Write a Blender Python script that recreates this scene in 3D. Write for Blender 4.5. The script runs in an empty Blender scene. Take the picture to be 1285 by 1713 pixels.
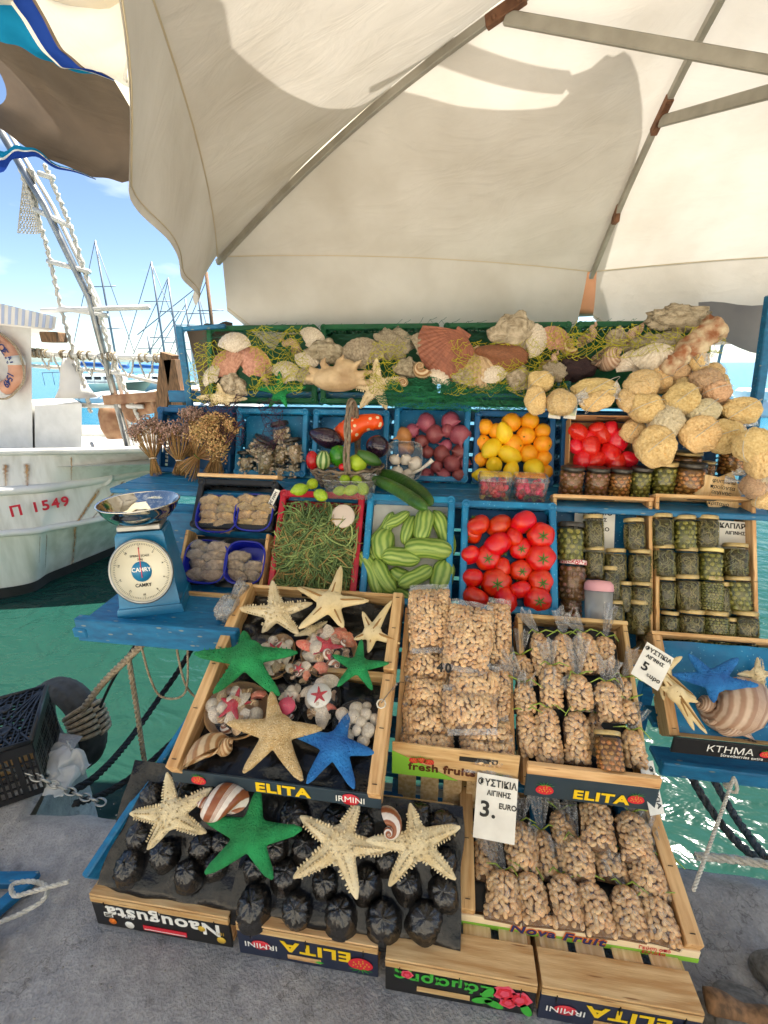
import bpy, bmesh, math, random
import numpy as np
from mathutils import Vector, Matrix, Euler, noise as mnoise

# ------------------------------------------------------------------ camera, sky, sun, exposure
SC = bpy.context.scene
COL = SC.collection
RAD = math.radians
cam = bpy.data.cameras.new('camera')
cam.sensor_fit = 'VERTICAL'; cam.sensor_height = 36.0
cam.lens = 750.0 / 1713.0 * 36.0
cam.clip_start = 0.02; cam.clip_end = 20000
camo = bpy.data.objects.new('camera', cam); COL.objects.link(camo)
camo.location = (0, 0, 1.42)
camo.rotation_euler = (RAD(90 - 18.5), 0, RAD(8.0))
SC.camera = camo

SUN_TO = Vector((0.27, 0.42, 1.0)).normalized()          # direction towards the sun
SUN_EL = math.asin(SUN_TO.z); SUN_AZ = math.atan2(SUN_TO.x, SUN_TO.y)
world = bpy.data.worlds.new('World'); SC.world = world; world.use_nodes = True
wn = world.node_tree.nodes; wl = world.node_tree.links
bg = wn['Background']
sky = wn.new('ShaderNodeTexSky'); sky.sky_type = 'NISHITA'; sky.sun_disc = False
sky.sun_elevation = SUN_EL; sky.sun_rotation = SUN_AZ
sky.air_density = 0.8; sky.dust_density = 0.1; sky.ozone_density = 1.6
wc = wn.new('ShaderNodeTexCoord'); wm = wn.new('ShaderNodeMapping'); wm.inputs['Scale'].default_value = (2.2, 2.2, 7.0)     # faint fair-weather cloud all over
wno = wn.new('ShaderNodeTexNoise'); wno.inputs['Scale'].default_value = 2.6; wno.inputs['Detail'].default_value = 7
wr = wn.new('ShaderNodeValToRGB'); wr.color_ramp.elements[0].position = .54; wr.color_ramp.elements[1].position = .78; wr.color_ramp.elements[1].color = (.55, .55, .55, 1)
wx = wn.new('ShaderNodeMixRGB'); wx.inputs['Color2'].default_value = (7.5, 7.8, 8.2, 1)
wl.new(wc.outputs['Generated'], wm.inputs['Vector']); wl.new(wm.outputs[0], wno.inputs['Vector']); wl.new(wno.outputs['Fac'], wr.inputs['Fac']); wl.new(wr.outputs['Color'], wx.inputs['Fac'])
wl.new(sky.outputs['Color'], wx.inputs['Color1']); wl.new(wx.outputs['Color'], bg.inputs['Color'])
bg.inputs['Strength'].default_value = 0.06
sun = bpy.data.lights.new('sun', 'SUN'); sun.energy = 4.8; sun.angle = RAD(0.53); sun.color = (1.0, 0.94, 0.84)
suno = bpy.data.objects.new('sun', sun); COL.objects.link(suno)
suno.rotation_euler = SUN_TO.to_track_quat('Z', 'Y').to_euler(); suno.location = SUN_TO * 30
SC.view_settings.view_transform = 'Standard'; SC.view_settings.look = 'None'
SC.view_settings.exposure = 1.9; SC.view_settings.gamma = 1.0
SC.view_settings.use_curve_mapping = False
try:
    SC.cycles.max_bounces = 8; SC.cycles.diffuse_bounces = 4; SC.cycles.transparent_max_bounces = 24
    SC.cycles.use_denoising = True; SC.cycles.caustics_reflective = False; SC.cycles.caustics_refractive = False
except Exception:
    pass

# ------------------------------------------------------------------ materials
def hx(s):
    s = s.lstrip('#'); o = []
    for i in (0, 2, 4):
        c = int(s[i:i+2], 16) / 255
        o.append(c / 12.92 if c <= .04045 else ((c + .055) / 1.055) ** 2.4)
    return tuple(o) + (1,)
MATS = {}
def nd(nt, t, **kw):
    n = nt.nodes.new(t)
    for k, v in kw.items():
        if k in n.inputs: n.inputs[k].default_value = v
        else: setattr(n, k, v)
    return n
def pm(name, c1, c2=None, scale=12, rough=.55, bump=0, bscale=60, metal=0, rnd=0, stretch=None, spec=.5, island=0,
       detail=4, lo=.35, hi=.65, trans=0, coat=0, spots=None, subsurf=0, vor=0, sheen=0):
    """procedural principled material: two-tone noise, optional bump, per-object / per-island value variation"""
    if name in MATS: return MATS[name]
    m = bpy.data.materials.new(name); m.use_nodes = True; nt = m.node_tree; L_ = nt.links
    b = nt.nodes['Principled BSDF']
    b.inputs['Roughness'].default_value = rough; b.inputs['Metallic'].default_value = metal
    b.inputs['Specular IOR Level'].default_value = spec
    if coat: b.inputs['Coat Weight'].default_value = coat; b.inputs['Coat Roughness'].default_value = .12
    if trans: b.inputs['Transmission Weight'].default_value = trans
    if sheen: b.inputs['Sheen Weight'].default_value = sheen
    if subsurf:
        b.inputs['Subsurface Weight'].default_value = subsurf; b.inputs['Subsurface Scale'].default_value = .01
    c1 = hx(c1) if isinstance(c1, str) else c1
    tc = nd(nt, 'ShaderNodeTexCoord'); co = tc.outputs['Object']
    if stretch:
        mp = nd(nt, 'ShaderNodeMapping'); mp.inputs['Scale'].default_value = stretch
        L_.new(co, mp.inputs['Vector']); cs = mp.outputs['Vector']
    else: cs = co
    if rnd or stretch:                                          # shift the pattern from object to object
        oi = nd(nt, 'ShaderNodeObjectInfo'); ad = nd(nt, 'ShaderNodeVectorMath', operation='ADD')
        mu = nd(nt, 'ShaderNodeMath', operation='MULTIPLY'); mu.inputs[1].default_value = 37.0
        L_.new(oi.outputs['Random'], mu.inputs[0]); L_.new(cs, ad.inputs[0]); L_.new(mu.outputs[0], ad.inputs[1]); cs = ad.outputs[0]
    out = None
    if c2 is not None:
        c2 = hx(c2) if isinstance(c2, str) else c2
        n = nd(nt, 'ShaderNodeTexNoise'); n.inputs['Scale'].default_value = scale; n.inputs['Detail'].default_value = detail
        L_.new(cs, n.inputs['Vector'])
        r = nd(nt, 'ShaderNodeValToRGB'); r.color_ramp.elements[0].position = lo; r.color_ramp.elements[1].position = hi
        r.color_ramp.elements[0].color = c1; r.color_ramp.elements[1].color = c2
        L_.new(n.outputs['Fac'], r.inputs['Fac']); out = r.outputs['Color']
    if spots:
        v = nd(nt, 'ShaderNodeTexVoronoi'); v.inputs['Scale'].default_value = spots[1]; L_.new(cs, v.inputs['Vector'])
        r = nd(nt, 'ShaderNodeValToRGB'); r.color_ramp.elements[0].position = spots[2]; r.color_ramp.elements[1].position = spots[2] + .08
        r.color_ramp.elements[0].color = (1, 1, 1, 1); r.color_ramp.elements[1].color = (0, 0, 0, 1)
        L_.new(v.outputs['Distance'], r.inputs['Fac'])
        mx = nd(nt, 'ShaderNodeMixRGB'); L_.new(r.outputs['Color'], mx.inputs['Fac'])
        if out: L_.new(out, mx.inputs['Color1'])
        else: mx.inputs['Color1'].default_value = c1
        mx.inputs['Color2'].default_value = hx(spots[0]); out = mx.outputs['Color']
    for amt, kind in ((rnd, 'o'), (island, 'i')):
        if not amt: continue
        hs = nd(nt, 'ShaderNodeHueSaturation')
        src = nd(nt, 'ShaderNodeObjectInfo').outputs['Random'] if kind == 'o' else nd(nt, 'ShaderNodeNewGeometry').outputs['Random Per Island']
        mr = nd(nt, 'ShaderNodeMapRange'); mr.inputs['To Min'].default_value = 1 - amt; mr.inputs['To Max'].default_value = 1 + amt
        L_.new(src, mr.inputs['Value']); L_.new(mr.outputs['Result'], hs.inputs['Value'])
        mr2 = nd(nt, 'ShaderNodeMapRange'); mr2.inputs['To Min'].default_value = .5 + amt * .06; mr2.inputs['To Max'].default_value = .5 - amt * .06
        L_.new(src, mr2.inputs['Value']); (kind == 'o' or name != 'pistachio') and L_.new(mr2.outputs['Result'], hs.inputs['Hue'])
        if out: L_.new(out, hs.inputs['Color'])
        else: hs.inputs['Color'].default_value = c1
        out = hs.outputs['Color']
    if out: L_.new(out, b.inputs['Base Color'])
    else: b.inputs['Base Color'].default_value = c1
    if bump or vor:
        bp = nd(nt, 'ShaderNodeBump'); bp.inputs['Strength'].default_value = min(1, bump or vor); bp.inputs['Distance'].default_value = .01 if not vor else .012
        if vor:
            n2 = nd(nt, 'ShaderNodeTexVoronoi'); o2 = 'Distance'
        else:
            n2 = nd(nt, 'ShaderNodeTexNoise'); n2.inputs['Detail'].default_value = 5; o2 = 'Fac'
        n2.inputs['Scale'].default_value = bscale; L_.new(cs, n2.inputs['Vector'])
        L_.new(n2.outputs[o2], bp.inputs['Height']); L_.new(bp.outputs['Normal'], b.inputs['Normal'])
    MATS[name] = m
    return m
def film(name, tint=(.97, .97, .97, 1), amount=.16, rough=.12, bump=.5, bscale=30, white=.05, glint_streaks=0.0):
    """thin clear plastic or glass: mostly see-through with wrinkled glints"""
    if name in MATS: return MATS[name]
    m = bpy.data.materials.new(name); m.use_nodes = True; nt = m.node_tree; L_ = nt.links
    nt.nodes.remove(nt.nodes['Principled BSDF']); out = nt.nodes['Material Output']
    tr = nd(nt, 'ShaderNodeBsdfTransparent'); tr.inputs['Color'].default_value = tint
    gl = nd(nt, 'ShaderNodeBsdfGlossy'); gl.inputs['Roughness'].default_value = rough
    df = nd(nt, 'ShaderNodeBsdfDiffuse'); df.inputs['Color'].default_value = (.85, .85, .84, 1)
    fr_ = nd(nt, 'ShaderNodeLayerWeight'); fr_.inputs['Blend'].default_value = .35
    mr = nd(nt, 'ShaderNodeMapRange'); mr.inputs['To Min'].default_value = amount * .45; mr.inputs['To Max'].default_value = min(1, amount * 4)
    L_.new(fr_.outputs['Fresnel'], mr.inputs['Value'])
    m1 = nd(nt, 'ShaderNodeMixShader'); m2 = nd(nt, 'ShaderNodeMixShader'); m2.inputs['Fac'].default_value = white
    L_.new(mr.outputs['Result'], m1.inputs['Fac']); L_.new(tr.outputs[0], m1.inputs[1]); L_.new(gl.outputs[0], m1.inputs[2])
    L_.new(m1.outputs[0], m2.inputs[1]); L_.new(df.outputs[0], m2.inputs[2]); L_.new(m2.outputs[0], out.inputs['Surface'])
    if bump:
        tc = nd(nt, 'ShaderNodeTexCoord'); n = nd(nt, 'ShaderNodeTexNoise'); n.inputs['Scale'].default_value = bscale; n.inputs['Detail'].default_value = 3
        n.inputs['Distortion'].default_value = 1.2
        bp = nd(nt, 'ShaderNodeBump'); bp.inputs['Strength'].default_value = bump; bp.inputs['Distance'].default_value = .02
        L_.new(tc.outputs['Object'], n.inputs['Vector']); L_.new(n.outputs['Fac'], bp.inputs['Height'])
        L_.new(bp.outputs['Normal'], gl.inputs['Normal']); L_.new(bp.outputs['Normal'], fr_.inputs['Normal'])
    if glint_streaks:                                                # white streaks painted in as glints on the creases
        n3 = nd(nt, 'ShaderNodeTexNoise'); n3.inputs['Scale'].default_value = bscale * .8; n3.inputs['Detail'].default_value = 4; n3.inputs['Distortion'].default_value = 2.5
        L_.new(tc.outputs['Object'], n3.inputs['Vector'])
        r3 = nd(nt, 'ShaderNodeValToRGB'); e = r3.color_ramp.elements; e[0].position = .48; e[0].color = (white,) * 3 + (1,); e[1].position = .52; e[1].color = (white,) * 3 + (1,)
        k3 = e.new(.50); k3.color = (glint_streaks,) * 3 + (1,); L_.new(n3.outputs['Fac'], r3.inputs['Fac']); L_.new(r3.outputs['Color'], m2.inputs['Fac'])
    MATS[name] = m
    return m
def cloth(name, c1, c2, transl=.5, bscale=4.5, scale=3):
    """thin canvas that lets some light through"""
    m = bpy.data.materials.new(name); m.use_nodes = True; nt = m.node_tree; L_ = nt.links
    nt.nodes.remove(nt.nodes['Principled BSDF']); out = nt.nodes['Material Output']
    tc = nd(nt, 'ShaderNodeTexCoord'); n = nd(nt, 'ShaderNodeTexNoise'); n.inputs['Scale'].default_value = scale; n.inputs['Detail'].default_value = 6
    L_.new(tc.outputs['Object'], n.inputs['Vector'])
    r = nd(nt, 'ShaderNodeValToRGB'); r.color_ramp.elements[0].position = .3; r.color_ramp.elements[1].position = .62
    r.color_ramp.elements[0].color = hx(c1); r.color_ramp.elements[1].color = hx(c2); L_.new(n.outputs['Fac'], r.inputs['Fac'])
    d = nd(nt, 'ShaderNodeBsdfDiffuse'); t = nd(nt, 'ShaderNodeBsdfTranslucent'); mx = nd(nt, 'ShaderNodeMixShader'); mx.inputs['Fac'].default_value = transl
    L_.new(r.outputs[0], d.inputs[0]); L_.new(r.outputs[0], t.inputs[0])
    L_.new(d.outputs[0], mx.inputs[1]); L_.new(t.outputs[0], mx.inputs[2]); L_.new(mx.outputs[0], out.inputs['Surface'])
    n2 = nd(nt, 'ShaderNodeTexNoise'); n2.inputs['Scale'].default_value = bscale; n2.inputs['Detail'].default_value = 4; n2.inputs['Distortion'].default_value = .8
    mp = nd(nt, 'ShaderNodeMapping'); mp.inputs['Scale'].default_value = (1, 2.6, 1.4); mp.inputs['Rotation'].default_value = (.3, .4, .7)
    L_.new(tc.outputs['Object'], mp.inputs['Vector']); L_.new(mp.outputs[0], n2.inputs['Vector'])
    bp = nd(nt, 'ShaderNodeBump'); bp.inputs['Strength'].default_value = .28; bp.inputs['Distance'].default_value = .03
    L_.new(n2.outputs['Fac'], bp.inputs['Height']); L_.new(bp.outputs['Normal'], d.inputs['Normal']); L_.new(bp.outputs['Normal'], t.inputs['Normal'])
    MATS[name] = m
    return m
def band(name, c1, c2, freq=6, rough=.35, lo=.42, hi=.58, bump=.15, wob=.5):
    """colour bands that follow a stored 'band' attribute (shell whorls, melon stripes)"""
    m = bpy.data.materials.new(name); m.use_nodes = True; nt = m.node_tree; L_ = nt.links; b = nt.nodes['Principled BSDF']
    b.inputs['Roughness'].default_value = rough
    at = nd(nt, 'ShaderNodeAttribute'); at.attribute_name = 'band'
    tc = nd(nt, 'ShaderNodeTexCoord'); n = nd(nt, 'ShaderNodeTexNoise'); n.inputs['Scale'].default_value = 14; L_.new(tc.outputs['Object'], n.inputs['Vector'])
    m1 = nd(nt, 'ShaderNodeMath', operation='MULTIPLY'); m1.inputs[1].default_value = freq * 2 * math.pi; L_.new(at.outputs['Fac'], m1.inputs[0])
    m0 = nd(nt, 'ShaderNodeMath', operation='MULTIPLY_ADD'); m0.inputs[1].default_value = wob * 2; L_.new(n.outputs['Fac'], m0.inputs[0]); L_.new(m1.outputs[0], m0.inputs[2])
    m2 = nd(nt, 'ShaderNodeMath', operation='SINE'); L_.new(m0.outputs[0], m2.inputs[0])
    m3 = nd(nt, 'ShaderNodeMath', operation='MULTIPLY_ADD'); m3.inputs[1].default_value = .5; m3.inputs[2].default_value = .5; L_.new(m2.outputs[0], m3.inputs[0])
    r = nd(nt, 'ShaderNodeValToRGB'); r.color_ramp.elements[0].position = lo; r.color_ramp.elements[1].position = hi
    r.color_ramp.elements[0].color = hx(c1); r.color_ramp.elements[1].color = hx(c2); L_.new(m3.outputs[0], r.inputs['Fac'])
    mx = nd(nt, 'ShaderNodeMixRGB', blend_type='MULTIPLY'); mx.inputs['Fac'].default_value = .35; L_.new(r.outputs[0], mx.inputs['Color1'])
    r2 = nd(nt, 'ShaderNodeValToRGB'); r2.color_ramp.elements[0].color = (.45, .4, .35, 1); r2.color_ramp.elements[0].position = .3; L_.new(n.outputs['Fac'], r2.inputs['Fac']); L_.new(r2.outputs[0], mx.inputs['Color2'])
    L_.new(mx.outputs[0], b.inputs['Base Color'])
    bp = nd(nt, 'ShaderNodeBump'); bp.inputs['Strength'].default_value = bump; bp.inputs['Distance'].default_value = .01
    L_.new(m3.outputs[0], bp.inputs['Height']); L_.new(bp.outputs['Normal'], b.inputs['Normal'])
    MATS[name] = m
    return m

# ------------------------------------------------------------------ mesh helpers
class G:
    def __init__(s): s.v = []; s.f = []; s.sm = []; s.mi = []; s.cur = 0; s.band = []
    def add(s, vs, fs, smooth=False, M=None, band=None):
        o = len(s.v)
        if M is not None: vs = [tuple(M @ Vector(p)) for p in vs]
        s.v += [tuple(p) for p in vs]; s.f += [tuple(i + o for i in f) for f in fs]
        s.sm += [smooth] * len(fs); s.mi += [s.cur] * len(fs)
        s.band += list(band) if band is not None else [0.0] * len(vs)
        return s
    def box(s, c, d, M=None, b=0):
        x, y, z = (k / 2 for k in d)
        if not b:
            vs = [(c[0] + i * x, c[1] + j * y, c[2] + k * z) for i in (-1, 1) for j in (-1, 1) for k in (-1, 1)]
            return s.add(vs, [(0, 1, 3, 2), (4, 6, 7, 5), (0, 4, 5, 1), (2, 3, 7, 6), (0, 2, 6, 4), (1, 5, 7, 3)], False, M)
        b = min(b, x * .9, y * .9, z * .9); vs = []; ix = {}
        for i in (-1, 1):
            for j in (-1, 1):
                for k in (-1, 1):
                    for a in range(3):
                        q = [x - b, y - b, z - b]; q[a] += b
                        ix[(i, j, k, a)] = len(vs); vs.append((c[0] + i * q[0], c[1] + j * q[1], c[2] + k * q[2]))
        fs = []
        for a in range(3):
            for sg in (-1, 1):
                o = [t for t in range(3) if t != a]; q = []
                for p, r in ((-1, -1), (1, -1), (1, 1), (-1, 1)):
                    e = [0, 0, 0]; e[a] = sg; e[o[0]] = p; e[o[1]] = r; q.append(ix[(e[0], e[1], e[2], a)])
                fs.append(q)
        for a in range(3):
            o = [t for t in range(3) if t != a]
            for p in (-1, 1):
                for r in (-1, 1):
                    e0 = [0, 0, 0]; e0[o[0]] = p; e0[o[1]] = r; e1 = list(e0); e0[a] = -1; e1[a] = 1
                    fs.append((ix[(*e0, o[0])], ix[(*e1, o[0])], ix[(*e1, o[1])], ix[(*e0, o[1])]))
        for i in (-1, 1):
            for j in (-1, 1):
                for k in (-1, 1): fs.append(tuple(ix[(i, j, k, a)] for a in range(3)))
        return s.add(vs, fs, False, M)
    def beam(s, a, b, w, h, up=(0, 0, 1), bev=.002):
        a = Vector(a); b = Vector(b); d = b - a; l = d.length; d.normalize(); up = Vector(up); x = up.cross(d)
        if x.length < 1e-4: x = Vector((1, 0, 0)).cross(d)
        x.normalize(); y = d.cross(x)
        M = Matrix((x, y, d)).transposed().to_4x4(); M.translation = (a + b) / 2
        return s.box((0, 0, 0), (w, h, l), M, bev)
    def tube(s, pts, r, n=6, cap=True, M=None, flat=1.0, smooth=True):
        pts = [Vector(p) for p in pts]; k = len(pts); rs = r if hasattr(r, '__len__') else [r] * k
        t0 = (pts[1] - pts[0]).normalized(); ref = Vector((0, 0, 1)) if abs(t0.z) < .9 else Vector((1, 0, 0))
        vs = []; x = ref.cross(t0).normalized()
        for i in range(k):
            t = (pts[min(i + 1, k - 1)] - pts[max(i - 1, 0)])
            t = t.normalized() if t.length > 1e-9 else t0
            x = (x - t * x.dot(t)); x = x.normalized() if x.length > 1e-6 else ref.cross(t).normalized()
            y = t.cross(x)
            for j in range(n):
                a = 2 * math.pi * j / n; vs.append(pts[i] + x * (math.cos(a) * rs[i]) + y * (math.sin(a) * rs[i] * flat))
        fs = [(i * n + j, i * n + (j + 1) % n, (i + 1) * n + (j + 1) % n, (i + 1) * n + j) for i in range(k - 1) for j in range(n)]
        bd = [j / n for i in range(k) for j in range(n)]
        if cap: fs += [tuple(range(n))[::-1], tuple((k - 1) * n + j for j in range(n))]
        return s.add(vs, fs, smooth, M, bd)
    def lathe(s, prof, n=24, M=None, smooth=True, wob=None):
        vs = []; k = len(prof)
        for i, (r, z) in enumerate(prof):
            for j in range(n):
                a = 2 * math.pi * j / n; rr = r * (wob(a, i / (k - 1)) if wob else 1)
                vs.append((rr * math.cos(a), rr * math.sin(a), z))
        fs = [(i * n + j, i * n + (j + 1) % n, (i + 1) * n + (j + 1) % n, (i + 1) * n + j) for i in range(k - 1) for j in range(n)]
        bd = [j / n for i in range(k) for j in range(n)]
        return s.add(vs, fs, smooth, M, bd)
    def ball(s, c, r, n=12, m=8, M=None, fn=None):
        r = r if hasattr(r, '__len__') else (r, r, r); vs = []
        for i in range(m + 1):
            p = math.pi * i / m
            for j in range(n):
                a = 2 * math.pi * j / n; d = (math.sin(p) * math.cos(a), math.sin(p) * math.sin(a), math.cos(p)); q = fn(d, a, p) if fn else 1
                vs.append((c[0] + d[0] * r[0] * q, c[1] + d[1] * r[1] * q, c[2] + d[2] * r[2] * q))
        fs = [(i * n + j, (i + 1) * n + j, (i + 1) * n + (j + 1) % n, i * n + (j + 1) % n) for i in range(m) for j in range(n)]
        return s.add(vs, fs, True, M, [j / n for i in range(m + 1) for j in range(n)])
    def grid(s, fn, nu, nv, smooth=True, M=None):
        vs = [fn(i / nu, j / nv) for i in range(nu + 1) for j in range(nv + 1)]
        fs = [(i * (nv + 1) + j, (i + 1) * (nv + 1) + j, (i + 1) * (nv + 1) + j + 1, i * (nv + 1) + j + 1) for i in range(nu) for j in range(nv)]
        return s.add(vs, fs, smooth, M)
    def poly(s, pts, z0, z1, M=None):
        n = len(pts); vs = [(x, y, z0) for x, y in pts] + [(x, y, z1) for x, y in pts]
        return s.add(vs, [tuple(range(n))[::-1], tuple(range(n, 2 * n))] + [(i, (i + 1) % n, n + (i + 1) % n, n + i) for i in range(n)], False, M)
    def mesh(s, name, mats, useband=False):
        me = bpy.data.meshes.new(name); me.from_pydata(s.v, [], s.f)
        me.polygons.foreach_set('use_smooth', s.sm)
        for m in (mats if isinstance(mats, (list, tuple)) else [mats]): me.materials.append(MATS[m] if isinstance(m, str) else m)
        if any(s.mi): me.polygons.foreach_set('material_index', s.mi)
        if useband:
            at = me.attributes.new('band', 'FLOAT', 'POINT'); at.data.foreach_set('value', s.band)
        me.update(); return me
def part(name, mesh, parent=None, M=None):
    o = bpy.data.objects.new(name, mesh); COL.objects.link(o)
    if parent is not None: o.parent = parent
    if M is not None: o.matrix_basis = M
    return o
def tag(o, label, cat, group=None, kind=None):
    if label: o['label'] = label
    if cat: o['category'] = cat
    if group: o['group'] = group
    if kind: o['kind'] = kind
    return o
def thing(name, label, cat, M=None, group=None):
    o = bpy.data.objects.new(name, None); COL.objects.link(o); o.empty_display_size = .05
    if M is not None: o.matrix_basis = M
    return tag(o, label, cat, group)
def solo(name, mesh, label, cat, M=None, group=None): return tag(part(name, mesh, None, M), label, cat, group)
def struct(name, mesh, M=None):
    o = part(name, mesh, None, M); o['kind'] = 'structure'; return o
def stuff(o): o['kind'] = 'stuff'; return o
def dup(root, M):
    r = root.copy(); COL.objects.link(r); r.matrix_basis = M
    for ch in root.children:
        c = ch.copy(); COL.objects.link(c); c.parent = r
        for g in ch.children:
            d = g.copy(); COL.objects.link(d); d.parent = c
    return r
def T(x, y, z): return Matrix.Translation((x, y, z))
def RX(a): return Matrix.Rotation(a, 4, 'X')
def RY(a): return Matrix.Rotation(a, 4, 'Y')
def RZ(a): return Matrix.Rotation(a, 4, 'Z')
def S3(x, y, z): return Matrix.Diagonal((x, y, z, 1))
def FR(k):
    x, y, z, t, W, D = L['FR'][k]; return T(x, y, z) @ RX(t)
ORD = ['first', 'second', 'third', 'fourth', 'fifth', 'sixth', 'seventh', 'eighth', 'ninth', 'tenth', 'eleventh', 'twelfth']
def rows(pts, nr, up=True):
    """a phrase for each of pts [(u, v)]: its place in its row and its row from the top"""
    n = len(pts); idx = sorted(range(n), key=lambda i: -pts[i][1]); out = [''] * n
    cuts = [round(k * n / nr) for k in range(nr + 1)]
    for r in range(nr):
        row = sorted(idx[cuts[r]:cuts[r + 1]], key=lambda i: pts[i][0])
        rn = 'top row' if r == 0 else 'bottom row' if r == nr - 1 else ORD[r] + ' row'
        for c, i in enumerate(row):
            if nr == 1: out[i] = ORD[c] + ' from left'
            else: out[i] = ORD[c] + ' from left in ' + rn
    return out
def text_mesh(s, size, mat, sx=1.0, shear=0.0, bold=0.0, ext=.0004, sp=None):
    c = bpy.data.curves.new('t', 'FONT'); c.body = s; c.size = size; c.align_x = 'CENTER'; c.align_y = 'CENTER'; c.shear = shear
    c.offset = bold; c.space_character = sp or 1.0 + min(.22, bold * 60); c.extrude = ext; c.resolution_u = 3
    o = bpy.data.objects.new('t', c); COL.objects.link(o); bpy.context.view_layer.update()
    m = bpy.data.meshes.new_from_object(o.evaluated_get(bpy.context.evaluated_depsgraph_get()))
    bpy.data.objects.remove(o); bpy.data.curves.remove(c)
    if sx != 1.0:
        for v in m.vertices: v.co.x *= sx
    m.materials.clear(); m.materials.append(MATS[mat]); return m
def lettering(parent, s, size, M, mat, **kw): return part('lettering', text_mesh(s, size, mat, **kw), parent, M)
def remeshed(g, name, mat, voxel=.003, smooth=2):
    me = g.mesh('tmp', []); o = bpy.data.objects.new('tmp', me); COL.objects.link(o)
    r = o.modifiers.new('r', 'REMESH'); r.mode = 'VOXEL'; r.voxel_size = voxel; r.use_smooth_shade = True
    if smooth:
        sm = o.modifiers.new('s', 'SMOOTH'); sm.factor = .5; sm.iterations = smooth
    bpy.context.view_layer.update()
    m = bpy.data.meshes.new_from_object(o.evaluated_get(bpy.context.evaluated_depsgraph_get())); m.name = name
    bpy.data.objects.remove(o); bpy.data.meshes.remove(me)
    m.materials.clear(); m.materials.append(MATS[mat] if isinstance(mat, str) else mat); return m
rng = random.Random(7)

# ------------------------------------------------------------------ layout in metres: crate frames and what lies in them (crate-local u, v, w)
L={}
L['FR']={'red': (-0.625,1.36,0.624,0.987,0.335,0.4),'B1': (-0.287,1.36,0.624,0.987,0.33,0.4),'B2': (0.06,1.36,0.624,0.987,0.335,0.39),'blk': (-0.965,1.36,0.624,0.987,0.335,0.435),'J1': (0.39,1.4,0.47,1.1449,0.335,0.535),'J2': (0.735,1.4,0.47,1.1449,0.32,0.55),'lav': (-1.33,1.849,0.941,1.2424,0.37,0.3),'shj': (-0.945,1.849,0.941,1.2424,0.34,0.3),'egg': (-0.59,1.849,0.941,1.2424,0.345,0.3),'oni': (-0.232,1.849,0.941,1.2424,0.33,0.335),'ora': (0.108,1.849,0.941,1.2424,0.335,0.305),'spo': (0.46,1.849,0.941,1.2424,0.64,0.3),'P1': (-0.11,0.95,0.345,0.7621,0.335,0.46),'P2': (0.245,0.95,0.345,0.7621,0.325,0.455),'E': (-0.672,0.8,0.42,0.4558,0.552,0.575),'N': (0.082,0.75,0.14,0.2606,0.545,0.3),'T': (0.0,0.68,0.13,0.7568,1.0,0.25),'BK': (0.0,1.98,0.0,1.5708,1.0,1.0),'SP': (0.0,1.72,0.9,1.2341,1.0,0.42),'K': (0.7,1.17,0.36,0.765,0.5,0.3)}
L['tomato']=[(0.0625,0.3001,-0.02,0.0409),(0.0423,0.2712,-0.02,0.0356),(0.1389,0.3056,-0.02,0.044),(0.221,0.3166,-0.02,0.0438),(0.2798,0.2724,-0.02,0.0441),(0.1324,0.2321,-0.02,0.0486),(0.2136,0.2264,-0.02,0.0374),(0.0404,0.1913,-0.02,0.0352),(0.0996,0.1862,-0.02,0.0433),(0.2806,0.1951,-0.02,0.0477),(0.1511,0.1559,-0.02,0.0347),(0.2152,0.149,-0.02,0.0369),(0.0467,0.1105,-0.02,0.0389),(0.1316,0.1012,-0.02,0.0492),(0.2096,0.082,-0.02,0.0349),(0.2804,0.1132,-0.02,0.0422),(0.0605,0.0437,-0.02,0.0449),(0.1601,0.0425,-0.02,0.047),(0.2681,0.0516,-0.02,0.0442),(0.1909,0.2634,-0.02,0.0335)]
L['cuke']=[(0.023,0.2195,0.0978,0.3357,-0.025,0.0219),(0.075,0.2847,0.1594,0.3385,-0.025,0.0197),(0.154,0.2178,0.182,0.326,-0.025,0.0238),(0.2092,0.2296,0.2243,0.3505,-0.025,0.0325),(0.2522,0.3473,0.3131,0.1836,-0.025,0.03),(0.0888,0.1619,0.0895,0.2675,-0.025,0.0389),(0.0755,0.1655,0.2089,0.1604,-0.025,0.032),(0.1551,0.2004,0.3209,0.1968,-0.025,0.0362),(-0.013,0.1778,0.0737,0.0253,-0.025,0.0277),(0.0529,0.1555,0.1298,0.0457,-0.025,0.0318),(0.1424,0.0716,0.2523,0.1374,-0.025,0.0274),(0.2795,0.0558,0.3052,0.1703,-0.025,0.0377),(0.0241,0.2063,0.048,0.1509,-0.025,0.0194),(0.1134,0.1204,0.1786,0.0991,-0.025,0.0296),(0.0819,0.03,0.1835,0.0205,-0.025,0.0293)]
L['long']=[[(-0.293,1.7989,0.985),(-0.1935,1.7114,0.985),(-0.1075,1.5647,0.985),(-0.0369,1.3875,0.985)],[(-0.2797,1.6593,0.995),(-0.192,1.5487,0.995),(-0.122,1.4367,0.995),(-0.0521,1.3048,0.995)]]
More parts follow.
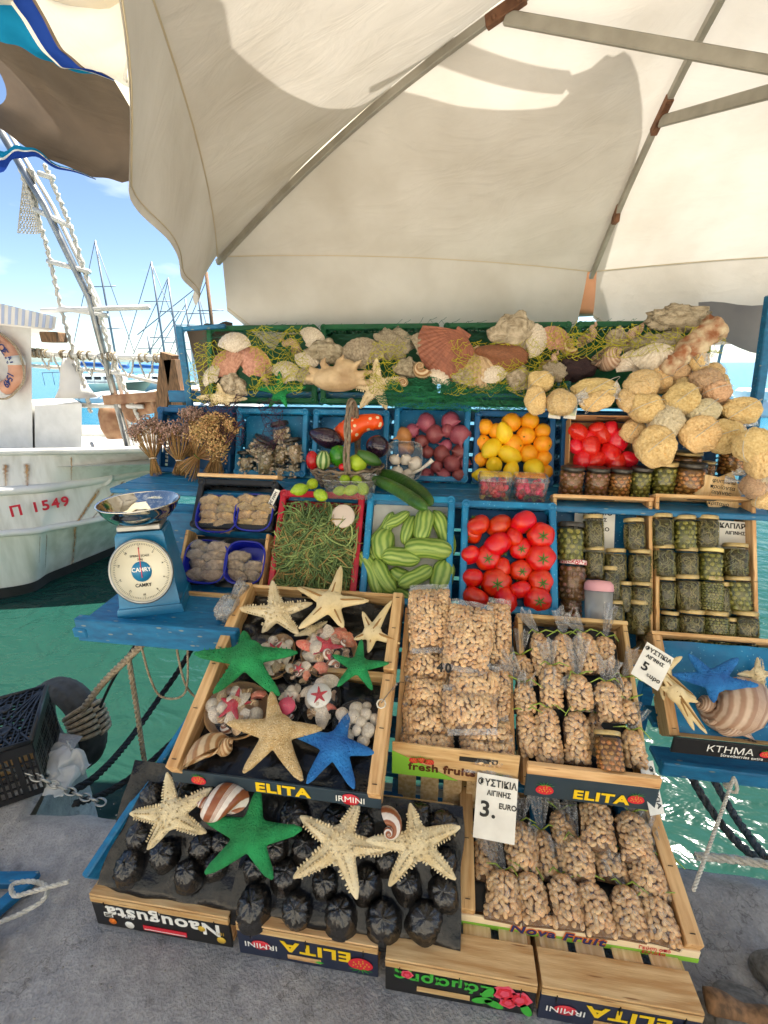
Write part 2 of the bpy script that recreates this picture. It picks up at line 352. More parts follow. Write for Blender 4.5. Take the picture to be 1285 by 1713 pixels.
L['onion']=[(0.1407,0.2556,-0.025,0.045),(0.2443,0.2624,-0.025,0.0446),(0.0823,0.2194,-0.025,0.0321),(0.0462,0.1935,-0.025,0.0402),(0.1777,0.2063,-0.025,0.0419),(0.1244,0.1751,-0.025,0.032),(0.2861,0.2037,-0.025,0.0475),(0.2313,0.2224,-0.025,0.0318),(0.0555,0.1434,-0.025,0.0402),(0.2293,0.1577,-0.025,0.0298),(0.1515,0.1258,-0.025,0.0299),(0.2111,0.1224,-0.025,0.0398),(0.2893,0.1295,-0.025,0.0376),(0.1938,0.0671,-0.025,0.0299),(0.2573,0.079,-0.025,0.0396),(0.151,0.0258,-0.025,0.0339),(0.2251,0.0283,-0.025,0.0338),(0.2888,0.0305,-0.025,0.0336),(0.3108,0.0856,-0.025,0.0296)]
L['garlic']=[(0.0215,0.0821,0.055,0.0251),(0.065,0.0833,0.055,0.025),(0.1044,0.0652,0.055,0.0326),(0.0333,0.0341,0.055,0.027),(0.0823,0.0212,0.055,0.025)]
L['garlicbox']=[(0.062,0.0762,0.05,0.1452,0.1642)]
L['orange']=[(0.0478,0.2393,-0.02,0.0342),(0.1551,0.2602,-0.02,0.0406),(0.2288,0.2672,-0.02,0.0375),(0.0951,0.2212,-0.02,0.0331),(0.216,0.2049,-0.02,0.0394),(0.2821,0.2251,-0.02,0.0327),(0.1665,0.1661,-0.02,0.0424),(0.2844,0.1718,-0.02,0.0374),(0.2301,0.1301,-0.02,0.0394),(0.2941,0.1131,-0.02,0.0355),(0.0414,0.1725,-0.02,0.0333),(0.0333,0.1009,-0.02,0.0314),(0.3028,0.0573,-0.02,0.0327)]
L['lemon']=[(0.1254,0.2069,0.0,0.0421),(0.0777,0.1467,0.0,0.045),(0.149,0.1233,0.0,0.0448),(0.0899,0.0766,0.0,0.0394),(0.1592,0.0554,0.0,0.0373),(0.2489,0.0675,0.0,0.0482),(0.0458,0.0329,0.0,0.0357)]
L['plum']=[(0.0466,0.208,0.06,0.0337),(0.0811,0.191,0.06,0.0336),(0.1176,0.2228,0.06,0.0282),(0.1394,0.2011,0.06,0.0335),(0.1676,0.2238,0.06,0.0281),(0.1985,0.1805,0.06,0.0421),(0.0953,0.1533,0.06,0.0398),(0.042,0.1546,0.06,0.0284),(0.1758,0.1272,0.06,0.0439),(0.1185,0.0991,0.06,0.0353),(0.0721,0.1022,0.06,0.0372),(0.1979,0.0926,0.06,0.0368),(0.2386,0.107,0.06,0.0306),(0.2141,0.2027,0.06,0.0263)]
L['plumtray']=[(0.0052,0.2829,1.7682),(0.2107,0.286,1.7411),(0.2727,0.0774,1.7324),(0.0566,0.0707,1.7609)]
L['punnet']=[(0.1847,1.7,0.9273),(0.3131,1.7,0.9236)]
L['shelfjar']=[((0.4767,1.74,0.9321),0.0946,0.1095,'mix'),((0.569,1.74,0.9332),0.0911,0.1068,'mix'),((0.6504,1.74,0.933),0.0832,0.1068,'almond'),((0.7236,1.74,0.9333),0.0788,0.1138,'olive'),((0.802,1.74,0.9481),0.0876,0.1208,'olive'),((0.882,1.72,0.952),0.0995,0.1194,'almond'),((0.8957,1.8,1.0077),0.1087,0.0906,'almond'),((0.973,1.8,0.9972),0.0543,0.0679,'almond'),((1.0651,1.82,1.0174),0.0962,0.1007,'almond')]
L['starsign']=(0.9688,1.68,1.0153)
L['sponge']=[(0.7011,0.448,0.0,0.1152,0.094,1),(0.7139,0.361,0.0,0.1149,0.0955,1),(0.8276,0.388,0.0,0.1129,0.1049,1),(0.7831,0.3136,0.0,0.1104,0.1272,1),(0.7432,0.2168,0.0,0.1269,0.1316,0),(0.8992,0.3494,0.0,0.1085,0.084,1),(0.8829,0.2625,0.0,0.1211,0.1126,0),(0.9679,0.2586,0.0,0.1072,0.1085,0),(1.0332,0.3557,0.0,0.1214,0.0815,1),(0.9259,0.4691,0.0,0.1081,0.0874,1),(0.9074,0.5532,0.0,0.0651,0.1011,1),(0.9505,0.4273,0.0,0.0923,0.0771,1),(1.0015,0.2819,0.0,0.0838,0.1041,1),(0.3443,0.4653,0.0,0.0913,0.0738,1),(0.3264,0.386,0.0,0.0745,0.0949,1),(0.4151,0.3784,0.0,0.0986,0.0873,1),(0.5495,0.432,0.0,0.1637,0.0778,1),(0.5432,0.3826,0.0,0.1065,0.0623,1),(0.6527,0.3901,0.0,0.0644,0.0789,1),(0.8388,0.5108,0.0,0.094,0.0711,1),(0.7775,0.4681,0.0,0.0869,0.068,1),(0.8604,0.456,0.0,0.0858,0.076,1),(0.7914,0.5192,0.0,0.0789,0.068,1),(0.98,0.4611,0.0,0.0765,0.0753,1),(0.9905,0.3776,0.0,0.084,0.0751,1),(0.8612,0.3252,0.0,0.0857,0.0758,1),(0.6967,0.2881,0.0,0.0879,0.0768,1),(0.9466,0.3183,0.0,0.0846,0.0837,1),(1.0391,0.2951,0.0,0.0757,0.083,1),(0.7483,0.3998,0.0,0.0714,0.0681,1),(0.963,0.507,0.0,0.0768,0.0671,1),(0.8737,0.4097,0.0,0.07,0.059,1)]
L['rsponge']=[(0.9812,1.6,1.1651,0.0531),(1.0201,1.6,1.1142,0.0564),(1.02,1.6,1.0304,0.0419),(1.0632,1.6,0.993,0.0419),(1.0447,1.6,1.0544,0.0403)]
L['lime']=[(-0.5048,1.6148,0.985,0.0257),(-0.5288,1.5328,0.985,0.0273),(-0.4324,1.4713,0.985,0.0257)]
L['limebox']=[(-0.3869,1.6789,0.985,0.0257),(-0.3441,1.5458,0.985,0.0257),(-0.2973,1.5719,0.985,0.0289),(-0.3903,1.5393,0.985,0.0225),(-0.337,1.6859,0.985,0.0241)]
L['basket']=(-0.4048,1.74,1.005)
L['veg']={'eggplant': [(-0.5615,1.8,1.1461),(-0.4934,1.8,1.1236),(-0.4205,1.8,1.1013)],'aubergine': [(-0.2768,1.78,1.0959)],'squash': [(-0.4888,1.86,1.131),(-0.4231,1.86,1.1372),(-0.3626,1.86,1.1723),(-0.3035,1.86,1.183),(-0.2693,1.86,1.1645)],'pepper': [(-0.4173,1.7,1.0699)],'zucchini': [(-0.472,1.68,1.0907),(-0.48,1.68,1.0164)],'redpepper': [(-0.5207,1.68,1.0525)],'cucumber': [(-0.3385,1.68,1.0897),(-0.248,1.68,1.0468)],'tompeek': [(-0.3951,1.68,1.0312)],'pepperb': [(-0.3392,1.68,1.0486)]}
L['shelljar']=[(0.0496,0.0328,0.0,0.0931,0.1093,0),(0.1469,0.0493,0.0,0.1244,0.1293,0),(0.1091,0.1125,0.0,0.1304,0.0882,2),(0.2046,0.0841,0.0,0.0859,0.0927,1),(0.2331,0.1621,0.0,0.0962,0.1183,-1),(0.2949,0.0948,0.0,0.0954,0.1076,-1),(0.2825,0.0195,0.0,0.0797,0.0871,-1),(0.2134,0.0121,0.0,0.075,0.0618,1)]
L['bunch']=[[(0.0031,0.1728,2.0243),(0.0286,0.0546,2.0206),(0.048,-0.0143,2.0179)],[(0.1386,0.1571,2.0163),(0.1438,0.051,2.0153),(0.1425,-0.0103,2.0153)],[(0.3099,0.1222,1.9539),(0.262,0.0655,1.9601),(0.2148,-0.0115,1.9661)],[(0.3314,0.1977,1.9909),(0.3241,0.0845,1.9916),(0.3113,-0.0047,1.9931)],[(0.1958,0.2338,2.0387),(0.1826,0.1426,2.0402),(0.1682,0.0761,2.0419)]]
L['tray']=[(0.1094,0.2921,-0.005,0.165,0.143),(0.2538,0.3038,-0.005,0.1475,0.142),(0.096,0.107,-0.005,0.168,0.1588),(0.2486,0.1127,-0.005,0.1504,0.1572)]
L['estar']=[('E',(0.1523,0.4691,0.03),[(-0.0509,0.1207),(0.1048,0.05),(0.0897,-0.0663),(-0.0263,-0.0699),(-0.1349,0.0048)],'cream'),('E',(0.3206,0.5172,0.035),[(0.0067,0.1472),(0.1218,0.0238),(0.0581,-0.0828),(-0.0773,-0.1037),(-0.1299,0.0595)],'under'),('E',(0.4719,0.4233,0.03),[(0.0469,0.1177),(0.0861,-0.02),(-0.0022,-0.0652),(-0.0541,-0.0216),(-0.0422,0.0732)],'under'),('E',(0.2752,0.4274,0.005),[(0.0417,0.0413),(0.0705,-0.0041),(0.0168,-0.0428),(-0.0513,-0.0233),(-0.0413,0.0355)],'cream'),('E',(0.1165,0.3026,0.055),[(-0.0428,0.0838),(0.1449,0.0291),(0.1311,-0.1033),(-0.0512,-0.1187),(-0.164,-0.004)],'green'),('E',(0.4491,0.3075,0.045),[(-0.0036,0.0816),(0.087,0.0124),(0.0507,-0.068),(-0.0488,-0.064),(-0.08,0.0258)],'green'),('E',(0.2675,0.1083,0.05),[(-0.0435,0.0962),(0.1155,0.0193),(0.0967,-0.1047),(-0.0519,-0.1039),(-0.136,0.0046)],'tan'),('E',(0.4252,0.0926,0.04),[(0.0172,0.0849),(0.0985,-0.0033),(0.0633,-0.0872),(-0.0516,-0.0895),(-0.117,0.0172)],'blue'),('T',(-0.6572,0.1905,0.085),[(-0.0388,0.0869),(0.0916,0.0663),(0.1001,-0.0301),(-0.0411,-0.0804),(-0.1135,-0.0127)],'cream'),('T',(-0.4372,0.1741,0.085),[(-0.0068,0.0924),(0.1251,0.0235),(0.0709,-0.0808),(-0.0995,-0.0926),(-0.1292,0.0168)],'greenT'),('T',(-0.2116,0.1788,0.085),[(0.0329,0.0904),(0.1214,0.0023),(0.0536,-0.0962),(-0.1053,-0.0795),(-0.1106,0.0427)],'cream'),('T',(-0.0267,0.2032,0.085),[(-0.0237,0.075),(0.099,0.0412),(0.0909,-0.0595),(-0.0605,-0.09),(-0.1235,-0.0101)],'cream'),('K',(0.1196,0.158,0.065),[(-0.0523,0.0719),(0.0925,0.0739),(0.1266,-0.0015),(-0.0133,-0.0614),(-0.1098,0.0066)],'blue'),('K',(-0.0144,0.1746,0.05),[(-0.0337,0.0658),(0.0657,0.0484),(0.0894,-0.0701),(-0.0044,-0.082),(-0.0354,-0.0363)],'under'),('K',(0.007,0.1089,0.07),[(-0.0378,0.0567),(0.0527,-0.0171),(0.0671,-0.0999),(0.0298,-0.0948),(-0.0402,0.0155)],'under'),('K',(0.2861,0.1999,0.01),[(0.0201,0.053),(0.0383,0.0),(0.0078,-0.0554),(-0.0389,-0.0531),(-0.0666,-0.0092)],'cream'),('BK',(-0.3023,1.3244,0.06),[(0.0006,0.1103),(0.1214,0.0332),(0.0443,-0.0946),(-0.0708,-0.0913),(-0.147,0.0037)],'cream'),('BK',(-0.7208,1.2999,0.07),[(0.0063,0.0821),(0.1148,0.0182),(0.0265,-0.0652),(-0.058,-0.0663),(-0.1091,0.0117)],'green'),('BK',(-0.9844,1.2717,0.08),[(-0.0085,0.0616),(0.1142,-0.0037),(0.0335,-0.0364),(-0.0646,-0.0376),(-0.1232,-0.0013)],'cream')]
L['shellbag']=[(0.1214,0.1685,0.01,0.1829,0.1563,'w'),(0.3437,0.3672,0.01,0.1701,0.1619,'w'),(0.1852,0.3388,0.01,0.1084,0.144,'w'),(0.2709,0.1982,0.01,0.0662,0.1142,'n'),(0.3542,0.2156,0.01,0.1071,0.1397,'n'),(0.4685,0.1637,0.01,0.1388,0.1298,'b'),(0.2747,0.2891,0.01,0.1043,0.0706,'n')]
L['tun']=[(0.0917,0.0513,0.01,0.1303,0.0773),(-0.519,0.2335,0.1,0.1183,0.0599),(-0.0946,0.2412,0.1,0.0802,0.0724),(0.2049,0.0973,0.03,0.2151,0.1153),(0.1655,0.0345,0.03,0.162,0.0679)]
L['cup1']=[(-0.7753,0.0624,0.0,0.0437),(-0.6876,0.0985,0.0,0.0439),(-0.6134,0.0627,0.0,0.0406),(-0.7747,0.1281,0.0,0.0392),(-0.5922,0.1292,0.0,0.0384),(-0.7449,0.1795,0.0,0.0398),(-0.5434,0.093,0.0,0.0376),(-0.6834,0.2358,0.0,0.0404),(-0.7704,0.2192,0.0,0.0371),(-0.5406,0.1417,0.0,0.0352)]
L['cup2']=[(-0.4237,0.0253,0.0,0.0489),(-0.3122,0.0333,0.0,0.0462),(-0.2056,0.034,0.0,0.0478),(-0.1021,0.0396,0.0,0.0473),(-0.0013,0.0539,0.0,0.047),(-0.3556,0.0923,0.0,0.0422),(-0.2531,0.0925,0.0,0.0417),(-0.1505,0.1031,0.0,0.0414),(-0.0493,0.1112,0.0,0.0388),(0.0397,0.1085,0.0,0.0428),(-0.4386,0.1023,0.0,0.0389),(-0.3158,0.1547,0.0,0.0392),(-0.3922,0.149,0.0,0.0394),(-0.1062,0.154,0.0,0.0344),(0.0412,0.1652,0.0,0.0377),(-0.3578,0.2224,0.0,0.0445),(-0.2504,0.2243,0.0,0.044),(-0.1762,0.216,0.0,0.0379),(0.0343,0.2463,0.0,0.0429),(-0.0286,0.2524,0.0,0.0378)]
L['traycorn']=[(-0.8386,0.0263,1.1708),(-0.4985,0.022,1.1239),(-0.4969,0.0163,1.121),(0.0783,0.016,1.045),(0.0763,0.2641,1.1606),(-0.8086,0.2894,1.2891)]
L['pbag']=[(0.0818,0.4187,0.02,0.1325,0.1867,0.05),(0.1989,0.3659,0.02,0.1378,0.185,0.075),(0.2894,0.3935,0.02,0.0768,0.1868,0.03),(0.0841,0.2862,0.02,0.1368,0.0903,0.02),(0.0885,0.2066,0.02,0.1395,0.0915,0.02),(0.0862,0.1329,0.02,0.1359,0.0868,0.02),(0.0932,0.0653,0.02,0.1479,0.0715,0.02),(0.217,0.2278,0.02,0.1375,0.11,0.055),(0.205,0.1695,0.02,0.1475,0.0998,0.065),(0.2998,0.2441,0.02,0.0602,0.2082,0.01),(0.2517,0.1133,0.02,0.1464,0.0617,0.02),(0.2545,0.0652,0.02,0.1437,0.0703,0.03)]
L['tied2']=[(0.0635,0.3461,0.02,0.0579,0.1235,0.01),(0.1229,0.3478,0.02,0.0638,0.1197,0.02),(0.1955,0.3571,0.02,0.0664,0.1196,0.02),(0.2447,0.3608,0.02,0.0596,0.1032,0.01),(0.0131,0.2966,0.02,0.0543,0.0884,0.0),(0.0828,0.2539,0.02,0.0652,0.1156,0.03),(0.1552,0.2421,0.02,0.0684,0.0958,0.04),(0.0097,0.2167,0.02,0.059,0.0836,0.02),(0.0147,0.1258,0.02,0.057,0.1173,0.02),(0.0663,0.126,0.02,0.0666,0.1417,0.03),(0.1415,0.1277,0.02,0.0675,0.1324,0.03),(0.2314,0.2258,0.02,0.0671,0.1057,0.04),(0.2799,0.2649,0.02,0.0452,0.0661,0.02),(0.2877,0.2075,0.02,0.0413,0.0634,0.02),(0.1954,0.1435,0.02,0.0468,0.111,0.0),(0.2885,0.1147,0.02,0.0569,0.0915,0.02)]
L['p2jar']=[(0.2123,0.1028,0.05,0.073,0.0973)]
L['tiedN']=[(0.0716,0.1328,0.02,0.0587,0.1195,0.0),(0.1616,0.151,0.02,0.0839,0.1163,0.02),(0.2266,0.1467,0.02,0.058,0.1099,0.01),(0.2826,0.1863,0.02,0.0704,0.1358,0.02),(0.3642,0.2185,0.02,0.0854,0.1246,0.045),(0.4541,0.1991,0.02,0.0833,0.1203,0.045),(0.2998,0.1363,0.02,0.0815,0.0932,0.03),(0.3852,0.1416,0.02,0.0808,0.0715,0.01),(0.4662,0.1301,0.02,0.0845,0.1092,0.02),(0.5183,0.1207,0.02,0.0547,0.0957,0.01),(0.1055,0.0416,0.02,0.086,0.1002,0.02),(0.1774,0.0445,0.02,0.0734,0.104,0.02),(0.2536,0.048,0.02,0.0743,0.1078,0.025),(0.3219,0.0435,0.02,0.0758,0.1062,0.02),(0.3979,0.0456,0.02,0.0751,0.1015,0.02),(0.4657,0.0413,0.02,0.079,0.0918,0.015)]
L['j1']=[(0.0617,0.3081,0.1399,0.0987,'olive'),(0.1434,0.3587,0.1207,0.0729,'samph'),(0.2809,0.3599,0.113,0.0721,'samph'),(0.1476,0.2506,0.1158,0.0692,'samph'),(0.2192,0.2508,0.112,0.0719,'samph'),(0.2958,0.2495,0.1144,0.0777,'samph'),(0.0698,0.1728,0.1438,0.0997,'mixcheck'),(0.2018,0.1819,0.1187,0.0717,'samph'),(0.2445,0.1433,0.1071,0.0558,'samph'),(0.3017,0.1414,0.1115,0.074,'samph'),(0.072,0.1001,0.0727,0.0752,'mix'),(0.2155,0.0805,0.1035,0.0693,'samph'),(0.293,0.0715,0.1179,0.0799,'samph')]
L['bottle']=[(0.1428,0.1103,0.1399,0.0906,'b')]
L['j2']=[(0.024,0.3771,0.1155,0.0778,'leaf'),(0.0992,0.3701,0.1197,0.0773,'olive'),(0.1651,0.3786,0.1142,0.0769,'samph'),(0.0322,0.273,0.1121,0.0742,'leaf'),(0.104,0.2696,0.1101,0.0737,'samph'),(0.1766,0.2681,0.1143,0.0794,'oliveY'),(0.2565,0.287,0.115,0.0789,'leaf'),(0.0375,0.1641,0.1123,0.0614,'leaf'),(0.106,0.1642,0.1226,0.0854,'samph'),(0.1764,0.1681,0.1182,0.0789,'caper'),(0.2197,0.1534,0.1146,0.0423,'leaf'),(0.2655,0.1745,0.1162,0.0813,'olive'),(0.0455,0.0523,0.1064,0.0609,'leaf'),(0.1122,0.0447,0.126,0.0878,'samph'),(0.1904,0.0452,0.1251,0.0854,'caper'),(0.2326,0.0487,0.1022,0.0419,'caper'),(0.2813,0.0498,0.1272,0.0835,'samph')]
L['back']=[('scallop',-0.9334,1.97,1.4979,0.0506,0.0465),('pink',-0.966,1.95,1.4096,0.0556,0.0627),('pink',-0.8507,1.97,1.4193,0.0668,0.0627),('rock',-0.9396,1.93,1.3195,0.0556,0.0506),('conch',-0.6841,1.99,1.4832,0.0587,0.0627),('rock',-0.5299,1.97,1.4569,0.0728,0.0506),('white',-0.6947,1.94,1.3785,0.0455,0.0405),('spider',-0.4706,1.92,1.3516,0.1265,0.0809),('scallopg',-0.3709,1.97,1.4565,0.0627,0.0647),('rug',-0.2495,2.0,1.4863,0.086,0.0607),('pinkfan',-0.0098,1.96,1.4527,0.1012,0.1052),('white',-0.1105,1.93,1.3832,0.0526,0.0364),('white',-0.0433,1.93,1.3624,0.0283,0.0324),('fan',0.1334,1.95,1.3943,0.0708,0.0911),('rock',0.2435,1.98,1.525,0.0834,0.0746),('brownshell',0.2067,1.94,1.4376,0.0981,0.051),('white',0.1742,1.92,1.3795,0.0412,0.0294),('white',0.4665,1.98,1.469,0.051,0.0491),('conch',0.5373,2.0,1.5222,0.054,0.0412),('ribtun',0.5962,1.95,1.4322,0.0746,0.0805),('dark',0.485,1.93,1.3954,0.0707,0.0451),('rug',0.7755,1.94,1.4548,0.1227,0.0608),('white',0.7588,1.9,1.4365,0.0569,0.0451),('rough',0.855,2.0,1.5737,0.106,0.051),('rock',0.2818,1.92,1.3523,0.0589,0.0451),('white',-0.4844,1.99,1.4496,0.0304,0.0304),('white',-1.0297,1.92,1.3635,0.0344,0.0344),('conch',-0.7772,1.92,1.3597,0.0445,0.0364),('white',-0.6104,1.96,1.4259,0.0364,0.0344),('rock',-0.6048,1.93,1.3601,0.0445,0.0344),('scallop',-0.5868,2.0,1.5159,0.0445,0.0425),('conch',-0.3808,1.92,1.3613,0.0425,0.0344),('rock',-0.1795,1.95,1.3937,0.0465,0.0405),('white',-0.1941,1.91,1.3395,0.0364,0.0304),('scallopg',-0.1018,1.98,1.485,0.0486,0.0486),('rock',0.0696,1.93,1.3584,0.0506,0.0405),('white',0.33,1.96,1.4984,0.0432,0.0393),('conch',0.3884,1.93,1.4222,0.0491,0.0412),('pink',0.4083,1.97,1.5066,0.0451,0.0451),('rock',0.6435,1.98,1.5015,0.0451,0.0412),('conch',0.6952,1.97,1.517,0.0491,0.0393),('scallop',0.6848,1.92,1.4222,0.0432,0.0412),('rug',0.3955,1.9,1.3806,0.0491,0.0353)]
L['tube']=[(0.775,1.86,1.3866),(0.8734,1.9,1.4694),(0.9705,1.95,1.5452)]
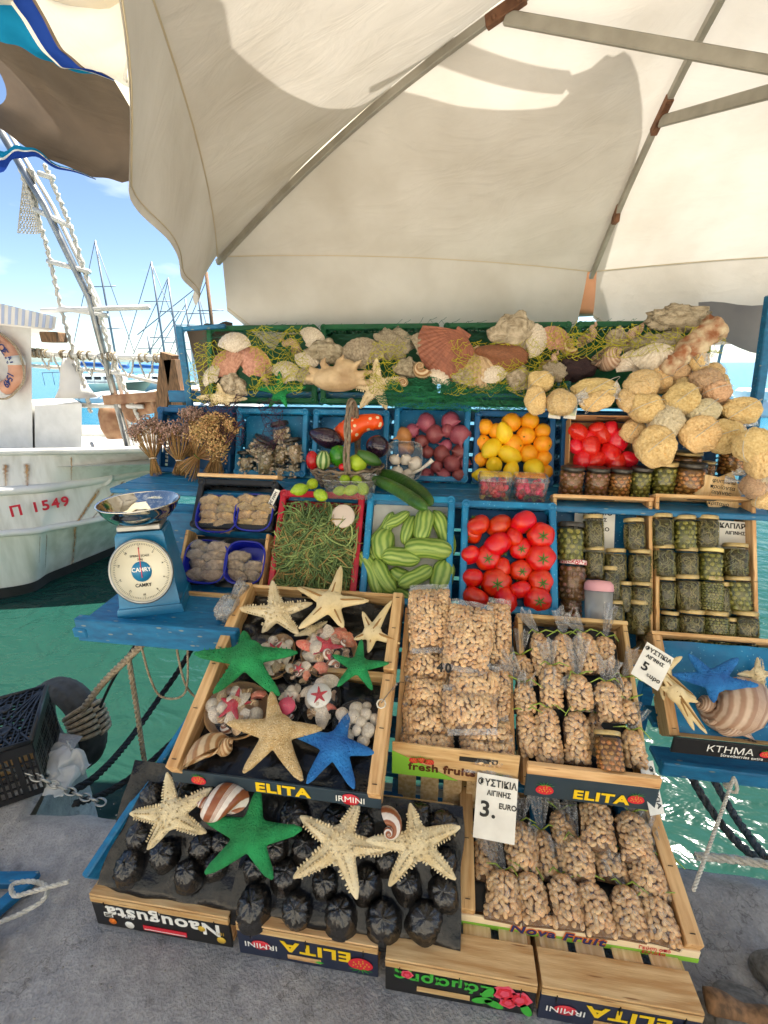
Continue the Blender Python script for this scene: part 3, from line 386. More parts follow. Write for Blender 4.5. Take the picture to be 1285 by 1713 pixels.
L['bg']={'hull': [[(-6.5,3.0),(-4.2229,3.6893),(-3.5924,3.8389),(-2.9651,4.0217),(-2.72,4.12)],[(-6.5,2.8),(-4.1996,3.5668),(-3.7321,3.8997),(-3.3625,4.4454),(-3.05,4.75)],[(-6.5,2.75),(-4.2253,3.4755),(-3.8626,3.7095),(-3.5518,4.0666),(-3.3,4.75)],[(-6.3,2.7),(-4.3259,3.3817),(-4.153,3.8388),(-4.0233,4.5371),(-3.9,5.3)]],'reg': [(-4.3628,3.706,0.03),(-4.2548,3.8832,0.03),(-4.1701,3.75,0.1001)],'cab': [(-5.0081,4.5,1.8147),(-4.3641,4.5,1.7616),(-4.7157,4.5,0.4315),(-5.4739,4.5,0.4111),(-4.5439,4.5,0.9647),(-3.9568,4.5,0.9911),(-4.0855,4.5,0.4485)],'roof': [(-4.518,4.3,1.9864),(-3.8578,4.3,1.8416),(-3.9059,4.3,1.7329),(-4.5784,4.3,1.7949)],'buoy': [(-4.6657,4.3,1.4056),(-4.3704,4.3,1.4057)],'spar': [(-4.3061,4.6,3.493),(-4.0001,4.6,2.866),(-3.7058,4.6,2.0357),(-3.5742,4.6,0.491)],'shroudL': [(-4.1822,4.6,3.2178),(-4.0755,4.6,2.5864),(-4.0496,4.6,1.899),(-3.9696,4.6,1.2061),(-3.9564,4.6,0.8849)],'shroudR': [(-3.9088,4.6,3.2045),(-3.7659,4.6,2.6798),(-3.6357,4.6,1.8936),(-3.503,4.6,1.2088),(-3.3454,4.6,0.7308)],'rungs': [((-3.9916,4.6,3.1365),(-3.8429,4.6,3.091)),((-4.1245,4.6,2.8456),(-3.7529,4.6,2.6793)),((-4.0943,4.6,2.3902),(-3.6491,4.6,2.282)),((-4.2876,4.6,1.931),(-3.054,4.6,1.9474)),((-4.0699,4.6,1.9566),(-3.5373,4.6,1.8752)),((-4.1386,4.6,0.9609),(-3.3032,4.6,0.9585))],'net': [(-4.2078,4.6,3.2191),(-3.9597,4.6,3.135),(-4.094,4.6,2.6911),(-4.3625,4.6,2.6481)],'rail': [(-4.5324,4.6,1.5161),(-3.833,4.6,1.4841),(-2.8717,4.6,1.4529)],'rail2': [(-4.5486,4.6,1.3798),(-3.657,4.6,1.3195),(-3.0826,4.6,1.2112)],'bell': [(-4.0185,4.6,1.454),(-4.0958,4.6,1.0457)],'spreader': [(-4.2876,4.6,1.931),(-3.054,4.6,1.9474)],'bitt': [(-3.136,4.6,1.024),(-2.9054,4.6,1.453),(-2.8563,4.6,1.1204),(-2.8812,4.6,1.3935)],'sheave': [(-3.7541,4.6,0.5206),(-3.5468,4.6,0.2493)],'yacht': [[(-23.5279,24.0,0.1204),(-18.2764,24.0,0.318),(-19.055,24.0,-0.7425),(-22.33,24.0,-0.8139)],[(-24.2404,30.0,0.0344),(-18.5342,30.0,0.0677),(-19.097,30.0,-0.6592),(-23.2451,30.0,-0.7788)]],'masts': [[(-18.3991,24.0,7.3607),(-19.5796,24.0,0.3105)],[(-15.4504,24.0,6.299),(-16.026,24.0,1.2811)],[(-16.4794,27.0,6.0516),(-16.8556,27.0,1.6132)],[(-17.297,30.0,5.3196),(-17.5922,30.0,1.6337)],[(-14.7233,27.0,5.8576),(-15.1309,27.0,1.6116)],[(-27.1391,40.0,3.7474),(-27.7719,40.0,-0.4009)],[(-10.4254,20.0,5.0388),(-10.7488,20.0,1.5615)]],'stays': [[(-18.3991,24.0,7.3607),(-21.856,24.0,0.2972)],[(-18.3991,24.0,7.3607),(-17.2348,24.0,1.905)],[(-15.4504,24.0,6.299),(-18.0177,24.0,1.5946)],[(-15.4504,24.0,6.299),(-13.9798,24.0,1.2827)],[(-16.4794,27.0,6.0516),(-19.9323,27.0,1.2624)],[(-16.5051,27.0,5.8958),(-18.4485,27.0,1.6147)],[(-14.7673,27.0,5.5468),(-17.2515,27.0,1.6136)],[(-14.7673,27.0,5.5468),(-14.1251,27.0,1.6107)],[(-17.3506,30.0,4.9646),(-20.3102,30.0,1.4416)],[(-10.4712,20.0,4.6978),(-12.4856,20.0,1.5631)],[(-24.6187,35.0,3.463),(-19.0949,35.0,6.7686)],[(-24.4359,35.0,1.6729),(-20.7971,35.0,5.1447)]],'tyre': [(-1.6586,1.38,-0.1252),(-1.42,1.38,-0.0832),(-1.4537,1.36,0.049)],'vase': [(0.6853,2.75,1.66),(0.6484,2.75,1.9378)],'fender': [(-1.3343,1.15,0.3651),(-1.1536,1.15,0.2831),(-1.2533,1.15,-0.0066),(-1.4488,1.15,-0.1273)],'bcrate': [(-1.8698,1.2405,0.22),(-1.4554,1.2462,0.22),(-1.2642,0.9973,0.22),(-1.5511,0.9694,0.22)],'rope1': [(-1.4993,1.34,-0.0016),(-1.335,1.32,0.1875),(-1.1522,1.28,0.3639),(-0.9508,1.22,0.5554)],'rope2': [(-1.1522,1.28,0.3639),(-1.163,1.28,0.1405),(-1.177,1.28,-0.0718),(-1.1813,1.28,-0.1677)],'brope': [(-1.2835,1.0437,-0.05),(-1.2844,1.1626,-0.1),(-1.3608,1.4118,-0.2),(-1.3891,1.6745,-0.2),(-1.3289,1.7879,-0.1),(-1.2083,1.8303,0.1)],'brope2': [(-1.1945,0.9696,0.0),(-1.1948,1.0978,-0.1),(-1.1291,1.2117,-0.1),(-1.0823,1.3843,-0.1)],'chain': [(-1.4497,0.9731,0.12),(-1.3353,0.9846,0.08),(-1.2137,0.9869,0.03),(-1.0729,0.9706,0.02)],'rropeA': [(0.953,1.5,-0.0345),(0.9786,1.35,-0.0791),(1.0207,1.25,-0.1123),(1.0363,1.15,-0.076)],'rropeB': [(1.1006,1.6,-0.1284),(1.1,1.4,-0.1498),(1.0822,1.25,-0.1144),(1.0608,1.15,-0.0709)],'rthin': [(0.8515,1.1,0.2994),(0.6118,0.8,0.2577)],'rock1': [(0.6969,0.7209,0.0),(0.8282,0.8154,0.0)],'log': [(0.645,0.7187,0.03),(0.8024,0.6935,0.03)],'trestle': [(-1.1977,0.71,0.02),(-1.1264,0.7247,0.02),(-1.0509,0.6146,0.02),(-1.0832,0.6036,0.02)],'coil': [(-1.0997,0.6218,0.03),(-1.0558,0.6482,0.03),(-1.0244,0.6807,0.03),(-1.0408,0.7076,0.03),(-1.091,0.7111,0.03),(-1.1311,0.6949,0.03),(-1.0966,0.6705,0.03),(-1.0546,0.6836,0.03),(-0.9752,0.7168,0.03)],'stoneL': [(-1.0766,0.5837,0.0)],'tarp': [(-1.4424,1.6,2.5176),(-1.013,1.6,2.4546),(-1.0989,1.65,2.2757),(-1.2607,1.8,2.059),(-1.6377,1.9,2.2167),(-1.903,1.9,2.1409)],'scale': [(-0.9944,1.2,0.583),(-0.9624,1.28,0.9892),(-0.939,1.17,0.8021),(-0.8339,1.17,0.8091),(-1.11,1.28,0.9829),(-0.821,1.28,0.9952)],'card3': [(0.0513,0.3203,1.3299),(0.1513,0.332,1.3264),(0.1416,0.1771,1.1997),(0.0486,0.1734,1.209)],'greenB': [(-1.3205,0.8617,0.15),(-1.2565,0.8605,0.15),(-1.2569,0.8026,0.15)],'aw': [[(-1.5977,1.66,2.4515),(-1.4813,1.66,2.4024),(-1.3931,1.66,2.3689),(-1.3066,1.66,2.3295),(-1.2069,1.66,2.2998),(-1.1027,1.66,2.2746)],[(-1.4946,1.62,2.6149),(-1.3861,1.62,2.4699),(-1.3371,1.62,2.3881),(-1.2848,1.62,2.3186),(-1.2361,1.62,2.296),(-1.076,1.62,2.2547)],[(-1.4458,1.61,2.6039),(-1.3635,1.61,2.4622),(-1.3154,1.61,2.3854),(-1.2616,1.61,2.3076),(-1.2162,1.61,2.2897),(-1.0692,1.61,2.2503)],[(-1.3782,1.6,2.5912),(-1.2894,1.6,2.4504),(-1.2512,1.6,2.3667),(-1.2104,1.6,2.3107),(-1.1421,1.6,2.271),(-1.0622,1.6,2.2466)],[(-1.3588,1.6,2.5894),(-1.2776,1.6,2.4495),(-1.2379,1.6,2.3628),(-1.1949,1.6,2.3067),(-1.1318,1.6,2.2718),(-1.0619,1.6,2.248)],[(-1.1666,1.66,2.6371),(-1.0068,1.66,2.5168),(-1.0037,1.66,2.4619),(-1.0172,1.66,2.3926),(-1.0424,1.66,2.3364),(-1.074,1.66,2.2818)]],'awlow': [(-1.8723,1.86,2.3364),(-1.7383,1.86,2.2674),(-1.6646,1.86,2.2108),(-1.4937,1.86,2.1296),(-1.3757,1.86,2.0914),(-1.2696,1.86,2.0711)],'awfr': [[(-1.8847,1.86,2.3001),(-1.7596,1.86,2.1986),(-1.6785,1.86,2.2077),(-1.6058,1.86,2.1906),(-1.5175,1.86,2.1366),(-1.3762,1.86,2.0895)],[(-1.9102,1.86,2.2257),(-1.7667,1.86,2.1759),(-1.6823,1.86,2.1946),(-1.6079,1.86,2.1831),(-1.5185,1.86,2.1328),(-1.3764,1.86,2.0885)],[(-1.9167,1.86,2.2068),(-1.7691,1.86,2.1682),(-1.684,1.86,2.189),(-1.6089,1.86,2.1794),(-1.519,1.86,2.1309),(-1.3766,1.86,2.0875)],[(-1.9299,1.86,2.1684),(-1.7816,1.86,2.1278),(-1.7041,1.86,2.165),(-1.6131,1.86,2.1643),(-1.5209,1.86,2.1233),(-1.377,1.86,2.0856)]],'shade': [(-0.4448,1.0239,2.0317),(-0.4795,1.1242,2.0245),(-0.4671,1.2179,2.034),(-0.4467,1.3362,2.0479),(-0.402,1.5043,2.0733),(-0.3328,1.6678,2.1074),(-0.2475,1.7266,2.1418),(-0.1359,1.7529,2.1663),(-0.0225,1.7741,2.1623),(0.1094,1.7884,2.1637),(0.2399,1.7995,2.1668),(0.2943,1.8006,2.1701),(0.3217,1.7731,2.1881),(0.289,1.7502,2.199),(0.2929,1.7342,2.2086),(0.3649,1.7236,2.22),(0.3997,1.6987,2.237),(0.4198,1.7089,2.2326),(0.4459,1.7023,2.2383),(0.4698,1.7206,2.2294),(0.5113,1.7769,2.1998),(0.568,1.8824,2.1427),(0.6038,1.9648,2.0975),(0.6252,2.0656,2.0405),(0.7,2.5,1.8),(0.75,2.9,1.55),(-1.4,2.6,1.5),(-1.9,1.2,1.7),(-1.2,0.1,1.9),(-0.5,0.5,2.05)],'arm': [(-0.129,1.645,2.1806),(0.3051,1.7468,2.2022)]}
# ------------------------------------------------------------------ materials in use
pm('stone', '#a39d95', '#7b766f', scale=5, rough=.9, bump=.9, bscale=70, detail=10, lo=.35, hi=.7)
pm('woodX', '#e0bd88', '#bf915a', scale=6, spots=('#8f6236', 5, .06), rough=.62, stretch=(1.2, 14, 14), rnd=.10, bump=.15, bscale=30)
pm('woodY', '#ddb882', '#bb8c54', scale=6, spots=('#8f6236', 5, .06), rough=.62, stretch=(14, 1.2, 14), rnd=.12, bump=.15, bscale=30)
pm('woodP', '#e6cb9c', '#caa46c', scale=6, spots=('#a07444', 4, .06), rough=.65, stretch=(14, 1.2, 14), rnd=.10, bump=.15, bscale=30)
pm('woodend', '#c79a62', '#a87840', scale=40, rough=.7)
pm('staple', '#3a3836', rough=.4, metal=.8)
pm('bluepaint', '#10719f', '#0c5a84', scale=9, rough=.5, bump=.12, bscale=30, detail=8, stretch=(2, 6, 6), spots=('#7a8a8c', 9, .11))
pm('bluecrate', '#1482b4', '#0e6796', scale=14, rough=.45, rnd=.06, detail=8, spots=('#6fb0cc', 70, .10), bump=.06, bscale=80)
pm('bluecrateD', '#0e5a8e', '#0b4a78', scale=20, rough=.45)
pm('redcrate', '#c0182f', '#a11228', scale=20, rough=.42)
pm('greencrate', '#0d6a3c', '#0a5530', scale=14, rough=.5)
pm('blackplastic', '#191b1e', '#101114', scale=14, rough=.42, spec=.5)
pm('blackfilm', '#1e1c1b', '#0e0e0e', scale=18, rough=.22, bump=.5, bscale=22, spec=.4); pm('cupfilm', '#2a2622', '#141210', scale=3, rough=.2, bump=.35, bscale=3.5, spec=.8)
pm('bluetray', '#14219c', '#101a86', scale=10, rough=.3)
pm('print_dark', '#232a35', '#1c222c', scale=10, rough=.45)
pm('print_navy', '#20283f', rough=.4); pm('print_slate', '#2c3f4c', '#26363f', scale=8, rough=.45)
pm('print_black', '#191818', rough=.4); pm('print_green', '#8cc63f', rough=.45); pm('print_cream', '#f0dcb6', rough=.5)
pm('ink_yellow', '#f0c818', rough=.5); pm('ink_white', '#f0efe8', rough=.5); pm('ink_red', '#d42436', rough=.45); pm('ink_black', '#1a1814', rough=.6)
pm('ink_green', '#3fae3a', rough=.5); pm('ink_navy', '#1c2a66', rough=.5); pm('ink_orange', '#e8791e', rough=.5); pm('ink_pink', '#e2506a', rough=.5)
pm('ink_brown', '#5a2c16', rough=.5); pm('ink_gold', '#d8b13c', rough=.5)
pm('card', '#efece2', '#dedad0', scale=14, rough=.7)
pm('paint_white', '#dedcd6', '#c6c4bc', scale=3, rough=.45, bump=.06, bscale=20)
pm('cabin_white', '#e2e1dd', '#d0cfca', scale=5, rough=.55, bump=.25, bscale=14)
pm('hull_low', '#dcdccf', '#bdbfae', scale=3, rough=.6, stretch=(3, 3, .6))
pm('hull_paint', '#dcdad2', '#b4b0a2', scale=2.2, rough=.5, stretch=(5, 5, .7), detail=9, lo=.45, hi=.8, bump=.08, bscale=12); pm('hull_boot', '#2b2c2a', '#1d211d', scale=6, rough=.7)
m = pm('rust', '#8a5524', '#b98844', scale=7, rough=.85); nt_ = m.node_tree
at_ = nd(nt_, 'ShaderNodeAttribute'); at_.attribute_name = 'band'; no_ = nd(nt_, 'ShaderNodeTexNoise'); no_.inputs['Scale'].default_value = 16; no_.inputs['Detail'].default_value = 6
ml_ = nd(nt_, 'ShaderNodeMath', operation='MULTIPLY'); nt_.links.new(at_.outputs['Fac'], ml_.inputs[0]); nt_.links.new(no_.outputs['Fac'], ml_.inputs[1]); ml2_ = nd(nt_, 'ShaderNodeMath', operation='MULTIPLY'); ml2_.use_clamp = True; ml2_.inputs[1].default_value = 2.0; nt_.links.new(ml_.outputs[0], ml2_.inputs[0]); nt_.links.new(ml2_.outputs[0], nt_.nodes['Principled BSDF'].inputs['Alpha'])
pm('steel', '#a9aaa6', '#8a8b88', scale=12, rough=.35, metal=.85)
pm('chrome', '#c9c6bf', rough=.09, metal=1.0)
pm('alu', '#b0ab9e', '#9c978a', scale=14, rough=.55, metal=.25)
pm('rope', '#b7a68c', '#8e7d64', scale=60, rough=.9, bump=.6, bscale=160)
pm('rope_white', '#d5d1c6', '#b4afa2', scale=60, rough=.9, bump=.5, bscale=160)
pm('rope_grey', '#6b6a66', '#3d3c3a', scale=80, rough=.95, bump=.7, bscale=150)
pm('rope_black', '#1d2024', '#121417', scale=80, rough=.85, bump=.6, bscale=150)
pm('rubber', '#4a4944', '#33322e', scale=20, rough=.7, bump=.2, bscale=40)
pm('wood_old', '#8f6a48', '#5d4630', scale=9, rough=.8, stretch=(8, 8, 1.2))
pm('orange_plastic', '#d8a183', '#c98c6c', scale=8, rough=.5)
cloth('canvas', '#c2bbb0', '#d6d1c9', transl=.15)
cloth('canvas_brown', '#75685c', '#5f554c', transl=.12)
cloth('canvas_blue', '#1c7da8', '#176f9a', transl=.3); cloth('canvas_navy', '#24418f', '#1d3780', transl=.25); cloth('canvas_white', '#eeeae4', '#dcd8d2', transl=.4)
cloth('canvas_grey', '#8d8d90', '#7b7b80', transl=.25)
film('bagfilm', amount=.085, rough=.10, bump=.9, bscale=38, white=.0, glint_streaks=.42); film('wrapfilm', amount=.05, rough=.10, bump=.6, bscale=30, white=.0, glint_streaks=.2)
film('filmtail', amount=.22, rough=.12, bump=.9, bscale=40, white=.12, glint_streaks=.6)
film('clearbox', amount=.16, rough=.06, bump=0, white=.06)
film('glass', tint=(.97, .98, .95, 1), amount=.07, rough=.03, bump=0, white=.0)

# ------------------------------------------------------------------ the setting: quay, sea, hills
BG = L['bg']
rr = random.Random(3)
def quay():
    g = G()
    def edge(x): return .96 + .34 * min(1, max(0, (-1.37 - x) / .05)) + .055 * (x + 1) + .022 * mnoise.noise((x * 2.3, 0, 4)) + .012 * mnoise.noise((x * 9, 3, 1))
    def top(a, b):
        x = -6 + 11 * a; y1 = edge(x); y = -7 + (y1 + 7) * (b ** .45)
        z = .010 * mnoise.noise((x * 1.7, y * 1.7, 0)) + .005 * mnoise.noise((x * 9, y * 9, 2)) - .008
        return (x, y, z - (.03 * max(0, (y - y1 + .05) / .05) ** 2))
    g.grid(top, 260, 70)
    g.grid(lambda a, b: (-6 + 11 * a, edge(-6 + 11 * a) + .02 * mnoise.noise((a * 60, b * 9, 5)) * b, -.038 - 1.4 * b), 160, 8)
    o = struct('quay', g.mesh('quay', 'quaymat')); return o
def quay_material():
    m = bpy.data.materials.new('quaymat'); MATS['quaymat'] = m; m.use_nodes = True; nt = m.node_tree; L_ = nt.links; b = nt.nodes['Principled BSDF']
    b.inputs['Roughness'].default_value = .88
    tc = nd(nt, 'ShaderNodeTexCoord')
    n1 = nd(nt, 'ShaderNodeTexNoise', Scale=1.8, Detail=8); n2 = nd(nt, 'ShaderNodeTexNoise', Scale=26, Detail=8); n3 = nd(nt, 'ShaderNodeTexNoise', Scale=150, Detail=3)
    v = nd(nt, 'ShaderNodeTexVoronoi', Scale=52); v2 = nd(nt, 'ShaderNodeTexVoronoi', Scale=1.3, feature='DISTANCE_TO_EDGE'); v3 = nd(nt, 'ShaderNodeTexVoronoi', Scale=13)
    for n in (n1, n2, n3, v, v3): L_.new(tc.outputs['Object'], n.inputs['Vector'])
    wv = nd(nt, 'ShaderNodeVectorMath', operation='MULTIPLY_ADD'); wv.inputs[1].default_value = (.35, .35, .35)
    L_.new(n2.outputs['Color'], wv.inputs[0]); L_.new(tc.outputs['Object'], wv.inputs[2]); L_.new(wv.outputs[0], v2.inputs['Vector'])
    def ramp(src, p0, c0, p1, c1):
        r = nd(nt, 'ShaderNodeValToRGB'); e = r.color_ramp.elements; e[0].position = p0; e[1].position = p1; e[0].color = c0; e[1].color = c1
        L_.new(src, r.inputs['Fac']); return r.outputs['Color']
    base = ramp(n1.outputs['Fac'], .32, hx('#8b8987'), .68, hx('#b5b2af'))
    fine = ramp(n2.outputs['Fac'], .3, (.74, .74, .75, 1), .7, (1.1, 1.09, 1.08, 1))
    grain = ramp(n3.outputs['Fac'], .3, (.86, .86, .86, 1), .7, (1.1, 1.1, 1.1, 1))
    def mul(a, c, f=1, t='MULTIPLY'):
        x = nd(nt, 'ShaderNodeMixRGB', blend_type=t); x.inputs['Fac'].default_value = f; L_.new(a, x.inputs['Color1'])
        if isinstance(c, tuple): x.inputs['Color2'].default_value = c
        else: L_.new(c, x.inputs['Color2'])
        return x
    col = mul(mul(base, fine).outputs[0], grain).outputs[0]
    chips = ramp(v.outputs['Distance'], .10, (1, 1, 1, 1), .16, (0, 0, 0, 1))
    cm = nd(nt, 'ShaderNodeMixRGB'); L_.new(col, cm.inputs['Color1']); cm.inputs['Color2'].default_value = hx('#a6a39e')
    cr = nd(nt, 'ShaderNodeMath', operation='MULTIPLY'); L_.new(chips, cr.inputs[0]); sel = ramp(v.outputs['Color'], .55, (0, 0, 0, 1), .75, (.7, .7, .7, 1)); L_.new(sel, cr.inputs[1]); L_.new(cr.outputs[0], cm.inputs['Fac'])
    crack = ramp(v2.outputs['Distance'], .002, (.62, .61, .60, 1), .008, (1, 1, 1, 1))
    pit = ramp(v3.outputs['Distance'], .08, (.5, .48, .46, 1), .2, (1, 1, 1, 1))
    L_.new(mul(mul(cm.outputs[0], crack).outputs[0], pit, .5).outputs[0], b.inputs['Base Color'])
    hs = nd(nt, 'ShaderNodeMath', operation='ADD'); L_.new(n2.outputs['Fac'], hs.inputs[0]); L_.new(n3.outputs['Fac'], hs.inputs[1])
    h2 = nd(nt, 'ShaderNodeMath', operation='ADD'); L_.new(hs.outputs[0], h2.inputs[0]); L_.new(crack, h2.inputs[1])
    bp = nd(nt, 'ShaderNodeBump'); bp.inputs['Strength'].default_value = .5; bp.inputs['Distance'].default_value = .012
    L_.new(h2.outputs[0], bp.inputs['Height']); L_.new(bp.outputs[0], b.inputs['Normal'])
quay_material(); quay()
def sea_material():
    m = bpy.data.materials.new('sea'); MATS['sea'] = m; m.use_nodes = True; nt = m.node_tree; L_ = nt.links; b = nt.nodes['Principled BSDF']
    b.inputs['Roughness'].default_value = .2; b.inputs['IOR'].default_value = 1.33; b.inputs['Specular IOR Level'].default_value = .32
    g = nd(nt, 'ShaderNodeNewGeometry'); sp = nd(nt, 'ShaderNodeSeparateXYZ'); L_.new(g.outputs['Position'], sp.inputs[0])
    mr = nd(nt, 'ShaderNodeMapRange'); mr.inputs['From Min'].default_value = 2.0; mr.inputs['From Max'].default_value = 16.0; L_.new(sp.outputs['Y'], mr.inputs['Value'])
    r = nd(nt, 'ShaderNodeValToRGB'); e = r.color_ramp.elements; e[0].color = hx('#19382f'); e[1].color = hx('#236880'); e[1].position = 1
    k = r.color_ramp.elements.new(.35); k.color = hx('#13453f'); L_.new(mr.outputs[0], r.inputs['Fac']); L_.new(r.outputs[0], b.inputs['Base Color'])
    n = nd(nt, 'ShaderNodeTexNoise', Scale=2.2, Detail=3, Distortion=1.1); n2 = nd(nt, 'ShaderNodeTexNoise', Scale=9, Detail=3)
    mp = nd(nt, 'ShaderNodeMapping'); mp.inputs['Scale'].default_value = (1, 1.5, 1); L_.new(g.outputs['Position'], mp.inputs['Vector'])
    L_.new(mp.outputs[0], n.inputs['Vector']); L_.new(mp.outputs[0], n2.inputs['Vector'])
    a = nd(nt, 'ShaderNodeMath', operation='MULTIPLY_ADD'); a.inputs[1].default_value = .22; L_.new(n2.outputs['Fac'], a.inputs[0]); L_.new(n.outputs['Fac'], a.inputs[2])
    bp = nd(nt, 'ShaderNodeBump'); bp.inputs['Strength'].default_value = .38; bp.inputs['Distance'].default_value = .16
    L_.new(a.outputs[0], bp.inputs['Height']); L_.new(bp.outputs[0], b.inputs['Normal'])
sea_material()
g = G(); g.add([(-9000, -30, -.8), (9000, -30, -.8), (9000, 12000, -.8), (-9000, 12000, -.8)], [(0, 1, 2, 3)])
struct('sea', g.mesh('sea', 'sea'))
pm('hill', '#7d8a86', '#66756c', scale=.004, rough=.95)
def hill_fn(a, b):
    x = -7000 + 9500 * a; h = 90 + 130 * abs(mnoise.noise((a * 6, 1.3, 0))) + 50 * mnoise.noise((a * 21, 4, 0))
    return (x, 6200 + 900 * b, -5 + max(0, h) * math.sin(math.pi * min(1, b * 1.0)))
g = G(); g.grid(hill_fn, 160, 8); struct('hills', g.mesh('hills', 'hill'))

# ------------------------------------------------------------------ moored fishing boat at the left
def catmull(pts, n):
    pts = [Vector(p) for p in pts]; P = [pts[0] * 2 - pts[1]] + pts + [pts[-1] * 2 - pts[-2]]; out = []
    for i in range(1, len(P) - 2):
        for k in range(n):
            t = k / n; a, b, c, d = P[i - 1:i + 3]
            out.append(.5 * ((2 * b) + (c - a) * t + (2 * a - 5 * b + 4 * c - d) * t * t + (3 * b - a - 3 * c + d) * t ** 3))
    out.append(P[-2]); return out
def fishing_boat():
    t = thing('fishing_boat', 'white wooden fishing boat with rust streaks and red number on its hull', 'boat')
    lev = [(.60, 0), (.25, 1), (-.15, 2), (-.8, 3)]
    C4 = [[Vector((p.x, p.y, z)) for p in catmull([(x, y, 0) for x, y in BG['hull'][i]], 10)] for z, i in lev]
    n = len(C4[0])
    def strip(c0, c1, k, push=0.0):
        g = G(); vs = []
        for a in range(n):
            for b in range(k + 1): vs.append(c0[a].lerp(c1[a], b / k))
        g.add(vs, [(a * (k + 1) + b, (a + 1) * (k + 1) + b, (a + 1) * (k + 1) + b + 1, a * (k + 1) + b + 1) for a in range(n - 1) for b in range(k)], True); return g
    part('bulwark', strip(C4[0], C4[1], 4).mesh('bulwark', 'hull_paint'), t)
    up = part('upper_hull', strip(C4[1], C4[2], 4).mesh('upper_hull', 'hull_paint'), t)
    part('lower_hull', strip(C4[2], C4[3], 6).mesh('lower_hull', 'hull_low'), t)
    bt = [p.lerp(q, .16) for p, q in zip(C4[3], C4[2])]
    g = strip([p + Vector((.012, -.012, 0)) for p in bt], [p + Vector((.012, -.012, -.15)) for p in C4[3]], 2); part('boot_stripe', g.mesh('boot_stripe', 'hull_boot'), t)
    for nm, c, r in (('gunwale', C4[0], .035), ('rubbing_strake', C4[1], .045), ('rubbing_strake', C4[2], .035)):
        g = G(); g.tube(c, r, 8); part(nm, g.mesh(nm, 'paint_white'), t)
    # far side and deck
    off = Vector((-.9, 1.9, 0)); far = [p + off * (1 - (i / (n - 1)) ** 3) for i, p in enumerate(C4[0])]
    part('far_bulwark', strip(far, [p + Vector((0, 0, -.5)) for p in far], 2).mesh('far_bulwark', 'paint_white'), t)
    part('deck', strip([p + Vector((0, 0, -.15)) for p in C4[0]], [p + Vector((0, 0, -.15)) for p in far], 4).mesh('deck', 'paint_white'), t)
    # rust streaks: thin stains just proud of the planking
    for (s0, w, z0, z1, dx) in ((.30, .03, .5, .25, 0), (.62, .05, .18, -.8, -.12), (.70, .045, .2, -.15, -.08), (.38, .02, -.2, -.5, 0), (.5, .018, .55, .3, 0), (.26, .02, .5, .3, 0), (.46, .02, -.2, -.6, -.03)):
        g = G(); vs = []; K = 12
        def at(s, z):
            zz = [.60, .25, -.15, -.8]; k = 0 if z > .25 else 1 if z > -.15 else 2
            f = (zz[k] - z) / (zz[k] - zz[k + 1]); i = min(n - 1.001, max(0, s * (n - 1))); a = int(i); e = i - a
            p = C4[k][a].lerp(C4[k][a + 1], e); q = C4[k + 1][a].lerp(C4[k + 1][a + 1], e); r = p.lerp(q, f); return r + Vector((.012, -.018, 0))
        for j in range(K + 1):
            f = j / K; z = z0 + (z1 - z0) * f; ww = w * (1 - .5 * f) * (1 + .3 * mnoise.noise((j * .8, s0 * 9, 0)))
            sc_ = s0 + dx * f * .35 + .003 * mnoise.noise((j * .9, s0 * 30, 3)); vs += [at(sc_ - ww * .3, z), at(sc_, z), at(sc_ + ww * .3, z)]
        g.add(vs, [(3 * j + e, 3 * j + e + 1, 3 * j + e + 4, 3 * j + e + 3) for j in range(K) for e in (0, 1)], True, None, [(0, 1, 0)[q % 3] * (1 - (q // 3) / K * .5) * (.2 if q < 3 else 1) for q in range(len(vs))]); part('rust_streak', g.mesh('rust_streak', 'rust', True), t)
    # registration number
    a, b = Vector(BG['reg'][0]), Vector(BG['reg'][1]); d = (b - a).normalized(); nrm = Vector((d.y, -d.x, 0))
    M = Matrix((d, Vector((0, 0, 1)), nrm)).transposed().to_4x4(); M.translation = at(.345, .09) + nrm * .03
    part('lettering', text_mesh('Π 1549', .135, 'ink_red', bold=.004), t, M)
    # cabin
    q = [Vector(p) for p in BG['cab']]; th = Vector((-1.8, 1.6, 0)); g = G()
    def slab(g, a, b, c, d, th): g.add([a, b, c, d, a + th, b + th, c + th, d + th], [(0, 1, 2, 3), (4, 7, 6, 5), (0, 4, 5, 1), (1, 5, 6, 2), (2, 6, 7, 3), (3, 7, 4, 0)])
    slab(g, q[0], q[1], q[2], q[3], th); part('cabin', g.mesh('cabin', 'cabin_white'), t)
    g = G(); slab(g, q[4], q[5], q[6], q[2] + Vector((.03, 0, 0)), Vector((-.75, .7, 0))); part('hatch_box', g.mesh('hatch_box', 'cabin_white'), t)
    r = [Vector(p) for p in BG['roof']]; g = G(); slab(g, r[0], r[1], r[2], r[3], Vector((-1.4, 1.2, 0))); rf = part('cabin_roof', g.mesh('cabin_roof', 'canvas_white'), t)
    for k in range(9):  # pale blue bands painted in for shadows on the roof edge
        p0 = r[0].lerp(r[1], (k + .15) / 9); p1 = r[0].lerp(r[1], (k + .55) / 9); q0 = r[3].lerp(r[2], (k + .15) / 9); q1 = r[3].lerp(r[2], (k + .55) / 9); o_ = Vector((0, -.006, 0))
        g = G(); slab(g, p0 + o_, p1 + o_, q1 + o_, q0 + o_, Vector((0, .004, 0))); part('stripe', g.mesh('stripe', 'roof_shadow'), rf)
    g = G(); g.box((-4.05, 4.42, 1.66), (.18, .16, .1), None, .01); part('lamp_box', g.mesh('lamp_box', 'wood_old'), t)
    return t
pm('roof_shadow', '#bcc4da', '#aeb7d0', scale=6, rough=.8)
fishing_boat()
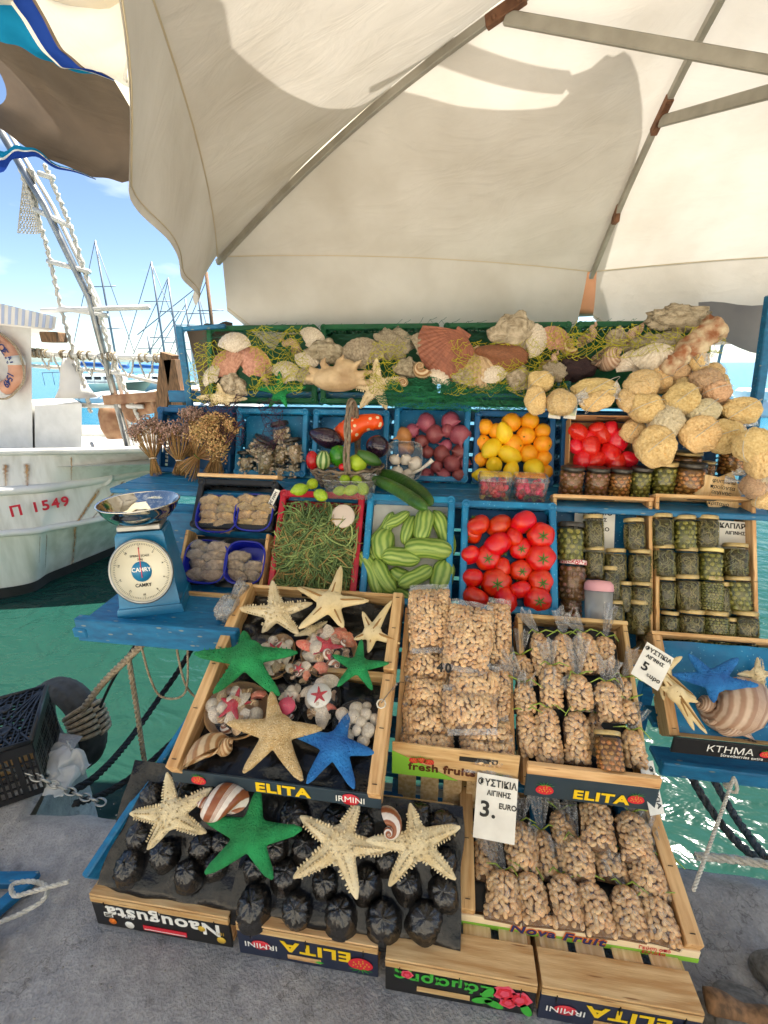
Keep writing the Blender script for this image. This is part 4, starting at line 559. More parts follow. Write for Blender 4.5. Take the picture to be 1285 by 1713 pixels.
def lifebuoy():
    c, e = Vector(BG['buoy'][0]), Vector(BG['buoy'][1]); R = (e - c).length * .86; g = G()
    pts = [(R * math.cos(a), 0, R * math.sin(a)) for a in [2 * math.pi * i / 40 for i in range(41)]]
    g.tube(pts, .075, 10, cap=False); t = thing('lifebuoy', 'faded orange lifebuoy with dark lettering hung on the white cabin wall', 'lifebuoy', T(c.x - .13, c.y + .1, c.z))
    part('ring', g.mesh('ring', 'orange_plastic'), t)
    for a in (.1, 1.7, 3.2, 4.75):
        g = G(); g.tube([(R * math.cos(a + d), 0, R * math.sin(a + d)) for d in (-.16, -.05, .05, .16)], .081, 10); part('white_band', g.mesh('white_band', 'paint_white'), t)
    g = G(); g.tube([((R + .1) * math.cos(a), -.02, (R + .1) * math.sin(a) + .015 * math.sin(5 * a)) for a in [2 * math.pi * i / 30 for i in range(31)]], .012, 6, cap=False); part('grab_line', g.mesh('grab_line', 'rope'), t)
    for s, a0 in (('ΑΓΙΟΣ Ν', 1.15), ('1549', -.45)):
        for k, ch in enumerate(s):
            if ch == ' ': continue
            a = a0 - k * .17; M = T(R * math.cos(a), -.078, R * math.sin(a)) @ RX(math.pi / 2) @ RZ(a - math.pi / 2)
            part('letter', text_mesh(ch, .10, 'ink_navy', bold=.002), t, M)
lifebuoy()
def ladder_rig():
    t = thing('rope_ladder', 'slanting grey spar with rope ladder and wooden rungs on the boat', 'rigging')
    g = G(); g.tube(BG['spar'], .035, 8); part('spar', g.mesh('spar', 'steel'), t)
    g = G(); g.tube([Vector(p) + Vector((.05, .05, 0)) for p in BG['spar']], .02, 8); part('spar', g.mesh('spar', 'paint_white'), t)
    for k in ('shroudL', 'shroudR'):
        g = G(); pts = catmull(BG[k], 26); pts = [p + Vector((.012 * math.cos(i * 1.9), 0, .01 * math.sin(i * 1.9))) for i, p in enumerate(pts)]
        g.tube(pts, [.016 + .007 * (i % 2) for i in range(len(pts))], 6); part('shroud', g.mesh('shroud', 'rope_white'), t)
    for a, b in BG['rungs']:
        g = G(); g.tube([a, b], .025, 8); part('rung', g.mesh('rung', 'paint_white'), t)
    t2 = thing('boat_rail', 'whitewashed pole rail with coiled lines across the boat deck', 'rail')
    for k, r in (('rail', .03), ('rail2', .02)):
        g = G(); g.tube(catmull(BG[k], 6), r, 8); part('pole', g.mesh('pole', 'paint_white'), t2)
    rA = catmull(BG['rail'], 30)
    for j in range(7):
        i = 6 + j * 7; p = Vector(rA[min(i, len(rA) - 8)]); q = Vector(rA[min(i + 6, len(rA) - 1)])
        g = G(); g.tube([p.lerp(q, f) + Vector((0, -.03, -.22 * 4 * f * (1 - f) * rr.uniform(.4, 1))) for f in [k / 8 for k in range(9)]], .01, 5); part('line', g.mesh('line', 'rope_white'), t2)
    for j in range(26):
        i = rr.randrange(len(rA) - 1); p = rA[i]; g = G()
        g.tube([p + Vector((.02 * 0, .045 * math.cos(a), .045 * math.sin(a))) for a in [k * .9 for k in range(8)]], .009, 5); part('lashing', g.mesh('lashing', 'rope'), t2)
    a, b = Vector(BG['bell'][0]), Vector(BG['bell'][1]); g = G(); h = (a - b).length
    g.lathe([(.0, h), (.05, h), (.09, h * .75), (.14, h * .25), (.20, 0), (.17, 0.01), (.0, .05)], 16, T(b.x, b.y, b.z)); solo('deck_lamp', g.mesh('deck_lamp', 'canvas_white'), 'cream cone-shaped lamp hanging among the boat rigging', 'lamp')
    t3 = thing('winch_frame', 'rusty brown winch and leaning wooden posts on the boat foredeck', 'winch')
    p = [Vector(x) for x in BG['bitt']]
    for a, b in ((p[0], p[1]), (p[2], p[3])):
        g = G(); g.beam(a + Vector((0, 0, -.35)), b + Vector((0, 0, .05)), .13, .13); part('post', g.mesh('post', 'wood_old'), t3)
    g = G(); g.lathe([(0, -.2), (.15, -.2), (.15, -.16), (.08, -.14), (.08, .14), (.15, .16), (.15, .2), (0, .2)], 20, T(p[0].x - .2, p[0].y + .1, p[0].z - .08) @ RY(1.4)); part('drum', g.mesh('drum', 'rustred'), t3)
    g = G(); g.beam(p[0] + Vector((-.6, 0, .0)), p[2] + Vector((.2, 0, -.02)), .1, .1); part('beam', g.mesh('beam', 'rustred'), t3)
    g = G(); g.lathe([(0, -.2), (.12, -.2), (.16, -.08), (.16, .08), (.12, .2), (0, .2)], 16, T(p[0].x - .7, p[0].y + .2, p[0].z - .25)); part('buoy_drum', g.mesh('buoy_drum', 'rustred'), t3)
    a, b = Vector(BG['sheave'][0]), Vector(BG['sheave'][1]); t4 = thing('anchor_shank', 'white anchor shank with round stock leaning over the boat bow', 'anchor')
    g = G(); g.tube([a + Vector((-.1, -.2, .06)), b + Vector((0, -.45, 0))], .02, 8); part('shank', g.mesh('shank', 'paint_white'), t4)
    g = G(); g.lathe([(0, -.01), (.075, -.008), (.075, .008), (0, .01)], 16, T(b.x, b.y - .45, b.z) @ RX(1.0)); part('stock_disc', g.mesh('stock_disc', 'paint_white'), t4)
    # bunched landing net hanging from the spar
    q = [Vector(x) for x in BG['net']]; g = G()
    for i in range(15):
        for sgn in (1, -1):
            pts = []
            for j in range(18):
                f = j / 17; u = (i / 14 + sgn * (.06 if j % 2 else -.0)); u = min(1, max(0, u)); top = q[0].lerp(q[1], .5 + (u - .5) * .35); bot = q[3].lerp(q[2], u)
                pts.append(top.lerp(bot, f) + Vector((0, .12 * math.sin(u * 3.1) * f, 0)))
            g.tube(pts, .006, 3, cap=False)
    solo('hoop_net', g.mesh('hoop_net', 'rope_white'), 'bunched pale net hanging from the top of the slanting spar', 'net')
pm('rustred', '#8a6248', '#ad8a6a', scale=9, rough=.85)
ladder_rig()
# ------------------------------------------------------------------ far yachts
pm('yacht_white', '#e6ebe9', '#d5dcdb', scale=1, rough=.35); pm('yacht_blue', '#1d63b0', '#174f92', scale=2, rough=.6); pm('mast', '#7d858c', rough=.4, metal=.3); pm('stay', '#5b646c', rough=.5)
pm('yacht_green', '#bfd8cf', '#aecabf', scale=1, rough=.35)
def yachts():
    labs = ['pale green hulled motor yacht moored behind the fishing boat', 'white sailing yacht with blue boom cover beside the motor yacht']
    Ms = []
    for k, q in enumerate(BG['yacht']):
        t = thing('moored_yacht', labs[k], 'yacht', group='yachts in the harbour'); Ms.append(t)
        bow, stern, sb, bb = [Vector(p) for p in q]; Ln = stern - bow; g = G()
        def hull(a, b, sgn):
            w = 1.5 * math.sin(math.pi * min(1, .06 + a * .62)) * (1 - .45 * b); p = bow.lerp(stern, a).lerp(bb.lerp(sb, a), b)
            return (p.x, p.y + 1.5 + sgn * w, p.z)
        g.grid(lambda a, b: hull(a, b, -1), 24, 6); g.grid(lambda a, b: hull(a, b, 1), 24, 6)
        part('hull', g.mesh('hull', 'yacht_green' if k == 0 else 'yacht_white'), t)
        g = G(); g.grid(lambda a, b: (Vector(hull(a, 0, -1)).lerp(Vector(hull(a, 0, 1)), b)), 24, 2); part('deck', g.mesh('deck', 'yacht_white'), t)
        g = G(); c = bow.lerp(stern, .55); g.box((c.x, c.y + 1.5, c.z + .28), (Ln.length * .42, 1.6, .5), None, .15); cb = part('coachroof', g.mesh('coachroof', 'yacht_white'), t)
        for j in range(4):
            g = G(); g.box((c.x - .9 + j * .6, c.y + .69, c.z + .3), (.42, .02, .18)); part('window', g.mesh('window', 'blackplastic'), cb)
        g = G(); g.tube([c + Vector((-1.6, 1.4, 1.1)), c + Vector((1.8, 1.4, .95))], .2, 8, flat=.7); part('boom_cover', g.mesh('boom_cover', 'yacht_blue'), t)
        for j in range(9):
            a = j / 8; p = bow.lerp(stern, a); g = G(); g.tube([(p.x, p.y + .3, p.z), (p.x, p.y + .3, p.z + .7)], .02, 4); part('stanchion', g.mesh('stanchion', 'mast'), t)
        g = G(); g.tube([bow + Vector((0, .3, .7)), stern + Vector((0, .3, .7))], .02, 4); part('lifeline', g.mesh('lifeline', 'mast'), t)
    names = ['tallest far mast rising above the pale green yacht', 'second tall mast right of the tallest far mast', 'slim mast left of the parasol fringe', 'short far mast beside the parasol corner', 'mast showing just under the parasol corner', 'small distant mast low on the horizon', 'thick wooden mast next to the stall corner']
    st = BG['stays']; own = {0: [0, 1], 1: [2, 3], 2: [4, 5], 3: [8], 4: [6, 7], 5: [10, 11], 6: [9]}
    for k, (a, b) in enumerate(BG['masts']):
        t = thing('sailing_mast', names[k], 'mast', group='masts in the harbour'); a = Vector(a); b = Vector(b); b.x = a.x; b.z = -.3
        g = G(); r = .0026 * a.y * (1.9 if k == 6 else 1); g.tube([b, a], [r, r * .75], 8); part('pole', g.mesh('pole', 'wood_old' if k == 6 else 'mast'), t)
        for s in own[k]:
            g = G(); g.tube([st[s][0], st[s][1]], .0009 * a.y, 4); part('stay', g.mesh('stay', 'stay'), t)
        for f in (.45, .72):
            p = b.lerp(a, f); g = G(); g.tube([p + Vector((-.03 * a.y, 0, 0)), p + Vector((.03 * a.y, 0, 0))], .0011 * a.y, 4); part('spreader', g.mesh('spreader', 'mast'), t)
        g = G(); w_ = .11 * a.y; g.ball((a.x, a.y, -.65), (w_, w_ * .45, .55), 16, 8); part('hull', g.mesh('hull', 'yacht_white'), t)
    # boats at the right, seen under the grey tarpaulin
    for k, (x, y, z, l) in enumerate(((9.8, 19, -.8, 3.2), (13.0, 22, -.8, 3.0))):
        t = thing('moored_yacht', ['small white boat far out beyond the grey tarpaulin', 'second small white boat right of the grey tarpaulin edge'][k], 'yacht', T(x, y, z), 'yachts in the harbour')
        g = G(); g.ball((0, 0, .1), (l / 2, .7, .6), 18, 10); part('hull', g.mesh('hull', 'yacht_white'), t)
        g = G(); g.box((0, 0, .9), (l * .4, .8, .5), None, .12); part('coachroof', g.mesh('coachroof', 'yacht_white'), t)
        g = G(); g.tube([(0, 0, .9), (0, 0, 7)], .05, 6); part('pole', g.mesh('pole', 'mast'), t)
yachts()

# ------------------------------------------------------------------ the parasol over the stall
HUB = Vector((.68, 1.35, 2.46))
TIPS = [Vector(p) for p in ((-.36, .42, 2.03), (-1.06, 2.15, 1.868), (.634, 2.45, 1.818), (2.45, 2.55, 1.87), (2.35, .9, 1.95), (1.6, .2, 2.05), (.6, .15, 2.08))]
pm('rustmetal', '#6b4a36', '#8a6248', scale=40, rough=.8, metal=.3); pm('seam', '#cfc0a2', rough=.9)
def parasol():
    t = thing('market_parasol', 'large cream canvas parasol with grey metal ribs over the stall', 'parasol', None)
    n = len(TIPS)
    def eave(i, s):
        a, b = TIPS[i], TIPS[(i + 1) % n]; p = a.lerp(b, s); k = 4 * s * (1 - s)
        cen = Vector((HUB.x, HUB.y, p.z)); p = p + (cen - p) * .035 * k; p.z += .02 * k
        return p
    for i in range(n):
        def pan(a, b, i=i):
            e = eave(i, b); p = HUB.lerp(e, a); k = 4 * b * (1 - b)
            p.z += -.05 * math.sin(math.pi * a) * k + .10 * math.sin(math.pi * a) * (1 - .3 * k)
            p.z += .010 * mnoise.noise((p.x * 3, p.y * 3, i)) * math.sin(math.pi * a)
            return p
        g = G(); g.grid(pan, 28, 24); part('canvas_panel', g.mesh('canvas_panel', 'canvas'), t)
        seed = i * 3.7; dn = [.25, .40, .36, .34, .3, .3, .3][i]
        outv = (eave(i, .5) - HUB); outv.z = 0; outv.normalize()
        def val(a, b, i=i, dn=dn, seed=seed, outv=outv):
            p = eave(i, .012 + .976 * a); cor = min(a, 1 - a); k = min(1, cor * 9)
            d = dn * (.55 + .45 * k) * b * (min(1, max(.08, (a - .14) / .18)) if i == 0 else 1)
            fold = .025 * b * math.sin(a * 21 + seed) + .03 * b * mnoise.noise((a * 6, seed, b))
            ex = (.11 * min(1, max(.05, (a - .14) / .18)) if i == 0 else .02) * b
            return p + Vector((0, 0, -d + .01 * mnoise.noise((a * 5, seed, 3)) * b)) + outv * (fold * .6 + ex)
        g = G(); g.grid(val, 60, 10); part('valance', g.mesh('valance', 'canvas'), t)
        g = G(); g.tube([eave(i, k / 24) + Vector((0, 0, .002)) for k in range(25)], .0035, 5, cap=False); part('hem_cord', g.mesh('hem_cord', 'seam'), t)
        g = G(); g.tube([Vector(val(k / 40, .93)) - outv * .002 for k in range(41)], .0018, 4, cap=False); part('hem_cord', g.mesh('hem_cord', 'seam'), t)
        # rib follows the seam just under the cloth
        def ribp(s, i=i):
            p = HUB.lerp(TIPS[i], s); p.z += .10 * math.sin(math.pi * s) - .022; return p
        g = G(); P = [ribp(s) for s in [k / 14 for k in range(15)]]
        for k in range(14): g.beam(P[k], P[k + 1] + (P[k + 1] - P[k]) * .02, .018, .024)
        part('rib', g.mesh('rib', 'alu'), t)
        sb = .33 if i == 1 else .53; br = ribp(sb); g = G(); d = (ribp(sb + .04) - ribp(sb - .04)).normalized()
        g.beam(br - d * .055 + Vector((0, 0, -.004)), br + d * .055 + Vector((0, 0, -.004)), .022, .030); bk = part('bracket', g.mesh('bracket', 'rustmetal'), t)
        run = Vector((.80, 1.37, 2.02)); q = br + Vector((0, 0, -.02)); g = G(); g.beam(q, run + (q - run).normalized() * .05, .014, .032, bev=.003); part('strut', g.mesh('strut', 'alu'), t)
        for sg in (-1, 1):
            g = G(); g.ball(tuple(br + d * .035 * sg + Vector((0, -.017, -.01))), .007, 8, 6); part('bolt', g.mesh('bolt', 'rustmetal'), bk)
    g = G(); g.tube([(.81, 1.37, 1.96), (HUB.x, HUB.y, 2.50), (HUB.x - .04, HUB.y, 2.72)], .024, 14); part('centre_tube', g.mesh('centre_tube', 'alu'), t)
    g = G(); g.beam((HUB.x, HUB.y, 2.70), (2.3, -1.5, 3.0), .05, .08); part('cantilever_arm', g.mesh('cantilever_arm', 'alu'), t)
    g = G(); g.tube([(2.3, -1.5, -.01), (2.3, -1.5, 3.05)], .04, 14); part('mast', g.mesh('mast', 'alu'), t)
    g = G(); g.lathe([(0, 1.97), (.05, 1.97), (.06, 2.0), (.06, 2.04), (.03, 2.06)], 14, T(.805, 1.37, 0)); part('runner', g.mesh('runner', 'blackplastic'), t)
    p = HUB.lerp(TIPS[2], .80); p.z += .045; g = G(); g.box(tuple(p), (.02, .05, .07), None, .004); part('clip', g.mesh('clip', 'rustmetal'), t)
parasol()
# ------------------------------------------------------------------ the stall's blue framework
def stall_frame():
    t = thing('market_stall', 'blue painted wooden stepped stall frame carrying all the crates', 'stall')
    def plank(a, b, w, h, mat='bluepaint', nm='plank', up=(0, 0, 1)):
        g = G(); g.beam(a, b, w, h, up, .004); part(nm, g.mesh(nm, mat), t)
    # display shelf behind the slanting crates, sloped boards under them
    for y in (1.64, 1.735, 1.83): plank((-1.36, y, .92), (1.12, y, .92), .09, .022)
    for k in range(6):
        f = k / 5; y = 1.50 + .24 * f; z = .40 + .42 * f; plank((-.98, y, z), (1.08, y, z), .022, .085)
    for k in range(6):
        f = k / 5; y = 2.02 + .08 * f; z = .92 + .34 * f; plank((-1.36, y, z), (1.12, y, z), .02, .055)
    # boards under the lower crates
    for k in range(7):
        y = .90 + .085 * k; plank((-.68, y, .10 + .065 * k), (.56, y, .10 + .065 * k), .08, .02)
    for x in (-.64, -.1, .3, .54):
        plank((x, .80, .03), (x, 1.52, .50), .035, .07)
    # table with the scale
    for y in (1.19, 1.28, 1.37, 1.46): plank((-1.16, y, .605), (-.66, y, .605), .094, .022)
    plank((-1.18, 1.135, .585), (-.62, 1.135, .585), .03, .085); plank((-1.165, 1.115, .575), (-1.165, 1.55, .60), .05, .035)
    plank((-1.2, 1.56, .73), (-.66, 1.56, .73), .03, .26); plank((-1.2, 1.575, .80), (-.92, 1.575, .80), .18, .02, up=(0, 1, .2))
    for x, y in ((1.06, 2.05), (-1.0, 2.05), (0, 1.7)):
        plank((x, y, -1.2), (x, y, .60 if x < -.5 and y < 2 else .88), .06, .06, nm='leg')
    plank((-1.232, 2.06, .9), (-1.228, 2.05, 1.575), .03, .03, nm='post'); plank((1.29, 2.06, .75), (1.19, 2.05, 1.66), .035, .035, nm='post')
    plank((-1.24, 2.05, 1.56), (-1.02, 2.08, 1.575), .02, .02, nm='rail')
    # side stringer along the left of the black trays and the right hand shelf
    plank((-.875, .70, .13), (-.70, 1.16, .43), .022, .07, nm='stringer')
    for y in (1.20, 1.29, 1.38): plank((.69, y, .24 + (y - 1.2) * .9), (1.3, y, .24 + (y - 1.2) * .9), .085, .02)
    plank((.69, 1.16, .245), (1.3, 1.15, .245), .02, .05)
    plank((1.14, 1.36, .42), (1.13, 1.64, .95), .03, .05, nm='stringer')
    g = G(); g.tube([(-.84, .80, .12), (-.84, 1.0, .12)], .03, 10); part('peg', g.mesh('peg', 'bluepaint'), t)
stall_frame()
# weathered board windbreak behind the stall, grey tarpaulin at the right, clay pot
g = G(); g.grid(lambda a, b: (-1.2 + .12 * b, 2.08 + .12 * a, 1.26 + .28 * a * 0 + .3 * (1 - b) + .015 * math.sin(a * 5)), 6, 6)
def sheet(name, q, mat, label, cat, sag=.03, n=14):
    q = [Vector(p) for p in q]; g = G()
    def f(a, b):
        p = q[0].lerp(q[1], a).lerp(q[3].lerp(q[2], a), b); k = 16 * a * (1 - a) * b * (1 - b)
        return p + Vector((0, sag * k + .01 * math.sin(9 * a + 4 * b), .006 * math.sin(a * 17)))
    g.grid(f, n, n); return solo(name, g.mesh(name, mat), label, cat)
sheet('side_flap', [(-1.21, 2.07, 1.57), (-1.02, 2.15, 1.60), (-1.03, 2.15, 1.25), (-1.17, 2.07, 1.24)], 'canvas_brown', 'brown canvas flap behind the left blue post', 'flap')
sheet('tarpaulin', [(1.03, 2.25, 1.66), (1.75, 2.2, 1.62), (1.75, 2.2, 1.33), (1.08, 2.25, 1.52)], 'canvas_grey', 'grey tarpaulin hanging under the parasol at the right edge', 'tarpaulin', .05)
g = G(); g.lathe([(0, 0), (.085, 0), (.088, .015), (.075, .05), (.045, .22), (.05, .30), (0, .30)], 24, T(BG['vase'][0][0], 2.75, BG['vase'][0][2]) @ S3(1.25, 1.25, 1.5)); solo('clay_vase', g.mesh('clay_vase', pm('terracotta', '#c08a62', '#b07a52', scale=6, rough=.7)), 'tan tapered vase showing through the gap in the parasol fringe', 'vase')

# ------------------------------------------------------------------ crates
def lattice(g, M, Lw, h, bars=True, handle=True):
    """wall in its own plane: x along, z up from -h to 0, thickness along y"""
    th = .006; top = .045; bot = .02
    if handle and Lw > .2:
        hw = .11
        g.box((-(Lw + hw) / 4, 0, -top / 2), ((Lw - hw) / 2, th, top), M); g.box(((Lw + hw) / 4, 0, -top / 2), ((Lw - hw) / 2, th, top), M)
        g.box((0, 0, -.006), (hw, th, .012), M); g.box((0, 0, -top + .005), (hw, th, .010), M)
    else: g.box((0, 0, -top / 2), (Lw, th, top), M)
    g.box((0, 0, -h + bot / 2), (Lw, th, bot), M); n = max(6, int(Lw / .017))
    for i in range(n + 1):
        x = -Lw / 2 + Lw * i / n; w = .016 if i % 5 == 0 else .0055
        g.box((x, 0, -(h + top - bot) / 2), (w, th * .96, h - top - bot), M)
    k = max(2, int((h - top - bot) / .03))
    for j in range(1, k): g.box((0, 0, -top - (h - top - bot) * j / k), (Lw, th * .92, .006), M)
def plastic_crate(name, fk, mat, label, h=.15, liner=None, lw=-.065, M=None, W=None, D=None, group=None):
    if fk: M = FR(fk); W, D = L['FR'][fk][4:6]
    W = W - .008
    t = thing(name, label, 'crate', M @ T(.004, 0, 0), group); r = .012
    g = G()
    for y in (r, D - r): g.box((W / 2, y, -.008), (W - .02, .024, .016), None, .004)
    for x in (r, W - r): g.box((x, D / 2, -.0085), (.024, D - .02, .016), None, .004)
    part('rim', g.mesh('rim', mat), t)
    for nm, MM, ln in (('front_wall', T(W / 2, .008, -.014), W - .03), ('back_wall', T(W / 2, D - .008, -.014), W - .03), ('side_wall', T(.008, D / 2, -.014) @ RZ(math.pi / 2), D - .03), ('side_wall', T(W - .008, D / 2, -.014) @ RZ(math.pi / 2), D - .03)):
        g = G(); lattice(g, Matrix.Identity(4), ln, h - .014); part(nm, g.mesh(nm, mat), t, MM)
    for x in (.015, W - .015):
        for y in (.015, D - .015):
            g = G(); g.tube([(x, y, -h), (x, y, .004)], [.013, .0155], 10); g.cur = 0; g.lathe([(.0155, .004), (.010, .0045), (.0095, -.004), (0, -.004)], 10, T(x, y, 0)); part('corner_post', g.mesh('corner_post', mat), t)
    g = G(); n = int(D / .03)
    for i in range(n + 1): g.box((W / 2, .01 + (D - .02) * i / n, -h + .004), (W - .02, .009, .008))
    n = int(W / .03)
    for i in range(n + 1): g.box((.01 + (W - .02) * i / n, D / 2, -h + .0085), (.009, D - .02, .007))
    part('floor', g.mesh('floor', mat), t)
    if liner:
        g = G(); g.grid(lambda a, b: (.018 + (W - .036) * a, .018 + (D - .036) * b, lw + .006 * mnoise.noise((a * 5, b * 5, W * 31 + D))), 10, 10); part('liner', g.mesh('liner', liner), t)
    return t
def wood_crate(name, label, M, W, D, h, front=None, fh=None, rails=True, slats=5, back=True, liner=None, lw=-.03, rail_w=.022, post_h=0.0, front_rail=False, group=None, sides=True, rail_up=0.0, fb=(-.008, -.03)):
    """thin-wood fruit crate: slatted bottom, end panels, side rails, corner blocks; rim at w = 0"""
    t = thing(name, label, 'crate', M, group); fh = fh or h * .55
    for i in range(slats):
        w = D / slats; g = G(); g.box((W / 2, w * (i + .5), -h + .003), (W, w * .86, .006), None, .001); part('bottom_slat', g.mesh('bottom_slat', 'woodX'), t)
    for x in (0, 1):
        if not sides: break
        g = G(); g.box((rail_w / 2 if x == 0 else W - rail_w / 2, D / 2, (rail_up - min(.058, h - .006)) / 2 - .001), (rail_w, D, rail_up + min(.058, h - .006)), None, .0015); part('side_rail', g.mesh('side_rail', 'woodY'), t)
        g = G(); g.box((.004 if x == 0 else W - .004, D / 2, -.06 - max(.002, h - .066) / 2), (.005, D * .98, max(.002, h - .066 - .004)), None, .001); part('side_panel', g.mesh('side_panel', 'woodY'), t)
    for x in (0, 1):
        for y in (0, 1):
            a = .034; c = ((0, 0), (a, 0), (0, a)); c = [((p[0] if x == 0 else -p[0]), (p[1] if y == 0 else -p[1])) for p in c]
            if (x + y) == 1: c = c[::-1]
            g = G(); g.poly(c, -h + .007, post_h - min(.061, h - .012) if rails else 0); part('corner_block', g.mesh('corner_block', 'woodP'), t, T(.007 if x == 0 else W - .007, .007 if y == 0 else D - .007, 0))
    g = G(); g.box((W / 2, -.004, -h + fh / 2), (W, .006, fh), None, .001); tilt = M.to_euler().x; MF = T(0, fb[0], fb[1]) @ RX(-tilt) @ T(0, 0, h); fp = part('front_panel', g.mesh('front_panel', front or 'woodX'), t, MF)
    if front_rail:
        g = G(); g.box((W / 2, -.002, -h + fh + .017), (W, .014, .032), None, .0015); part('front_rail', g.mesh('front_rail', 'woodX'), t, MF)
    if back:
        g = G(); g.box((W / 2, D + .006, -.022), (W + .004, .012, .05), None, .0015); part('back_rail', g.mesh('back_rail', 'woodX'), t)
        g = G(); g.box((W / 2, D + .003, -.05 - max(.003, h - .05) / 2), (W, .005, max(.003, h - .054)), None, .001); part('back_panel', g.mesh('back_panel', 'woodX'), t)
        g = G(); g.box((W / 2, D - .0012, -.024), (W * .28, .002, .014)); part('hand_hole', g.mesh('hand_hole', 'ink_black'), t)
    # wire staples
    for x in (rail_w / 2, W - rail_w / 2):
        for y in (.02, D * .5, D - .02):
            g = G(); g.box((x, y, rail_up + .0006), (.012, .0016, .0012)); part('staple', g.mesh('staple', 'staple'), t)
    if liner:
        g = G(); g.grid(lambda a, b: (.024 + (W - .048) * a, .012 + (D - .024) * b, lw + .012 * mnoise.noise((a * 7, b * 7, W * 77 + D * 13))), 24, 20); part('liner', g.mesh('liner', liner), t)
    t['front'] = fp.name; return t, fp
def decal(parent, x0, x1, z0, z1, mat, d=-.0078, nm='print'):
    g = G(); g.box(((x0 + x1) / 2, d, (z0 + z1) / 2), (x1 - x0, .0008, z1 - z0)); return part(nm, g.mesh(nm, mat), parent)
def strawberry(parent, x, z, r, d=-.0088, flip=1):
    pts = [(x + r * 1.25 * math.cos(a) * (1 - .18 * math.sin(a)), z + r * .9 * math.sin(a)) for a in [2 * math.pi * k / 20 for k in range(20)]]
    M = RX(math.pi / 2); g = G(); g.poly(pts, -d, -d + .0008, M); part('strawberry_print', g.mesh('strawberry_print', 'ink_red'), parent)
    g = G()
    for k in range(14):
        a = k * 2.4; q = r * .8 * math.sqrt(k / 14); cx, cz = x + 1.15 * q * math.cos(a), z + .8 * q * math.sin(a)
        g.poly([(cx + .04 * r * math.cos(b) * 2, cz + .06 * r * math.sin(b) * 2) for b in [k2 * 1.2566 for k2 in range(5)]], -d + .0007, -d + .0012, M)
    part('seed_print', g.mesh('seed_print', 'ink_gold'), parent)
    g = G()
    for k in range(6):
        a = math.pi / 2 * flip + (k - 2.5) * .5 * flip; b = a + .18
        g.poly([(x + .2 * r * math.cos(a), z + .7 * r * flip + .1 * r * math.sin(a)), (x + 1.3 * r * math.cos(a), z + .6 * r * flip + .9 * r * math.sin(a)), (x + .5 * r * math.cos(b), z + .7 * r * flip + .25 * r * math.sin(b))], -d + .001, -d + .0016, M)
    part('leaf_print', g.mesh('leaf_print', 'ink_green'), parent)
VT = lambda x, z, rot=0, d=-.0090: T(x, d, z) @ RX(math.pi / 2) @ RZ(rot)

# front row: four upturned crates, slatted bottoms up, printing upside down
def upturned(x0, x1, y0, label, col, yb=1.10, dz=0.0, h=.112):
    W = x1 - x0; D = yb - y0; t = thing('upturned_crate', label, 'crate', T(x0, y0, dz), 'upturned crates along the quay front')
    g = G(); g.box((W / 2, .004, h * .40), (W, .008, h * .80), None, .001); fp = part('front_panel', g.mesh('front_panel', col), t)
    g = G(); g.box((W / 2, .003, h * .90 - .002), (W, .009, h * .17), None, .001); part('front_rail', g.mesh('front_rail', 'woodX'), t)
    for x in (.006, W - .006):
        g = G(); g.box((x, D / 2 + .006, h * .48), (.010, D - .014, h * .92), None, .001); part('side_panel', g.mesh('side_panel', 'woodY'), t)
    g = G(); g.box((W / 2, .036, h + .002), (W, .072, .006), None, .001); part('cross_slat', g.mesh('cross_slat', 'woodX'), t)
    g = G(); g.box((W / 2, D - .03, h + .002), (W, .06, .006), None, .001); part('cross_slat', g.mesh('cross_slat', 'woodX'), t)
    n = 4
    for i in range(n):
        w = W / n; g = G(); g.box((w * (i + .5), D / 2, h - .004), (w * .78, D - .01, .005), None, .001); part('bottom_slat', g.mesh('bottom_slat', 'woodP'), t)
    for x in (.1 * W, .5 * W, .9 * W):
        g = G(); g.box((x, .002, h * .74), (.0016, .0126, .026)); part('staple', g.mesh('staple', 'staple'), t)
    for x in (.02, W - .02):
        g = G(); g.box((x, .0145, h * .40), (.03, .010, h * .76), None, .001); part('corner_block', g.mesh('corner_block', 'woodP'), t)
    return t, fp, W, h
Q = math.pi
d_ = -.0012
t, fp, W, h = upturned(-.865, -.485, .672, 'upturned crate with white lettering on black at the left end of the front row', 'print_black')
lettering(fp, 'Naougusta', .060, T(W * .52, d_, h * .56) @ RX(Q / 2) @ RZ(Q), 'ink_white', bold=.0016, sx=1.12)
decal(fp, W * .36, W * .68, .012, .030, 'ink_red', d_); decal(fp, W * .37, W * .67, .016, .0175, 'ink_white', d_ - .0008)
decal(fp, .03, .055, .040, .056, 'ink_white', d_); decal(fp, .033, .052, .043, .046, 'print_black', d_ - .0008); decal(fp, .033, .052, .049, .052, 'print_black', d_ - .0008)
for x, z, r, m in ((.05, .024, .011, 'ink_orange'), (.098, .021, .013, 'ink_white'), (W * .80, .058, .010, 'ink_gold'), (W * .93, .026, .012, 'ink_gold')):
    g = G(); g.lathe([(0, 0), (r, 0), (r, .0008), (0, .0008)], 20, T(x, d_, z) @ RX(Q / 2)); part('seal_print', g.mesh('seal_print', m), fp)
lettering(fp, 'CLASS I', .010, T(.10, d_, .05) @ RX(Q / 2) @ RZ(Q), 'ink_white'); lettering(fp, '100', .016, T(W * .93, d_, .05) @ RX(Q / 2) @ RZ(Q), 'ink_gold')
